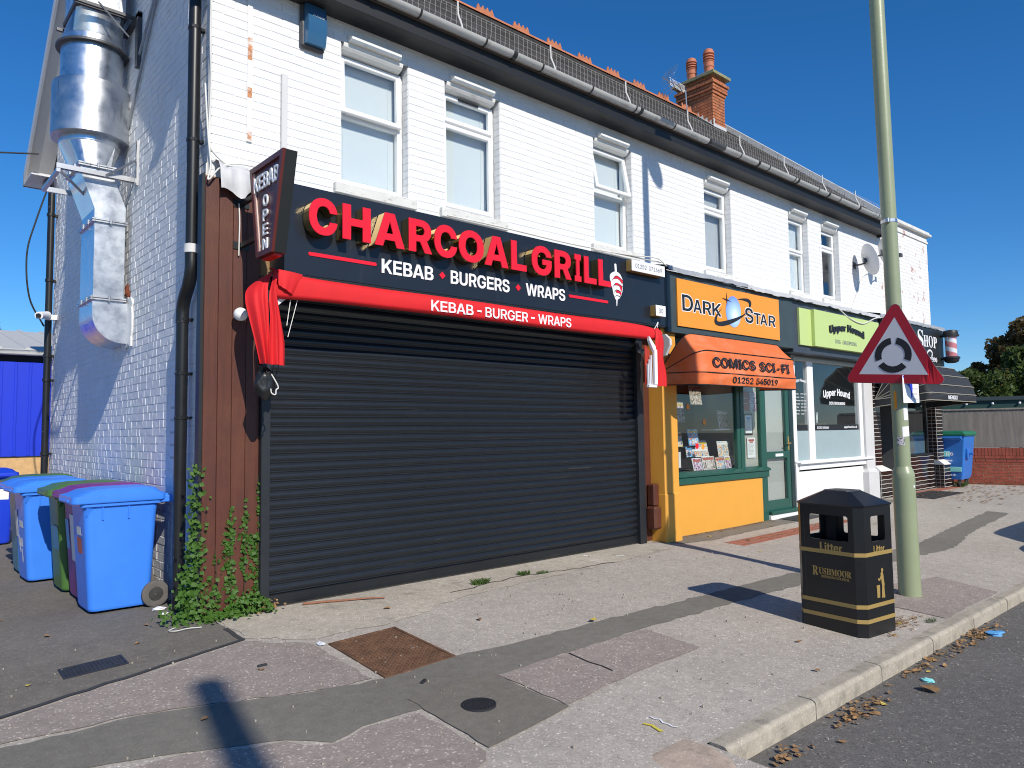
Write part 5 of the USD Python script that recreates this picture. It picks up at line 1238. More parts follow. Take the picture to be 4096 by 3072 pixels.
def on_panel(s, wt, x0, x1, h, p0, p1, t, m, par, off=.014, stroke=0, px=150):
    """lettering on a sloping strip between the points p0 (bottom) and p1 (top), base at the fraction t"""
    p0, p1 = np.array(p0), np.array(p1); u = (p1 - p0) / np.linalg.norm(p1 - p0); b = p0 + (p1 - p0) * t; nrm = np.array([-u[1], u[0]])
    if nrm[0] > 0: nrm = -nrm
    g = fit(text2d(s, wt, stroke=stroke, px=px), x1 - x0, h)
    mm = extrude(g, .003); v = np.asarray(mm.vertices); P = np.column_stack([v[:, 0] + x0, b[0] + u[0] * v[:, 1] + nrm[0] * (v[:, 2] + off), b[1] + u[1] * v[:, 1] + nrm[1] * (v[:, 2] + off)])
    obj('lettering', M3(P, mm.faces), m, par)
on_panel('COMICS', 640, 9.08, 10.23, .145, (5.87, 2.43), (5.905, 2.745), .26, 'black_print', cn)
on_panel('SCI-FI', 640, 10.36, 11.27, .145, (5.87, 2.43), (5.905, 2.745), .24, 'black_print', cn)
on_panel('01252', 620, 9.57, 10.13, .092, (5.885, 2.255), (5.87, 2.43), .25, 'black_print', cn)
on_panel('545019', 620, 10.22, 10.86, .092, (5.885, 2.255), (5.87, 2.43), .25, 'black_print', cn)
# comics in the window, each one a thing
def comic(label, x0, x1, z0, z1, y, cov, tilt=-8, rot=0, name='comic_book', thick=.008, edge='white_face', cat='comic'):
    t = thing(name, label, cat, ((x0 + x1) / 2, y, z0), rot)
    w, h = x1 - x0, z1 - z0; T = rotx(math.radians(tilt))
    obj('sleeve', xf(bbox(-w / 2, w / 2, -thick, 0, 0, h, .002), T), edge, t)
    obj('cover', xf(box(-w / 2 + .012, w / 2 - .012, -thick - .002, -thick, .012, h - .012), T), cov, t)
    obj('title_strip', xf(box(-w / 2 + .02, w / 2 - .02, -thick - .0035, -thick - .002, h - .06, h - .025), T), ['sticker_red', 'white_face', 'sticker_blue', 'yellow_leaf'][int(x0 * 97) % 4], t)
    return t
comic('blue comic standing upright at the middle of the comic shop window', 9.93, 10.21, 1.36, 1.63, 6.92, 'cover_a', edge='sticker_blue')
comic('pale comic alone on the white upper shelf of the comic shop window', 10.86, 11.19, 1.628, 1.94, 6.95, 'cover_d')
comic('cream bordered comic standing at the right, above the bottom row in the comic shop window', 10.78, 11.17, 1.16, 1.42, 6.93, 'cover_b', edge='blind')
comic('blue and white comic, first from the left in the bottom row of bordered comics', 9.98, 10.23, .935, 1.165, 6.87, 'cover_c', -12)
comic('white bordered comic crowded with figures, second in the bottom row', 10.235, 10.58, .935, 1.185, 6.86, 'cover_d', -10)
comic('maroon comic with a pale blue blot, third in the bottom row', 10.60, 10.87, .935, 1.165, 6.86, 'cover_b', -10, edge='room_brown')
comic('purple comic, last in the bottom row beside the window mullion', 10.885, 11.06, .935, 1.165, 6.86, 'cover_c', -10)
comic('wide comic lying behind the bottom row, above its second comic', 10.08, 10.58, 1.17, 1.33, 6.98, 'cover_b', -14)
comic('silver sleeved comic leaning above the wide one in the comic shop window', 10.30, 10.60, 1.30, 1.44, 7.02, 'cover_d', -16)
comic('bright yellow and green comic left of the blue one', 9.70, 9.88, 1.345, 1.58, 7.0, 'cover_b', edge='yellow_leaf')
comic('dark narrow comic under the blue one with a pink star above it', 9.885, 10.07, 1.17, 1.36, 6.95, 'cover_a', edge='black_print')
comic('dim comic high at the back, upper left of the comic shop window', 9.55, 9.85, 1.85, 2.15, 7.45, 'cover_d', edge='room_grey')
comic('dim comic at the back above the blue one', 10.35, 10.75, 1.75, 2.10, 7.55, 'cover_c', edge='room_grey')
comic('pale page pinned at the back, left of the upper shelf', 10.85, 11.2, 2.05, 2.4, 7.5, 'cover_d', edge='room_grey')
comic('dim comic on the back shelf at the far left', 9.3, 9.62, 1.36, 1.66, 7.3, 'cover_a', edge='room_grey')
for i, (x, w, h, lab) in enumerate(((9.24, .10, .26, 'black boxed book with white spine lettering at the left corner of the comic shop window'), (9.38, .05, .20, 'thin grey book second from the left corner of the comic shop window'), (9.47, .06, .34, 'pale tall book leaning behind the spines at the left'), (9.60, .13, .24, 'grey boxed book in the middle of the row of spines'), (9.78, .12, .42, 'tall black boxed book beside the first bordered comic'))):
    t = thing('boxed_book', lab, 'book', (x, 6.92 + .03 * i, .93), 0)
    obj('block', xf(bbox(0, w, 0, .18, 0, h, .003), roty(math.radians((0, 6, -9, 3, 0)[i]))), ('black_print', 'grey_joinery', 'blind', 'grey_print', 'black_print')[i], t)
    obj('spine_label', xf(box(w * .25, w * .75, -.002, 0, h * .2, h * .8), roty(math.radians((0, 6, -9, 3, 0)[i]))), 'white_face' if i in (0, 4) else 'grey_print', t)
for x, z, m, lab in ((9.935, 1.36, 'red_face', 'pink star shaped price sticker on the comic shop glass'), (10.10, 1.345, 'orange_board', 'orange star sticker right of the pink one on the glass'), (10.16, 1.74, 'orange_board', 'orange star sticker halfway up the comic shop glass'), (9.72, 1.98, 'orange_board', 'tilted orange sticker high at the left of the comic shop glass')):
    a = np.arange(24) * math.pi / 12; rr_ = np.where(np.arange(24) % 2 == 0, .052, .040)
    obj('price_star', front(extrude(Polygon(np.column_stack([rr_ * np.cos(a), rr_ * np.sin(a)])), .002), x, 6.771, z), m, None, lab, 'sticker')
# notices on the narrow light
def notice(label, x0, x1, z0, z1, y, m, lines=0, frame=None, head=None):
    t = thing('window_notice', label, 'notice')
    if frame: obj('frame', bbox(x0 - .03, x1 + .03, y - .006, y + .002, z0 - .03, z1 + .03, .004), frame, t)
    obj('sheet', box(x0, x1, y - .009, y - .006, z0, z1), m, t)
    pr = []
    for k in range(lines):
        z = z1 - .11 - k * (z1 - z0 - .15) / max(1, lines); pr.append(box(x0 + .03, x0 + .03 + (x1 - x0 - .06) * (.7 + .3 * ((k * 7) % 4) / 4), y - .0105, y - .009, z - .006, z + .006))
    if pr: obj('printed_lines', pr, 'grey_joinery', t)
    if head: obj('heading', [box(x0 + .04, x1 - .04, y - .0105, y - .009, z1 - .06, z1 - .03), box(x0 + .07, x1 - .07, y - .0105, y - .009, z1 - .09, z1 - .065)], head, t)
    return t
notice('red poster high on the narrow window of the comic shop', 11.335, 11.555, 1.93, 2.26, 6.80, 'sticker_red', 2)
notice('mauve and pale blue poster beside the red one on the narrow window', 11.575, 11.80, 1.93, 2.26, 6.80, 'cover_c')
notice('black framed opening hours notice on the narrow window', 11.42, 11.63, 1.545, 1.855, 6.80, 'white_face', 8, 'black_print', 'sticker_blue')
notice('white notice with red heading low on the narrow window', 11.46, 11.72, 1.12, 1.47, 6.80, 'white_face', 9, None, 'sticker_red')

# ------------------------------------------------------------------ the dog groomer
gr = thing('grooming_shopfront', 'white painted shopfront of the dog groomer with frosted lower glass', 'shopfront')
obj('stall_riser', [bbox(13.15, 16.02, 6.775, 6.86, -.08, .80, .004), bbox(13.06, 13.17, 6.745, 6.86, .1, .95, .006), bbox(13.06, 16.06, 6.76, 6.86, -.08, .12, .006), bbox(13.18, 13.22, 6.765, 6.80, .12, .8, .004)], 'white_joinery', gr)
obj('sill', [bbox(13.10, 16.36, 6.66, 6.84, .945, .985, .008), bbox(13.17, 16.24, 6.725, 6.84, .835, .943, .006)], 'white_joinery', gr)
obj('window_frame', [bbox(13.045, 13.165, 6.75, 6.86, .98, 3.0, .012), bbox(13.645, 13.87, 6.745, 6.85, .98, 2.94, .015), bbox(15.90, 16.05, 6.745, 6.86, .98, 3.0, .012), bbox(13.165, 13.645, 6.765, 6.84, .98, 1.005, .004), bbox(13.87, 15.90, 6.765, 6.84, .98, 1.005, .004)], 'white_joinery', gr)
obj('transom', [bbox(13.05, 16.06, 6.72, 6.86, 2.90, 2.97, .008), box(13.05, 16.4, 6.76, 6.84, 2.97, 3.02)], 'beige_panel', gr)
obj('pilaster', [bbox(16.06, 16.47, 6.70, 6.86, .68, 3.02, .008), bbox(15.98, 16.50, 6.64, 6.86, -.05, .66, .008), hull([(15.98, 6.64, .66), (16.5, 6.64, .66), (16.06, 6.70, .74), (16.47, 6.70, .74), (15.98, 6.86, .66), (16.5, 6.86, .66), (16.06, 6.86, .74), (16.47, 6.86, .74)])], 'grey_joinery', gr)
obj('pane', box(13.165, 13.645, 6.790, 6.796, 1.0, 2.92), 'shop_pane', gr); obj('pane', box(13.87, 15.90, 6.790, 6.796, 1.0, 2.92), 'shop_pane', gr)
obj('frosting', box(13.165, 13.645, 6.785, 6.789, 1.0, 1.57), 'frost', gr); obj('frosting', box(13.87, 15.90, 6.785, 6.789, 1.0, 1.57), 'frost', gr)
obj('black_band', box(13.165, 13.645, 6.784, 6.789, 1.57, 1.685), 'black_print', gr); obj('black_band', box(13.87, 15.90, 6.784, 6.789, 1.57, 1.685), 'black_print', gr)
def arc_text(s, wt, x0, x1, z, h, bend, y, m, par, d=.003, font='Inter', stroke=0, outline=None, name='lettering'):
    g = fit(text2d(s, wt, font, stroke), x1 - x0, h); w = x1 - x0
    g = shapely.transform(g.segmentize(.02), lambda c: np.column_stack([c[:, 0], c[:, 1] + bend * (1 - ((c[:, 0] - w / 2) / (w / 2)) ** 2)]))
    if outline: obj(name + '_outline', front(extrude(g.buffer(outline[0]).buffer(0), .001), x0, y, z), outline[1], par); y -= .0012
    return obj(name, front(extrude(g.buffer(0), d), x0, y, z), m, par)
arc_text('Upper Hound', 800, 14.34, 15.54, 2.215, .145, .055, 6.7845, 'white_face', gr)
obj('lettering', front(extrude(fit(text2d('DOG GROOMING', 700), .71, .06), .002), 14.59, 6.7845, 2.085), 'white_face', gr)
obj('lettering', front(extrude(fit(text2d('01252 545664', 600), .50, .05), .002), 14.02, 6.7835, 1.60), 'white_face', gr)
obj('lettering', front(extrude(fit(text2d('upperhound.co.uk', 600), .62, .05), .002), 15.20, 6.7835, 1.61), 'white_face', gr)
arc_text('Upper Hound', 700, 13.20, 13.63, 2.49, .055, .02, 6.7895, 'white_face', gr)
for k, (d_, h_) in enumerate((('Monday', '09:00-17:00'), ('Tuesday', 'Closed'), ('Wednesday', '09:00-17:00'), ('Thursday', '09:00-17:00'), ('Friday', '09:00-17:00'), ('Saturday', '09:00-15:00'), ('Sunday', 'Closed'))):
    z = 2.26 - k * .063
    for s, x, per in ((d_, 13.22, .020), (h_, 13.42, .0185)): obj('lettering', front(extrude(fit(text2d(s, 500, px=60), per * len(s), .026), .001), x, 6.7895, z), 'white_face', gr)
# its room
obj('inner_walls', [box(13.1, 16.5, 9.6, 9.65, 0, 3.2), box(16.42, 16.46, 6.88, 9.6, 0, 3.2), box(13.06, 13.10, 6.88, 9.6, 0, 3.2)], 'room_grey', gr); obj('floor', box(13.1, 16.46, 6.86, 9.6, .05, .1), 'room_grey', gr); obj('ceiling', box(13.1, 16.46, 6.86, 9.6, 3.2, 3.25), 'room_grey', gr)
obj('counter', [bbox(14.2, 15.4, 7.25, 7.7, 1.66, 1.71, .004), box(14.25, 15.35, 7.3, 7.65, .1, 1.66)], 'room_brown', gr)
obj('inner_door', [bbox(15.35, 15.45, 8.0, 8.06, .1, 2.9, .004), bbox(16.1, 16.2, 8.0, 8.06, .1, 2.9, .004)], 'white_joinery', gr)
obj('dark_recess', [box(14.3, 15.3, 9.0, 9.05, 1.7, 2.75)], 'room_brown', gr)
bt = thing('spray_bottle', 'clear spray bottle on the counter inside the dog groomer window', 'bottle', (14.75, 7.35, 1.71)); obj('bottle', lathe([(.035, 0), (.04, .02), (.04, .13), (.015, .18), (.012, .21)], 12), 'frost', bt, smooth=40); obj('nozzle', [bbox(-.05, .02, -.012, .012, .205, .235)], 'white_face', bt)
notice('white card on the dog groomer counter', 15.05, 15.12, 1.72, 1.95, 7.3, 'white_face')
# lime sign, in two boards that meet at a step
gs = thing('grooming_sign', 'lime green sign board of the dog groomer with black script and DOG GROOMING', 'sign')
obj('board', [bbox(12.78, 13.225, 6.43, 6.474, 3.14, 3.825, .003)], 'lime_board', gs)
obj('board', [bbox(13.228, 16.12, 6.365, 6.474, 3.14, 3.83, .003)], 'lime_board', gs)
arc_text('Upper Hound', 900, 13.80, 15.34, 3.425, .145, .085, 6.364, 'black_print', gs, .02)
obj('lettering', front(extrude(fit(text2d('DOG GROOMING', 400, 'DejaVuSansMono'), .94, .075), .003), 14.05, 6.3645, 3.25), 'grey_print', gs)

# ------------------------------------------------------------------ the barber
ba = thing('barber_shopfront', 'barber shopfront of small dark tiles with white joints, at the far end of the terrace', 'shopfront')
def tiles(parent, plane, u0, u1, v0, v1, at, nu, nv, name='tiles'):
    """a grid of glazed tiles over a pale bed; plane F faces -y, L faces -x"""
    du, dv = (u1 - u0) / nu, (v1 - v0) / nv; T = []; g_ = .0065; r = np.random.default_rng(int(u0 * 100))
    for i in range(nu):
        for j in range(nv):
            a, b, c, d = u0 + i * du + g_, u0 + (i + 1) * du - g_, v0 + j * dv + g_, v0 + (j + 1) * dv - g_
            t = .006 + r.uniform(0, .0015)
            T.append(box(a, b, at - t, at + .002, c, d) if plane == 'F' else box(at - t, at + .002, a, b, c, d))
    obj(name, T, 'tile_dark', parent, kind='stuff')
def clad(parent, x0, x1, y0, y1, z0, z1, nx_, ny_, nz):
    obj('tile_bed', box(x0, x1, y0, y1, z0, z1), 'grout', parent)
    tiles(parent, 'F', x0, x1, z0, z1, y0, nx_, nz); tiles(parent, 'L', y0, y1, z0, z1, x0, ny_, nz)
clad(ba, 16.485, 16.87, 6.72, 6.90, .78, 2.95, 4, 2, 24)
clad(ba, 16.52, 17.10, 6.62, 6.90, .02, .66, 6, 3, 7)
obj('pilaster_cap', hull([(16.50, 6.60, .66), (17.12, 6.60, .66), (16.485, 6.72, .78), (16.87, 6.72, .78), (16.50, 6.9, .66), (17.12, 6.9, .66), (16.485, 6.9, .78), (16.87, 6.9, .78)]), 'grout', ba)
clad(ba, 20.20, 20.62, 6.70, 7.0, .78, 2.95, 4, 3, 24)
clad(ba, 20.28, 20.92, 6.60, 7.0, .02, .66, 6, 4, 7)
obj('pilaster_cap', hull([(20.24, 6.57, .66), (20.95, 6.57, .66), (20.20, 6.70, .78), (20.62, 6.70, .78), (20.24, 7.0, .66), (20.95, 7.0, .66), (20.20, 7.0, .78), (20.62, 7.0, .78)]), 'grout', ba)
clad(ba, 18.35, 20.2, 6.80, 6.95, .02, .89, 18, 2, 9)
clad(ba, 17.12, 17.62, 6.82, 6.95, .03, .18, 5, 1, 1)
obj('door_step', bbox(17.10, 18.30, 6.80, 7.4, .18, .22, .006), 'grout', ba)
obj('window_frame', [bbox(18.32, 20.2, 6.78, 6.9, .90, .96, .008), bbox(18.32, 18.40, 6.79, 6.9, .96, 2.9), bbox(19.82, 19.88, 6.79, 6.9, .96, 2.9), box(18.4, 19.82, 6.8, 6.88, 2.8, 2.9)], 'dark_frame', ba)
obj('pane', box(18.40, 19.82, 6.835, 6.841, .96, 2.8), 'shop_pane', ba)
obj('frosting', box(18.66, 19.78, 6.843, 6.846, .97, 1.47), mat('frost_dim', (.11, .17, .20), .4), ba)
obj('door_frame', [bbox(17.08, 17.16, 7.28, 7.36, .2, 2.9), bbox(18.2, 18.3, 7.28, 7.36, .2, 2.9), bbox(17.16, 18.2, 7.29, 7.35, .2, .95), bbox(17.16, 18.2, 7.29, 7.35, 2.1, 2.2)], 'dark_frame', ba)
obj('pane', box(17.16, 18.2, 7.31, 7.316, .95, 2.8), 'shop_pane', ba)
obj('inner_walls', [box(16.9, 20.6, 9.6, 9.65, 0, 3.2), box(18.3, 18.35, 6.9, 7.36, .0, 3.1), box(20.3, 20.35, 7.0, 9.6, 0, 3.2), box(16.88, 16.92, 6.9, 9.6, 0, 3.2)], 'room', ba); obj('ceiling', box(16.88, 20.6, 6.86, 9.6, 3.0, 3.05), 'room', ba)
obj('head_panel', box(16.4, 20.6, 6.80, 6.88, 2.88, 3.12), 'dark_frame', ba)
bs = thing('barber_sign', 'black sign board reading BARBER SHOP in white, EST 1990 below, behind the roundabout sign', 'sign')
obj('board', bbox(16.46, 20.12, 6.42, 6.84, 3.10, 3.98, .006), 'dark_frame', bs)
obj('edge_trim', box(16.44, 20.16, 6.40, 6.84, 3.985, 4.03), 'grey_joinery', bs)
for s, a, b, z, h in (('B', 16.72, 17.02, 3.50, .40), ('ARBER', 17.06, 18.30, 3.50, .30), ('S', 18.44, 18.78, 3.48, .42), ('HOP', 18.80, 19.66, 3.515, .285)):
    sub = {'A': 0, }
    bold = ''.join(chr(0x1D400 + ord(c_) - 65) for c_ in s)
    g = text2d(bold, 400, 'NotoSansMath'); bb = g.bounds; g = affinity.scale(affinity.translate(g, -bb[0], -bb[1]), (b - a) / (bb[2] - bb[0]), h / (bb[3] - bb[1]), origin=(0, 0))
    obj('lettering', front(extrude(g, .006), a, 6.4195, z), 'white_face', bs)
sw_ = LineString(curve([(-.55, -.05), (-.3, .03), (-.1, -.04), (.05, -.10), (.12, .02), (.28, .06), (.40, 0), (.36, -.09)], 50)).buffer(.020)
obj('flourish', front(extrude(sw_, .005), 18.92, 6.4195, 3.385), 'white_face', bs)
obj('flourish', front(extrude(affinity.scale(sw_, -1, 1, origin=(0, 0)), .005), 17.7, 6.4195, 3.385), 'white_face', bs)
for s, a, b in (('EST', 18.55, 18.98), ('1990', 19.17, 19.62)):
    bold = ''.join(chr(0x1D400 + ord(c_) - 65) if c_.isalpha() else chr(0x1D7CE + int(c_)) for c_ in s); g = text2d(bold, 400, 'NotoSansMath')
    obj('lettering', front(extrude(fit(g, b - a, .11), .005), a, 6.4195, 3.175), 'white_face', bs)
bp = thing('barber_pole', 'red and white striped barber pole in a glass tube with black caps', 'barber pole')
BX, BY = 20.02, 6.22
MAT['barber_stripe'] = usdkit.material(stage, '/World/Looks/barber_stripe', {
    'g': ('geometry', {}), 's': ('separate_xyz', {}), 'd': ('vector_math', {'math_type': 'subtract', 'vector2': (BX, BY, 0)}), 'sd': ('separate_xyz', {}), 'at': ('math', {'math_type': 'arctan2'}),
    'k': ('math', {'math_type': 'multiply', 'value2': 1 / (2 * math.pi)}), 'z': ('math', {'math_type': 'multiply', 'value2': 4.2}), 'a': ('math', {'math_type': 'add'}), 'f': ('math', {'math_type': 'fraction'}),
    'r': ('rgb_ramp', {'ramp': [(0, (.78, .78, .78)), (.42, (.78, .78, .78)), (.45, (.62, .18, .17)), (.97, (.62, .18, .17)), (1, (.78, .78, .78))]}), 'p': ('principled_bsdf', {'roughness': .4})},
    [('g.position', 'd.vector1'), ('d.vector', 'sd.vector'), ('sd.y', 'at.value1'), ('sd.x', 'at.value2'), ('at.value', 'k.value1'), ('g.position', 's.vector'), ('s.z', 'z.value1'), ('k.value', 'a.value1'), ('z.value', 'a.value2'), ('a.value', 'f.value1'), ('f.value', 'r.fac'), ('r.color', 'p.base_color')], surface='p.BSDF')
obj('cylinder', lathe([(.125, 0), (.125, .50)], 32, (BX, BY, 3.32)), 'barber_stripe', bp, smooth=40)
obj('glass', lathe([(.148, 0), (.148, .50)], 32, (BX, BY, 3.32)), 'tube_glass', bp, smooth=40)
for z0, pr in ((3.17, [(.10, 0), (.15, .03), (.165, .07), (.165, .09), (.185, .10), (.185, .14), (.15, .155)]), (3.81, [(.15, 0), (.185, .01), (.185, .05), (.165, .06), (.165, .11), (.15, .15), (.10, .165)])):
    obj('cap', lathe(pr, 28, (BX, BY, z0)), 'black_print', bp, smooth=35)
obj('bracket', [box(BX - .02, BX + .02, BY + .1, 6.43, 3.26, 3.30), box(BX - .02, BX + .02, BY + .1, 6.43, 3.83, 3.87)], 'steel_dark', bp)
bcn, BL = dutch('black Dutch canopy over the barber shop with a short white word on its valance', 16.62, 19.62, 6.72, 2.22, [(6.30, 3.03), (6.03, 2.98), (5.74, 2.74), (5.64, 2.52), (5.60, 2.33)], (5.61, 2.175), 'awning_black', 'awning_edge', rnd=.10)
for k in range(4):
    y, z = [(6.30, 3.03), (6.0, 2.86), (5.74, 2.6), (5.60, 2.33)][k]
    obj('rib', tube([(16.68, 6.70, 2.08), (16.68, y, z - .02)], .010, 5), 'grey_joinery', bcn)
on_panel('MENDIX', 700, 17.66, 18.26, .085, (5.61, 2.175), (5.60, 2.33), .2, 'white_face', bcn, .012)
# ------------------------------------------------------------------ street furniture
LPX, LPY = 8.225, 3.06
g0 = float(gz(LPX, LPY))
lp = thing('street_lamp', 'sage green steel lamp post on the pavement behind the litter bin, carrying the roundabout sign', 'street lamp', (LPX, LPY, g0))
lean = lambda z: np.array([-.0062 * z, .0055 * z, z])
obj('base_column', [tube([lean(z) for z in (-.2, .6, 1.22)], .108, 28)], 'sage_post', lp, smooth=40)
obj('shoulder', tube([lean(1.22), lean(1.25), lean(1.28), lean(1.31), lean(1.335)], [.108, .1085, .101, .088, .0785], 28, False), 'sage_post', lp, smooth=60)
obj('column', tube([lean(z) for z in (1.32, 3, 5, 7, 8.95)], [.078, .077, .076, .074, .072], 24), 'sage_post', lp, smooth=40)
obj('column_joint', [tube([lean(3.02), lean(3.026)], .0785, 20, False)], 'sage_dark', lp)
obj('clamp_band', [tube([lean(3.93), lean(3.965)], .0815, 20, False), xf(bbox(-.03, .03, -.02, .02, -.02, .03), None, lean(3.94) + np.array([-.085, -.02, 0]))], 'steel', lp)
hp = lean(8.95)
obj('bracket', tube(curve([hp + (0, 0, -.1), hp + (0, -.05, .05), hp + (.05, -.35, .10)], 12), .03, 10), 'sage_post', lp, smooth=50)
hd = trimesh.creation.icosphere(subdivisions=3, radius=1.0); v = hd.vertices * np.array([.17, .42, .085]); v[:, 2] = np.maximum(v[:, 2], -.05)
obj('lantern', M3(v @ rotz(.15).T + hp + np.array([.10, -.68, .10]), hd.faces), 'grey_joinery', lp, smooth=40)
# stickers on the post
def sticker(label, ang, z, w, h, m, rad=.0795, tilt=0.0):
    n = 7; V = []
    for j in (0, 1):
        for i in range(n):
            s = (i / (n - 1) - .5) * w; a = ang + s / rad; zz = z + (j - .5) * h + s * tilt
            c = lean(zz); V.append((LPX + c[0] + (rad + .0015) * math.cos(a), LPY + c[1] + (rad + .0015) * math.sin(a), g0 + zz))
    F = []
    for i in range(n - 1): F += [[i, i + 1, n + i + 1], [i, n + i + 1, n + i]]
    return obj('sticker', M3(V, F), m, None, label, 'sticker', smooth=True)
sticker('tall pale sticker on the lamp post below the small plate', -1.95, 1.885, .06, .135, 'sticker', .078)
sticker('square white sticker on the lamp post, facing the road', -2.05, 1.70, .085, .105, 'white_face', .078, .1)
sticker('torn grey and white sticker halfway up the lamp post', 3.45, 1.60, .07, .085, mat('torn_sticker', (.5, .48, .5), .6, var=.5, scale=60, tint=[((.05, .03, .04), .52, .58, 45.0)]), .078)
sticker('orange strip of tape slanting round the lamp post', 3.05, 2.03, .03, .19, 'orange_board', .0785, .35)
sticker('tiny white label on the thick base of the lamp post', -1.75, 1.13, .022, .025, 'white_face', .1085)
# the triangular warning sign: roundabout ahead
ts = thing('road_sign', 'red bordered triangular roundabout warning sign, in shade, fixed on the lamp post', 'road sign')
side = 1.03; hgt = side * math.sqrt(3) / 2
tri = Polygon([(-side / 2, 0), (side / 2, 0), (0, hgt)]).buffer(-.055).buffer(.055, 12)
inn = Polygon([(-side / 2, 0), (side / 2, 0), (0, hgt)]).buffer(-.096, join_style='mitre')
c0 = np.array([LPX - .125, LPY + .03, 2.075]); nrm = np.array([-1, .03, 0.0]); nrm /= np.linalg.norm(nrm)
ud = np.cross([0, 0, 1.0], nrm); vd = np.array([0, 0, 1.0]); ro = math.radians(-4.5)
ud, vd = ud * math.cos(ro) + vd * math.sin(ro), -ud * math.sin(ro) + vd * math.cos(ro)
def onsign(m, off):
    """lays a shape on the sign plate, following its bent corner"""
    v = np.asarray(m.vertices).copy(); b = np.clip(v[:, 0] - v[:, 1] * .55 - .29, 0, 1) * .42
    P = c0 + v[:, :1] * ud + v[:, 1:2] * vd + (v[:, 2:3] + off - b[:, None]) * nrm
    return M3(P, m.faces)
def fine(g): return shapely.segmentize(g, .03)
def plate(g, d, off):
    """extruded with enough cells to bend"""
    cells = []
    for i in range(-18, 18):
        c = g.intersection(sbox(i * .03, -1, i * .03 + .03, 2))
        cells += polys(c)
    return onsign(cat_([extrude(p, d) for p in cells]), off)
obj('backing', plate(tri, .004, -.006), 'sign_back', ts)
obj('border', plate(tri.buffer(-.004).difference(inn), .002, -.0018), 'sign_red', ts)
obj('panel', plate(inn.buffer(.002), .0012, -.0016), 'sign_white', ts)
cz = hgt * .335
def arcseg(a0, a1, r0=.118, r1=.186):
    t = np.radians(np.linspace(a0, a1, 24)); return Polygon([(r0 * math.cos(k), cz + r0 * math.sin(k)) for k in t] + [(r1 * math.cos(k), cz + r1 * math.sin(k)) for k in t[::-1]])
for a in (-20, 100, 218): obj('arrow', plate(arcseg(a, a + 100), .001, .0012), 'black_print', ts)
obj('channel', [onsign(box(-.30, .30, hgt * f_ - .02, hgt * f_ + .02, -.03, -.006), 0) for f_ in (.22,)] + [onsign(box(-.12, .12, hgt * .62 - .02, hgt * .62 + .02, -.03, -.006), 0)], 'sign_back', ts)
for z in (2.26, 2.62): obj('bracket', [tube([lean(z - g0) + (LPX, LPY, g0), lean(z - g0 + .035) + (LPX, LPY, g0)], .082, 18, False)], 'steel', ts)
# small plate on the post
pt = thing('small_plate', 'small white plate with a blue swoosh and lines of text below the roundabout sign', 'sign')
pc = np.array([8.165, 2.935, 1.865]); pn = np.array([-.50, -.866, 0]); pu = np.array([.866, -.50, 0])
def onpl(m): 
    v = np.asarray(m.vertices); return M3(pc + v[:, :1] * pu + v[:, 1:2] * np.array([0, 0, 1.0]) + v[:, 2:3] * pn, m.faces)
obj('plate', onpl(extrude(sbox(-.095, 0, .095, .29).buffer(-.01).buffer(.01), .004)), 'white_face', pt)
obj('print', onpl(xf(extrude(Polygon(np.vstack([curve([(-.09, .285), (-.06, .21), (-.01, .15), (.00, .05)], 16), curve([(.012, .05), (.02, .16), (.01, .285)], 10)])), .001), None, (0, 0, .004))), 'cladding_blue', pt)
obj('printed_lines', [onpl(xf(extrude(sbox(.02, .03 + k * .055, .085 - .012 * (k % 2), .05 + k * .055), .001), None, (0, 0, .004))) for k in range(4)], 'grey_joinery', pt)
obj('bracket', [tube([(8.17, 2.94, 1.93), (8.22, 3.04, 1.93)], .012, 6)], 'steel', pt)

# the second pole across the road, whose shadow falls at the lower left
tp = thing('telegraph_pole', 'tall wooden pole across the road behind the photographer, throwing the soft shadow at the left', 'pole', (-.72, -7.9, -.3))
obj('shaft', tube([(0, 0, -.3), (0, 0, 4.5), (0, 0, 9.72)], [.15, .135, .115], 16), 'bark', tp, smooth=40); obj('finial', lathe([(.118, 0), (.118, .03), (.06, .07)], 16, (0, 0, 9.72)), 'iron_dark', tp)
struct('far_pavement', box(-60, 70, -14, -7.0, -.5, -.20), 'pavement')
# a car parked beyond the right edge: its shadow lies on the pavement
ca = thing('parked_car', 'grey car parked on the road right of the picture, throwing the rounded shadow', 'car', (13.6, 1.05, -.28))
def loft(rows):
    n = len(rows[0]); V = np.vstack(rows); F = []
    for i in range(len(rows) - 1):
        for j in range(n): a, b = i * n + j, i * n + (j + 1) % n; F += [[a, b, b + n], [a, b + n, a + n]]
    F += [[0, j + 1, j] for j in range(1, n - 1)] + [[(len(rows) - 1) * n, (len(rows) - 1) * n + j, (len(rows) - 1) * n + j + 1] for j in range(1, n - 1)]
    return M3(V, F)
def rrect(cx, cy, w, d, r, z, n=5):
    p = []
    for sx, sy, a0 in ((1, 1, 0), (-1, 1, 90), (-1, -1, 180), (1, -1, 270)):
        for k in range(n):
            a = math.radians(a0 + 90 * k / (n - 1)); p.append((cx + sx * (w / 2 - r) + r * math.cos(a), cy + sy * (d / 2 - r) + r * math.sin(a), z))
    return np.array(p)
obj('body', loft([rrect(0, 0, 4.2, 1.66, .35, .22), rrect(0, 0, 4.4, 1.78, .45, .45), rrect(0, 0, 4.42, 1.82, .5, .72), rrect(.05, 0, 4.3, 1.78, .5, .95), rrect(.12, 0, 4.05, 1.70, .45, 1.05)]), 'car_paint', ca, smooth=50)
obj('cabin', loft([rrect(.35, 0, 3.35, 1.66, .4, 1.03), rrect(.42, 0, 3.05, 1.52, .4, 1.35), rrect(.50, 0, 2.7, 1.38, .4, 1.66), rrect(.52, 0, 2.2, 1.15, .4, 1.76)]), 'black_print', ca, smooth=50)
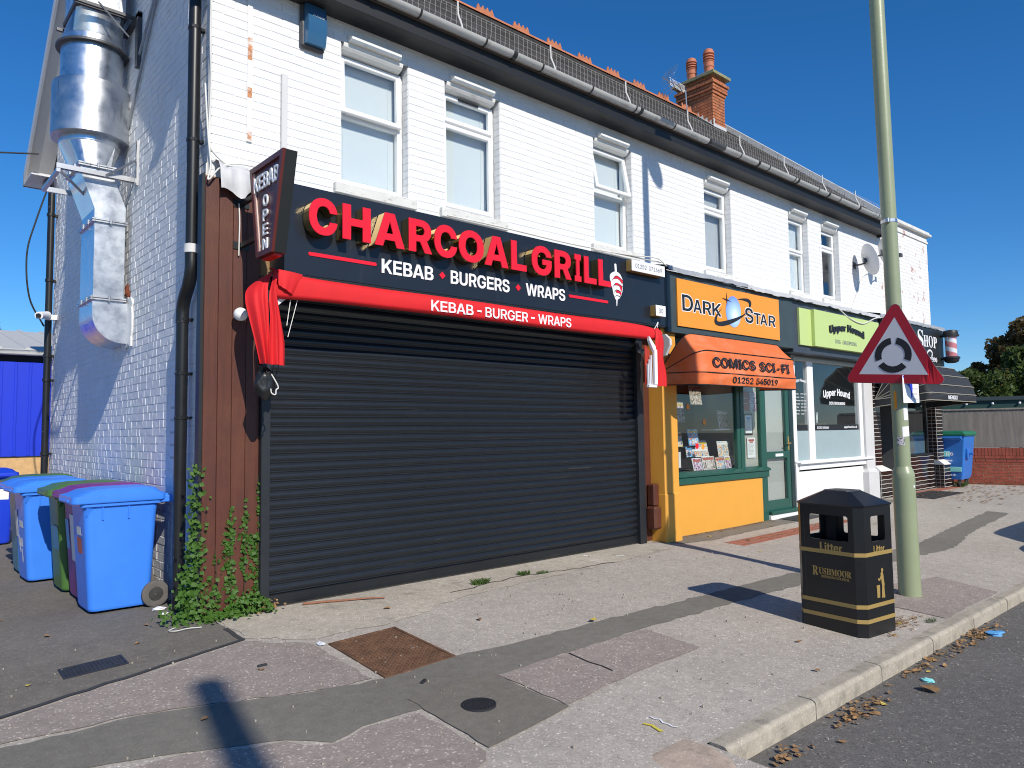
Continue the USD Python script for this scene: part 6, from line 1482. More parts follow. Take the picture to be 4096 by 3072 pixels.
for x in (-1.35, 1.35):
    for y in (-.80, .80):
        w = obj('wheel', lathe([(.2, -.1), (.31, -.1), (.33, -.07), (.33, .07), (.31, .1), (.2, .1)], 24, (x, y, .33), 'y'), 'rubber', ca, smooth=40); obj('rim', lathe([(.2, -.105), (.02, -.07), (.02, .07), (.2, .105)], 20, (x, y, .33), 'y'), 'steel', w)

# ------------------------------------------------------------------ the litter bin
LBu = np.array([.9925, -.122, 0]); LBv = np.array([.122, .9925, 0])
lb_ang = math.degrees(math.atan2(-.122, .9925))
w, d, c, H = .545, .625, .062, 1.085                      # width, depth, corner cut, height of the rim
org = np.array([6.362, 2.705, 0]) - LBu * c
gb = float(gz(6.6, 2.9)) - .004
lb = thing('litter_bin', 'black street litter bin with gold bands and lettering, beside the kerb', 'litter bin', (org[0], org[1], gb), lb_ang)
def face_panel(L, holes, thick=.012):
    g = sbox(0, 0, L, H)
    for a, b, e, f_ in holes: g = g.difference(sbox(a, e, b, f_).buffer(-.02).buffer(.02))
    return extrude(g, thick)
A = [(0, 0, c, d - c, 'L'), (0, 0, 0, 0, 0)]
hz0, hz1 = .785, 1.0
Lx, Ly = w - 2 * c, d - 2 * c
obj('panel', xf(xf(face_panel(Lx, [(.10, Lx - .10, hz0, hz1)]), FRONT), None, (c, .012, 0)), 'litter_black', lb)                       # faces -y
obj('panel', xf(xf(face_panel(Lx, [(.10, Lx - .10, hz0, hz1)]), FRONT), None, (c, d, 0)), 'litter_black', lb)
obj('panel', xf(xf(face_panel(Ly, [(.085, Ly - .05, hz0, hz1)]), LEFT), None, (.012, d - c, 0)), 'litter_black', lb)                      # faces -x
obj('panel', xf(xf(face_panel(Ly, [(.085, Ly - .085, hz0, hz1)]), LEFT), None, (w, d - c, 0)), 'litter_black', lb)
cor = []
for (ax, ay), (bx, by) in (((0, c), (c, 0)), ((w - c, 0), (w, c)), ((w, d - c), (w - c, d)), ((c, d), (0, d - c))):
    m_ = np.array([w / 2, d / 2]); p, q_ = np.array([ax, ay]), np.array([bx, by]); k = .018 * (m_ - (p + q_) / 2) / np.linalg.norm(m_ - (p + q_) / 2)
    cor.append(hexa([(*p, 0), (*q_, 0), (*(q_ + k), 0), (*(p + k), 0), (*p, H), (*q_, H), (*(q_ + k), H), (*(p + k), H)]))
obj('corner_post', cor, 'litter_black', lb)
oct_ = lambda e, z: [(-e, c - e * .41, z), (c - e * .41, -e, z), (w - c + e * .41, -e, z), (w + e, c - e * .41, z), (w + e, d - c + e * .41, z), (w - c + e * .41, d + e, z), (c - e * .41, d + e, z), (-e, d - c + e * .41, z)]
obj('hood', [hull(oct_(.008, H - .004) + oct_(.012, H + .008) + [(x * .42 + w * .29, y * .42 + d * .29, H + .112) for x, y, _ in oct_(0, 0)])], 'litter_black', lb)
obj('top_plate', hull([(x * .415 + w * .2925, y * .415 + d * .2925, H + .1125) for x, y, _ in oct_(0, 0)] + [(x * .40 + w * .3, y * .40 + d * .3, H + .120) for x, y, _ in oct_(0, 0)]), 'steel_dark', lb)
obj('liner', [hull([(x * .9 + w * .05, y * .9 + d * .05, .05) for x, y, _ in oct_(0, 0)] + [(x * .9 + w * .05, y * .9 + d * .05, .70) for x, y, _ in oct_(0, 0)])], 'steel_dark', lb)
obj('plinth', hull(oct_(-.004, -.03) + oct_(-.004, .002)), 'litter_black', lb)
for z in (.665, .235, .115):
    o1 = oct_(.0025, z); o2 = oct_(.0025, z + .034); bnd = []
    for k in range(8): a, b, e, f_ = o1[k], o1[(k + 1) % 8], o2[(k + 1) % 8], o2[k]; bnd.append(M3([a, b, e, f_], [[0, 1, 2], [0, 2, 3]]))
    obj('gold_band', bnd, 'gold_plain', lb)
LBT = lambda g, x, z: xf(left(extrude(g, .0015), 0, 0, 0), None, (-.001, x, z))
def lb_left(s, wt, yc, z, wid, h, font='Inter', bold=False):
    g = text2d(s, wt, font); g = fit(g, wid, h); obj('lettering', left(extrude(affinity.translate(g, -yc - wid / 2, z), .0015), -.0012, 0, 0), 'gold_plain', lb)
lb_left('Litter', 700, .275, .690, .205, .070)
def mathbold(s): return ''.join(chr(0x1D400 + ord(c_) - 65) if c_.isupper() else c_ for c_ in s)
lb_left(mathbold('R'), 400, .433, .468, .055, .082, 'NotoSansMath'); lb_left(mathbold('USHMOOR'), 400, .248, .484, .30, .055, 'NotoSansMath')
lb_left('BOROUGH COUNCIL', 500, .245, .455, .26, .020)
g = fit(text2d('Litter', 700), .17, .060); obj('lettering', front(extrude(g, .0015), w / 2 - .085, -.0012, .690), 'gold_plain', lb)
# the litter-throwing figure as a simple pictogram
fig = shapely.union_all([Point(.012, .245).buffer(.017), LineString([(.005, .21), (.02, .12)]).buffer(.020), LineString([(.02, .12), (.03, .02)]).buffer(.012), LineString([(.012, .12), (.004, .02)]).buffer(.011), LineString([(.0, .20), (-.035, .165), (-.052, .175)]).buffer(.008), Polygon([(-.078, .02), (-.038, .02), (-.032, .125), (-.084, .125)])])
obj('emblem', front(extrude(fig, .0015), w / 2 + .02, -.0012, .29), 'gold_plain', lb)
obj('seam', [box(-.0018, .002, d - c - .035, d - c - .031, .01, H - .01)], 'joint_black', lb)

# ------------------------------------------------------------------ covers in the pavement
def on_ground(x, y, dz=0): return float(gz(x, y)) + dz
mc = thing('manhole_cover', 'large rusty rectangular manhole cover with studded surface in front of the shutter', 'manhole cover')
q0, q1, q3 = np.array([2.79, 4.50]), np.array([3.445, 4.555]), np.array([2.845, 5.435]); eu, ev = q1 - q0, q3 - q0
def mcp(u, v, dz): p = q0 + eu * u + ev * v; return (p[0], p[1], on_ground(p[0], p[1], dz))
def slab(u0, u1, v0, v1, a, b): return hexa([mcp(u0, v0, a), mcp(u1, v0, a), mcp(u1, v1, a), mcp(u0, v1, a), mcp(u0, v0, b), mcp(u1, v0, b), mcp(u1, v1, b), mcp(u0, v1, b)])
obj('frame', [slab(0, 1, 0, .028, -.03, .011), slab(0, 1, .972, 1, -.03, .011), slab(0, .038, .028, .972, -.03, .011), slab(.962, 1, .028, .972, -.03, .011)], 'rusty_iron', mc)
for v0, v1 in ((.032, .497), (.503, .968)): obj('plate', slab(.043, .957, v0, v1, -.02, .0075), 'rusty_iron', mc)
st_ = []
for i in range(16):
    for j in range(24):
        u, v = .07 + i * .0573, .055 + j * .0387
        if abs(v - .5) < .012: continue
        a, b = (.016, .006) if (i + j) % 2 else (.0085, .011)
        st_.append(slab(u - a, u + a, v - b, v + b, .0075, .0115))
obj('studs', st_, 'rusty_iron', mc, kind='stuff')
rc = thing('round_cover', 'small round dark ribbed iron cover in the square tarmac patch', 'manhole cover', (2.985, 3.712, on_ground(2.985, 3.712, .012)), 0)
obj('rim', lathe([(.112, -.03), (.112, .004), (.104, .005), (.104, -.004)], 32), 'iron_dark', rc, smooth=30); obj('plate', lathe([(.103, -.02), (.103, .0), (.02, .001)], 32), 'iron_dark', rc)
rb = []
for k in range(-6, 7):
    y = k * .0155; L_ = math.sqrt(max(0, .098 ** 2 - y * y)); rb.append(xf(box(-L_, L_, y - .004, y + .004, .0, .0055), rotz(.72)))
obj('rib', rb, 'iron_dark', rc)
smc = thing('drain_cover', 'narrow dark rectangular iron cover in the side yard tarmac', 'manhole cover')
q0, q1, q3 = np.array([1.10, 5.885]), np.array([1.525, 5.95]), np.array([1.105, 6.12]); eu, ev = q1 - q0, q3 - q0
obj('frame', [slab(0, 1, 0, .06, -.03, .012), slab(0, 1, .94, 1, -.03, .012), slab(0, .035, .06, .94, -.03, .012), slab(.965, 1, .06, .94, -.03, .012)], 'iron_dark', smc); obj('plate', slab(.04, .96, .065, .935, -.02, .008), 'iron_dark', smc)
obj('ribs', [slab(.06 + i * .06, .10 + i * .06, .12 + j * .17, .22 + j * .17, .008, .012) for i in range(15) for j in range(5)], 'iron_dark', smc, kind='stuff')
for i, (x, y, lab) in enumerate(((2.95, 4.27, 'small dark metal tab set in the tarmac by the manhole cover'), (2.24, 5.28, 'small dark metal tab set in the pavement at the left'))):
    obj('metal_tab', xf(bbox(-.035, .035, -.012, .012, -.004, .012, .003), rotz(.6 * (i == 0)), (x, y, on_ground(x, y, .006))), 'iron_dark', None, lab, 'marker')

# ------------------------------------------------------------------ wheelie bins
def wheelie(label, x, y, rz, body, lid, stickers=(), group='wheelie bins along the side wall', hgt=1.03):
    """the front faces -x; the origin is the middle of the base"""
    t = thing('wheelie_bin', label, 'wheelie bin', (x, y, 0), rz, group)
    k = hgt / 1.03
    rows = [rrect(-.02, 0, .50, .46, .06, .03), rrect(-.02, 0, .53, .49, .06, .06), rrect(-.025, 0, .575, .515, .06, .45 * k), rrect(-.03, 0, .625, .54, .06, .90 * k), rrect(-.03, 0, .64, .55, .05, .985 * k), rrect(-.03, 0, .70, .60, .05, .99 * k), rrect(-.03, 0, .70, .60, .05, 1.025 * k)]
    b = obj('body', loft(rows), body, t, smooth=35)
    obj('rim_rib', [bbox(-.20 + .22 * i, -.185 + .22 * i, s * .272 - .012, s * .272 + .012, .86 * k, .985 * k, .003) for i in range(2) for s in (-1, 1)] + [hull([(-.33, s * .27, .985 * k), (-.33, s * .29, .985 * k), (-.22, s * .27, .985 * k), (-.33, s * .268, .90 * k)]) for s in (-1, 1)], body, b)
    lr = [rrect(-.05, 0, .80, .63, .06, 1.022 * k), rrect(-.05, 0, .81, .64, .06, 1.035 * k), rrect(-.05, 0, .80, .635, .06, 1.085 * k), rrect(-.04, 0, .72, .57, .08, 1.098 * k), rrect(-.02, 0, .62, .50, .10, 1.135 * k), rrect(.0, 0, .45, .40, .12, 1.150 * k)]
    l = obj('lid', loft(lr), lid, t, smooth=35)
    obj('lid_ridge', [hull([(-.39, -.24, 1.09 * k), (-.39, .24, 1.09 * k), (-.17, -.21, 1.125 * k), (-.17, .21, 1.125 * k), (-.36, -.2, 1.115 * k), (-.36, .2, 1.115 * k), (-.2, -.18, 1.15 * k), (-.2, .18, 1.15 * k)]), bbox(.30, .38, -.28, .28, 1.03 * k, 1.075 * k, .012), bbox(-.465, -.43, -.2, .2, 1.03 * k, 1.06 * k, .01)], lid, l)
    obj('handle', [tube([(.42, -.26, 1.03 * k), (.42, .26, 1.03 * k)], .017, 10)] + [bbox(.30, .44, s * .27 - .018, s * .27 + .018, .99 * k, 1.055 * k, .008) for s in (-1, 1)], body, t, smooth=40)
    for s in (-1, 1):
        w_ = obj('wheel', lathe([(.07, -.022), (.105, -.026), (.122, -.018), (.125, -.008), (.125, .008), (.122, .018), (.105, .026), (.07, .022)], 28, (.275, s * .268, .125), 'y'), 'rubber_grey', t, smooth=40)
        obj('hub', lathe([(.071, -.018), (.06, -.026), (.02, -.030), (.012, -.034), (.012, .034), (.02, .030), (.06, .026), (.071, .018)], 24, (.275, s * .268, .125), 'y'), 'rubber', w_, smooth=30)
    obj('axle', tube([(.275, -.26, .125), (.275, .26, .125)], .012, 8), 'steel_dark', t)
    for (u0, u1, z0, z1, m) in stickers:                       # stickers on the front
        f_ = lambda z: -.02 - (.25 + .075 * (z / (.985 * k)))
        obj('sticker', hexa([(f_(z0) - .009, u0, z0), (f_(z0) - .008, u0, z0), (f_(z0) - .008, u1, z0), (f_(z0) - .009, u1, z0), (f_(z1) - .013, u0, z1), (f_(z1) - .012, u0, z1), (f_(z1) - .012, u1, z1), (f_(z1) - .013, u1, z1)]), m, t)
    return t
wheelie('bright blue wheelie bin, nearest of the row, with one grey wheel showing', 1.90, 7.895, 0, 'bin_blue', 'bin_blue', ((-.12, .05, .55, .70, 'sticker_red'), (-.12, .05, .72, .80, 'sticker')))
wheelie('purple wheelie bin squeezed behind the nearest blue one', 1.955, 8.545, 0, 'bin_purple', 'bin_purple', ((-.20, -.02, .40, .86, 'sticker'), (.05, .2, .5, .8, 'sticker_blue')))
wheelie('green wheelie bin behind the purple one, only its edge showing', 1.92, 9.17, 0, 'bin_green', 'bin_green', ((-.2, .1, .45, .7, 'bin_turq'),))
wheelie('light blue wheelie bin with pale scribbles on its front, fourth along the wall', 1.735, 10.07, 2, 'bin_blue', 'bin_blue', ((-.17, .02, .62, .70, 'sticker'), (-.10, .10, .40, .50, 'sticker'), (.02, .06, .33, .52, 'sticker'), (-.08, -.04, .20, .38, 'sticker'), (.1, .22, .5, .8, 'grey_joinery')))
wheelie('blue wheelie bin with a green edged lid, behind the scribbled one', 1.76, 10.75, 0, 'bin_turq', 'bin_blue')
wheelie('green lidded wheelie bin farther along the wall', 1.85, 11.45, 0, 'bin_darkblue', 'bin_green')
wheelie('dark blue wheelie bin standing at the end, with white stickers on its side', 1.55, 13.95, 90, 'bin_darkblue', 'bin_darkblue', ((-.2, -.04, .70, .86, 'white_face'), (-.2, -.05, .87, .97, 'sticker_blue')), hgt=1.05)
# large waste bin by the barber
eb = thing('waste_container', 'blue four-wheeled waste container with green lid at the end of the terrace', 'waste bin', (21.15, 6.72, .07), 4)
obj('body', loft([rrect(0, 0, .80, .66, .05, .20), rrect(0, 0, .86, .74, .05, .30), rrect(0, 0, .98, .92, .05, 1.25), rrect(0, 0, 1.0, .94, .05, 1.30)]), 'euro_blue', eb, smooth=30)
obj('lid', loft([rrect(0, 0, 1.06, 1.0, .06, 1.302), rrect(0, 0, 1.08, 1.02, .06, 1.34), rrect(0, 0, 1.02, .96, .1, 1.41), rrect(0, 0, .8, .7, .1, 1.43)]), 'euro_green', eb, smooth=30)
obj('front_lip', hull([(-.5, -.40, 1.2), (-.5, .40, 1.2), (-.60, -.38, 1.26), (-.60, .38, 1.26), (-.5, -.4, 1.29), (-.5, .4, 1.29), (-.58, -.38, 1.29), (-.58, .38, 1.29)]), 'euro_blue', eb)
obj('label_panel', [xf(bbox(-.006, .006, -.10, .32, .78, .92, .004), None, (-.468, 0, 0))], 'euro_aqua', eb); obj('label_panel', [xf(bbox(-.006, .006, -.34, .34, .40, .52, .004), None, (-.448, 0, 0))], 'euro_aqua', eb)
obj('lettering', left(extrude(fit(text2d('RS', 700), .16, .07), .003), -.472, -.02, .81), 'white_face', eb) ; obj('lettering', left(extrude(fit(text2d('bins', 700), .15, .05), .003), -.462, .0, .66), 'white_face', eb); obj('lettering', left(extrude(fit(text2d('co.uk', 700), .16, .05), .003), -.440, -.05, .30), 'white_face', eb)
obj('trunnion', [lathe([(.03, 0), (.03, .10), (.05, .11), (.05, .13)], 12, (-.2, -.56, .85), 'y'), bbox(-.34, -.10, -.475, -.43, .72, .98, .01)], 'euro_blue', eb)
for x in (-.32, .32):
    for y in (-.26, .26):
        w_ = obj('wheel', lathe([(.02, -.022), (.08, -.024), (.09, -.014), (.09, .014), (.08, .024), (.02, .022)], 20, (x, y, .09), 'y'), 'rubber', eb, smooth=40); obj('fork', [hull([(x - .03, y - .04, .09), (x + .03, y - .04, .09), (x - .06, y - .04, .21), (x + .06, y - .04, .21), (x - .03, y + .04, .09), (x + .03, y + .04, .09), (x - .06, y + .04, .21), (x + .06, y + .04, .21)])], 'steel_dark', eb)

# ------------------------------------------------------------------ far things: wall, fence, canopy, building, trees
wl = thing('brick_wall', 'low red brick garden wall with a soldier course on top, beyond the barber shop', 'wall')
W0 = np.array([21.62, 7.9]); wd = np.array([.335, -.942]); wd /= np.linalg.norm(wd); wn = np.array([-wd[1], wd[0]]) * -1      # wn points to the eye
if wn @ np.array([-1, 0]) < 0: wn = -wn
WLn = 5.2
def wp(s, o, z): p = W0 + wd * s + wn * o; return (p[0], p[1], z)
def wbox(s0, s1, o0, o1, z0, z1): return hexa([wp(s0, o0, z0), wp(s1, o0, z0), wp(s1, o1, z0), wp(s0, o1, z0), wp(s0, o0, z1), wp(s1, o0, z1), wp(s1, o1, z1), wp(s0, o1, z1)])
obj('wall_core', wbox(0, WLn, -.20, -.006, -.1, 1.03), 'wall_mortar', wl)
r = np.random.default_rng(41)
for c_ in range(9):
    z = .06 + c_ * .0765; proud = .012 if c_ == 8 else 0
    s = -.11 * (c_ % 2) if c_ < 8 else -.05
    while s < WLn:
        a, b = max(s, 0) + .006, min(s + .219, WLn)
        if b - a > .03 and b > .8: obj('brick', wbox(a, b, -.08, proud + r.uniform(-.002, .003), z, z + .065), 'wall_brick', wl)
        s += .228
s = 0.85
z = .06 + 9 * .0765 + .008
while s < WLn - .08:
    obj('brick', wbox(s, s + .066, -.16, .012 + r.uniform(-.002, .003), z + .07, z + .275), 'wall_brick', wl); s += .0765
s = .85
while s < WLn - .2:
    obj('brick', wbox(s, s + .219, -.16, .030 + r.uniform(-.002, .003), z, z + .064), 'wall_brick', wl); s += .228
fe = thing('timber_fence', 'weathered grey close-board timber fence standing on the red brick wall', 'fence')
zt = z + .285
s = .3; i = 0
while s < WLn:
    wdt = .112 + r.uniform(-.008, .008); h = 2.03 + r.normal(0, .004)
    obj('board', hexa([wp(s, -.06 + .004, zt), wp(s + wdt + .015, -.06 + .022, zt), wp(s + wdt + .015, -.08, zt), wp(s, -.08, zt), wp(s, -.06 + .004, h), wp(s + wdt + .015, -.06 + .022, h), wp(s + wdt + .015, -.08, h), wp(s, -.08, h)]), 'fence_wood', fe); s += wdt; i += 1
obj('capping_rail', wbox(.3, WLn, -.12, -.01, 2.035, 2.075), 'fence_wood', fe); obj('post', [wbox(3.62, 3.74, -.16, -.03, .9, 2.12)], 'fence_wood', fe)
cy = thing('garden_canopy', 'dark flat canopy roof on a green beam with small lights beyond the fence', 'canopy')
obj('roof', hexa([(22.6, 8.9, 2.33), (24.4, 4.9, 2.33), (27.5, 6.5, 2.40), (25.7, 10.5, 2.40), (22.6, 8.9, 2.43), (24.4, 4.9, 2.43), (27.5, 6.5, 2.52), (25.7, 10.5, 2.52)]), 'canopy_dark', cy)
obj('beam', hexa([(22.75, 8.8, 2.10), (24.45, 5.0, 2.10), (24.55, 5.05, 2.10), (22.85, 8.85, 2.10), (22.75, 8.8, 2.328), (24.45, 5.0, 2.328), (24.55, 5.05, 2.328), (22.85, 8.85, 2.328)]), 'green_steel', cy)
for k in range(6): obj('light', xf(trimesh.creation.icosphere(subdivisions=1, radius=.035), None, (22.98 + .26 * k, 8.15 - .58 * k, 2.235)), 'white_face', cy)
for x, y in ((22.9, 8.6), (24.5, 5.1), (27.2, 6.6), (25.6, 10.3)): obj('post', box(x, x + .1, y, y + .1, -.1, 2.34), 'green_steel', cy)
# blue clad shed at the left
bb = thing('blue_warehouse', 'blue clad shed with grey metal roof and buff brick base, far left', 'building')
obj('brick_base', box(-16, 7, 18.0, 26, -.3, 1.255), 'buff_brick', bb)
r = np.random.default_rng(43)
x = -12.0
while x < 2.2:
    obj('cladding_sheet', [bbox(x + .004, x + .996, 17.955, 18.02, 1.262, 3.20, .004)] + [bbox(x + q_, x + q_ + .055, 17.94, 17.958, 1.27, 3.195, .008) for q_ in (.09, .34, .59, .84)], 'cladding_blue', bb); x += 1.0
obj('eaves_shadow_gap', box(-16, 7, 18.05, 18.2, 3.2, 3.36), 'joint_black', bb)
obj('gutter', bbox(-16, 7, 17.80, 17.96, 3.335, 3.445, .02), 'gutter', bb)
rs_ = []
for k in range(46): xx = -16 + k * .5; rs_.append(hull([(xx, 17.88, 3.46), (xx + .12, 17.88, 3.46), (xx + .03, 17.88, 3.50), (xx + .09, 17.88, 3.50), (xx, 23, 4.46), (xx + .12, 23, 4.46), (xx + .03, 23, 4.50), (xx + .09, 23, 4.50)]))
obj('roof_sheet', [hexa([(-16, 17.88, 3.43), (7, 17.88, 3.43), (7, 23, 4.43), (-16, 23, 4.43), (-16, 17.88, 3.46), (7, 17.88, 3.46), (7, 23, 4.46), (-16, 23, 4.46)])] + rs_, 'cladding_roof', bb)
def leafcloud(centres, radii, n, size, seed, squash=.8, hang=.3):
    r = np.random.default_rng(seed); C = np.array(centres); R_ = np.array(radii); w_ = R_ ** 2.2; k = r.choice(len(C), n, p=w_ / w_.sum())
    d = r.normal(size=(n, 3)); d /= np.linalg.norm(d, axis=1, keepdims=True); rad = R_[k] * r.uniform(.35, 1.05, n) ** .6
    P = C[k] + d * rad[:, None] * np.array([1, 1, squash]); P += (meshkit.fbm(P * .9 + 3, 3, seed) - .5)[:, None] * R_[k][:, None] * .8 * d
    u = r.normal(size=(n, 3)); u /= np.linalg.norm(u, axis=1, keepdims=True); v = np.cross(u, r.normal(size=(n, 3))); v /= np.linalg.norm(v, axis=1, keepdims=True); s = size * r.uniform(.6, 1.3, n)[:, None]
    q = np.stack([P - u * s, P + v * s * .55, P + u * s, P - v * s * .55], 1).reshape(-1, 3); i = np.arange(n)[:, None] * 4
    return M3(q, np.concatenate([i + [0, 1, 2], i + [0, 2, 3]]))
def tree(label, at, clumps, n, size, leaf, seed, trunk_r=.25, name='tree', group=None):
    t = thing(name, label, 'tree', group=group); at = np.array(at, float); C = [np.array(c_[:3]) for c_ in clumps]; R_ = [c_[3] for c_ in clumps]
    br = []; mid = at + np.array([0, 0, .35 * (np.mean([c_[2] for c_ in C]) - at[2])])
    tr = [tube([at - (0, 0, .3), mid, np.mean(C, axis=0)], [trunk_r, trunk_r * .8, trunk_r * .35], 10)]
    for c_ in C: br.append(tube(curve([mid + (np.mean(C, axis=0) - mid) * .3, (mid + c_) / 2 + (0, 0, .2), c_], 8), np.linspace(trunk_r * .35, .03, len(curve([mid, mid, c_], 8))), 6))
    obj('trunk', tr, 'bark', t, smooth=50); obj('branches', br, 'bark', t, smooth=50)
    obj('crown', leafcloud(C, R_, n, size, seed), leaf, t)
    return t
r = np.random.default_rng(51)
def blob(c_, rad, n, rr0, rr1, seed, sq=(1, 1, .8)):
    q = np.random.default_rng(seed); out = []
    for _ in range(n):
        d = q.normal(size=3); d /= np.linalg.norm(d); p = np.array(c_) + d * rad * q.uniform(.3, 1) ** .5 * np.array(sq); out.append((*p, q.uniform(rr0, rr1)))
    return out
tree('tall russet autumn tree rising behind the fence at the right edge', (50, 10.4, 0), blob((49.5, 10.4, 5.4), 3.3, 34, .55, 1.1, 1), 15000, .15, 'leaf_autumn', 61, .32)
tree('spreading reddish tree at the right, left of the tallest crown', (47.5, 12.4, 0), blob((47.2, 12.3, 4.8), 1.7, 16, .4, .8, 2), 5000, .13, 'leaf_autumn', 62, .2)
tree('broad green leafy tree directly above the garden canopy', (40, 10.4, 0), blob((40, 10.6, 2.7), 2.3, 22, .5, 1.0, 3, (1, 1, .7)), 13000, .12, 'leaf_green', 63, .25)
tree('low green bush reaching left behind the barber pole, by the black canopy', (43, 12.8, 0), blob((43, 12.9, 2.4), 1.6, 14, .4, .8, 4, (1, 1, .75)), 6000, .11, 'leaf_green', 64, .15)
tree('olive green tree beyond the right end of the fence', (44, 8.0, 0), blob((44, 7.8, 4.2), 3.0, 22, .6, 1.1, 5), 10000, .15, 'leaf_green', 65, .3)
tree('distant green tree top showing over the blue shed roof', (3.2, 36, 0), blob((2.9, 36, 4.3), 2.4, 20, .5, 1.0, 6, (1, 1, .75)), 9000, .12, 'leaf_far', 66, .25)
# ------------------------------------------------------------------ plants and small litter
def leaves_on(pts, nrms, size, seed, jit=.6):
    r = np.random.default_rng(seed); P = np.array(pts); N = np.array(nrms, float) + r.normal(0, jit, P.shape); N /= np.linalg.norm(N, axis=1, keepdims=True)
    u = np.cross(N, r.normal(size=P.shape)); u /= np.linalg.norm(u, axis=1, keepdims=True); v = np.cross(N, u); s = (size * r.uniform(.6, 1.25, len(P)))[:, None]; n = len(P)
    q = np.stack([P - u * s, P - u * s * .2 + v * s * .8 + N * s * .1, P + u * s * .9, P - u * s * .2 - v * s * .8 + N * s * .1], 1).reshape(-1, 3); i = np.arange(n)[:, None] * 4
    return M3(q, np.concatenate([i + [0, 1, 2], i + [0, 2, 3]]))
r = np.random.default_rng(71)
P, N_ = [], []
for k in range(900):                                     # the clump on the corner, dense near the ground
    z = abs(r.normal(0, .42)) if r.random() < .72 else r.uniform(.2, 1.35)
    wd_ = .20 * math.exp(-z / .30) + .055
    P.append((2.27 + r.normal(0, wd_ * .55) - .05 * math.exp(-z / .2), 6.80 + r.normal(0, .05) - .18 * math.exp(-z / .10) * r.random(), .01 + z)); N_.append((-.5, -1, .4))
iv = thing('ivy', 'green ivy climbing the white trunking on the corner of the building', 'ivy')
obj('leaves', leaves_on(P, N_, .026, 72), 'leaf_ivy', iv)
obj('stem', [tube(curve([(2.27, 6.80, 0), (2.29, 6.82, .5), (2.27, 6.83, .9), (2.30, 6.83, 1.35)], 16), .006, 5), tube(curve([(2.31, 6.79, 0), (2.30, 6.80, .4), (2.32, 6.83, .8)], 12), .005, 5)], 'bark', iv)
P, N_ = [], []
def runner(x, z0, z1, n, sx, sparse=False):
    for k in range(n):
        z = z0 + (z1 - z0) * r.random() ** (1.0); P.append((x + r.normal(0, sx) + .012 * math.sin(z * 9), 6.742 + r.normal(0, .006), z)); N_.append((0, -1, .3))
runner(2.423, .0, .22, 26, .022); runner(2.423, .22, .62, 6, .008)
runner(2.553, .0, .80, 190, .028); runner(2.55, .8, .98, 14, .016)
runner(2.684, .30, .90, 70, .020); runner(2.72, .60, .72, 18, .03); runner(2.684, .9, 1.05, 4, .008)
runner(2.80, .10, .72, 150, .030); runner(2.806, .72, 1.30, 16, .012)
for k in range(420):
    x = r.uniform(2.30, 2.90); d_ = abs(r.normal(0, .075)); hz = max(0.0, .16 * math.exp(-((x - 2.72) / .16) ** 2) + .05) * r.random() ** .8
    P.append((x, 6.72 - d_, .012 + hz * (1 - min(1, d_ * 3)))); N_.append((0, -.8, .8))
iv2 = thing('ivy', 'strands of green ivy creeping up the joints of the brown boards from the ground', 'ivy')
obj('leaves', leaves_on(P, N_, .024, 73), 'leaf_ivy', iv2)
obj('stem', [tube(curve([(x, 6.748, 0), (x + .01, 6.747, h * .5), (x, 6.748, h)], 10), .004, 4) for x, h in ((2.423, .6), (2.553, .95), (2.684, 1.0), (2.806, 1.25))], 'bark', iv2)
dl = [(2.86 + r.normal(0, .06), 6.66 + r.normal(0, .05), .01 + abs(r.normal(0, .05))) for _ in range(90)]
obj('dry_leaves', leaves_on(dl, [(0, -.5, 1)] * 90, .018, 74), 'dead_leaf', iv2)
def tuft(label, x, y, n, rad, h, seed):
    q = np.random.default_rng(seed); B = []; z = on_ground(x, y, .003)
    for _ in range(n):
        a = q.uniform(0, 6.3); rr_ = rad * math.sqrt(q.random()); px, py = x + rr_ * math.cos(a) * 1.6, y + rr_ * math.sin(a) * .7; l_ = h * q.uniform(.4, 1.1); lx, ly = q.normal(0, .5, 2) * l_; w_ = .0028
        B.append(M3([(px - w_, py, z), (px + w_, py, z), (px + lx * .5 + w_ * .7, py + ly * .5, z + l_ * .7), (px + lx, py + ly, z + l_)], [[0, 1, 2], [0, 2, 3]]))
    return obj('grass_tuft', B, 'grass_blade', None, label, 'grass')
tuft('grass tuft in the crack before the shutter, leftmost and largest', 5.09, 6.27, 260, .07, .06, 1)
tuft('middle grass tuft in the crack before the shutter', 5.76, 6.30, 160, .055, .05, 2)
tuft('rightmost low weed in the crack before the shutter', 5.98, 6.23, 130, .06, .03, 3)
tuft('grass tuft at the foot of the barber shop pilaster', 20.95, 6.45, 240, .12, .12, 4)
tuft('weed by the kerb right of the litter bin', 7.32, 2.55, 90, .05, .03, 5)
obj('verge_weeds', [M3([(x - .006, y, z), (x + .006, y, z), (x + r.normal(0, .03), y + r.normal(0, .03), z + h)], [[0, 1, 2]]) for x, y, z, h in [(*(W0 + wd * s_ + wn * (abs(r.normal(0, .06)) + .01)), .075, r.uniform(.02, .07)) for s_ in r.uniform(.9, 5, 500)]], 'grass_blade', None, 'thin strip of weeds along the foot of the red brick wall', 'weeds', kind='stuff')
gr_ = LineString(rough([(4.6, 6.16), (5.1, 6.22), (5.8, 6.25), (6.4, 6.16), (7.2, 6.10)], .02, .12, 77, False)).buffer(.008)
struct('pavement_crack', ground_sheet(gr_, .0075), 'joint_black')
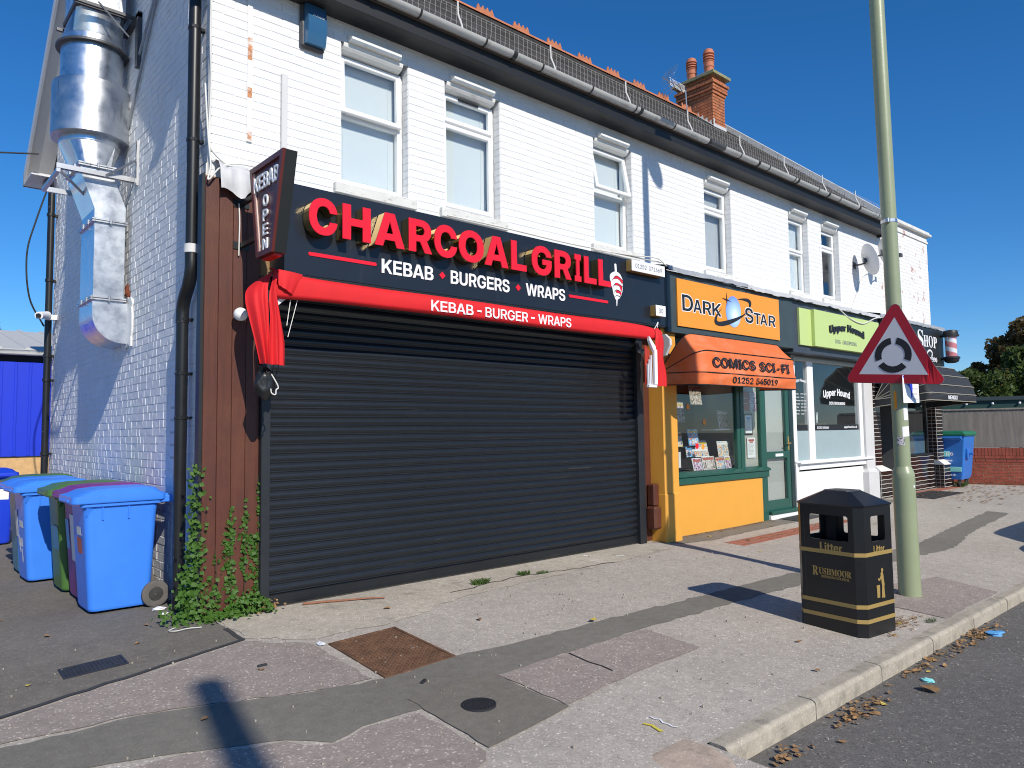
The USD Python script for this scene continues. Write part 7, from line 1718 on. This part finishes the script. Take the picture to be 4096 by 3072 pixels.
# single fallen leaves, curled
def leaf_mesh(s, q):
    a = np.linspace(0, 2 * math.pi, 9)[:-1]; P = np.column_stack([s * np.cos(a), s * .62 * np.sin(a), s * .35 * np.abs(np.sin(a + q.uniform(0, 6)))]); P = np.vstack([P, [0, 0, s * .05]])
    return M3(P, [[i, (i + 1) % 8, 8] for i in range(8)])
spots = [(6.99, 2.71), (5.81, 3.03), (5.25, 2.62), (6.56, 2.61), (5.75, 2.06), (5.27, 2.16), (4.47, 2.09), (2.20, 5.20), (3.76, 6.03), (7.13, 6.55), (9.68, 6.43), (8.73, 6.26), (11.4, 6.35), (10.3, 6.6), (9.9, 5.9), (11.6, 5.8), (12.4, 5.9), (12.9, 5.3), (16.1, 5.0), (17.2, 4.6),
         (18.9, 5.6), (19.8, 5.2), (15.0, 5.6), (14.1, 5.1), (10.9, 4.9), (9.2, 5.3), (7.7, 6.0), (6.3, 5.9), (4.2, 5.2), (1.6, 4.6), (.9, 5.9), (1.7, 6.4), (1.2, 7.1), (1.9, 6.9), (1.0, 8.0), (6.2, 2.2), (6.75, 2.2), (5.05, 2.15), (4.1, 2.18), (13.3, 4.9)]
q = np.random.default_rng(81)
for i, (x, y) in enumerate(spots):
    road_ = y < KF; z = float(road_z(x, y)) + .006 if road_ else on_ground(x, y, .010)
    s = q.uniform(.020, .038) * (1.3 if x > 12 else 1)
    obj('fallen_leaf', xf(leaf_mesh(s, q), rotz(q.uniform(0, 6)), (x, y, z)), 'dead_leaf' if i % 5 else 'yellow_leaf', None, 'small curled autumn leaf lying on the road' if road_ else 'small curled autumn leaf lying on the pavement', 'leaf', 'fallen leaves on the road' if road_ else 'fallen leaves on the pavement')
obj('fallen_leaf', xf(leaf_mesh(.045, q), rotz(.4), (4.95, 4.52, on_ground(4.95, 4.52, .014))), 'yellow_leaf', None, 'bright yellow leaf on the dark tarmac strip in the middle of the pavement', 'leaf')
obj('fallen_leaf', xf(leaf_mesh(.075, q), rotz(1.4), (5.77, 2.05, float(road_z(5.77, 2.05)) + .012)), 'dead_leaf', None, 'large pale tan leaf alone on the road off the kerb', 'leaf')
# drifts of leaves in the gutter
B = []
for (cx, cy, n, sx, sy) in ((4.95, 2.22, 70, .14, .045), (4.05, 2.22, 26, .10, .04), (5.28, 2.20, 16, .07, .03), (7.55, 2.25, 110, .28, .05), (6.6, 2.27, 60, .40, .035), (6.1, 2.27, 18, .15, .03)):
    for _ in range(n):
        x, y = cx + q.normal(0, sx), min(cy + q.normal(0, sy), KF - .012); B.append(xf(leaf_mesh(q.uniform(.010, .028), q), rotz(q.uniform(0, 6)) @ rotx(q.normal(0, .4)), (x, y, float(road_z(x, y)) + .008 + abs(q.normal(0, .006)))))
obj('leaf_drift', B, 'dead_leaf', None, 'drifts of dry brown leaves in the gutter along the kerb', 'leaves', kind='stuff')
B = []
for _ in range(150):
    x, y = 7.05 + q.normal(0, .16), 2.72 + q.normal(0, .06); B.append(xf(leaf_mesh(q.uniform(.006, .018), q), rotz(q.uniform(0, 6)), (x, y, on_ground(x, y, .008))))
for _ in range(260):
    x = q.uniform(9.2, 12.0); B.append(xf(leaf_mesh(q.uniform(.006, .02), q), rotz(q.uniform(0, 6)), (x, 6.70 - abs(q.normal(0, .05)), on_ground(x, 6.7, .010))))
for _ in range(220):
    x, y = q.uniform(17.2, 22), q.uniform(4.8, 6.4); B.append(xf(leaf_mesh(q.uniform(.015, .045), q), rotz(q.uniform(0, 6)), (x, y, on_ground(x, y, .012))))
for _ in range(120):
    x, y = q.uniform(10, 13), 5.86 + q.normal(0, .12); B.append(xf(leaf_mesh(q.uniform(.008, .022), q), rotz(q.uniform(0, 6)), (x, y, on_ground(x, y, .016))))
obj('leaf_crumbs', B, 'dead_leaf', None, 'scattered crumbs of dry leaf by the shop walls and litter bin', 'leaves', kind='stuff')
# grit and specks on the surfaces
B = []
for _ in range(220):
    x, y = q.uniform(.3, 9), q.uniform(2.6, 6.6); s = q.uniform(.002, .006); B.append(box(x - s, x + s, y - s, y + s, on_ground(x, y, .004), on_ground(x, y, .010 + s)))
for _ in range(110):
    x, y = q.uniform(3.7, 9), q.uniform(.9, 2.33); s = q.uniform(.002, .006); B.append(box(x - s, x + s, y - s, y + s, float(road_z(x, y)), float(road_z(x, y)) + .004 + s))
obj('grit', B, 'kerb', None, 'loose pale grit scattered over the pavement and road', 'grit', kind='stuff')
# twig, straws, scraps
obj('twig', tube(curve([(3.22, 6.66, on_ground(3.2, 6.66, .016)), (3.40, 6.60, on_ground(3.4, 6.6, .018)), (3.62, 6.52, on_ground(3.6, 6.5, .018)), (3.80, 6.44, on_ground(3.8, 6.4, .022)), (3.94, 6.36, on_ground(3.9, 6.36, .02))], 18), np.linspace(.013, .007, len(curve([(0, 0, 0)] * 5, 18))), 6), 'dry_twig', None, 'reddish dry stick lying in front of the shutter', 'stick', smooth=True)
for x, y, a, lab in ((7.13, 6.59, -.3, 'longest pale wooden chip fork on the ground near the right end of the shutter'), (7.47, 6.32, -.75, 'short pale wooden chip fork nearest the pilaster'), (6.99, 6.33, -.7, 'small pale scrap of wood between the two chip forks')):
    obj('wooden_scrap', xf(bbox(-.055, .055, -.008, .008, 0, .004, .002), rotz(a), (x, y, on_ground(x, y, .008))), 'blind', None, lab, 'litter')
pp = np.random.default_rng(91)
def scrap(label, x, y, s, m, seed, z=None, name='paper_scrap'):
    k = np.random.default_rng(seed); b = trimesh.creation.icosphere(subdivisions=2, radius=1.0); nse = meshkit.noise(b.vertices * 1.7 + seed * 3.1, seed); v = b.vertices * (s * (.45 + .9 * nse))[:, None] * np.array([1, .7, .32])
    return obj(name, M3(v @ rotz(k.uniform(0, 6)).T + np.array([x, y, (on_ground(x, y) if z is None else z) + s * .2]), b.faces), m, None, label, 'litter')
scrap('crumpled white paper by the wheel of the nearest blue bin', 2.15, 7.42, .06, 'paper', 1, 0.01)
scrap('white scrap of paper at the left corner of the rusty manhole cover', 2.80, 5.47, .05, 'paper', 2)
scrap('small white scrap beside the ivy at the corner', 2.14, 7.20, .035, 'paper', 3, 0.01)
scrap('crumpled blue wrapper on the leaves by the kerb', 7.72, 2.17, .085, 'sticker_blue', 4, float(road_z(7.7, 2.17)))
scrap('pale green scrap on the road near the kerb', 5.98, 2.13, .05, 'euro_aqua', 5, float(road_z(5.98, 2.13)))
scrap('small brown stone on the pavement right of the litter bin', 6.62, 2.60, .028, 'dead_leaf', 6, name='pebble')
obj('string', tube(curve([(2.05, 6.62, .012), (1.98, 6.56, .012), (2.02, 6.50, .013), (2.12, 6.52, .012), (2.22, 6.48, .012)], 20), .004, 5), 'cable_white', None, 'loop of white string on the tarmac before the ivy', 'string')
struct('paint_mark', ground_sheet(LineString(rough([(3.57, 2.86), (3.58, 2.68)], .008, .03, 3, False)).buffer(.010), .006), 'yellow_paint')
struct('paint_mark', ground_sheet(LineString(rough([(3.68, 2.90), (3.68, 2.66)], .008, .03, 4, False)).buffer(.006), .006), 'paper')
# doormats at the shops
for lab, x0, x1, y0, y1 in (('dark doormat at the green comic shop door', 12.2, 13.1, 6.30, 6.66), ('large black mat before the barber shop door', 17.3, 19.2, 5.85, 6.55)):
    z = on_ground((x0 + x1) / 2, (y0 + y1) / 2); obj('doormat', hexa([(x0, y0, on_ground(x0, y0)), (x1, y0, on_ground(x1, y0)), (x1, y1, on_ground(x1, y1)), (x0, y1, on_ground(x0, y1)), (x0, y0, on_ground(x0, y0, .014)), (x1, y0, on_ground(x1, y0, .014)), (x1, y1, on_ground(x1, y1, .014)), (x0, y1, on_ground(x0, y1, .014))]), 'rubber', None, lab, 'doormat')
# a faded notice painted low on the side wall
fn = thing('wall_notice', 'faded white notice board with pale grey lines on the side wall beside the black pipe', 'notice')
obj('board', bbox(XS - .012, XS - .001, 7.50, 7.86, 1.35, 1.98, .003), 'white_paint_side', fn)
obj('printed_lines', [box(XS - .0135, XS - .012, 7.53, 7.83, 1.90 - k * .125, 1.925 - k * .125) for k in range(5)], 'cladding_roof', fn)
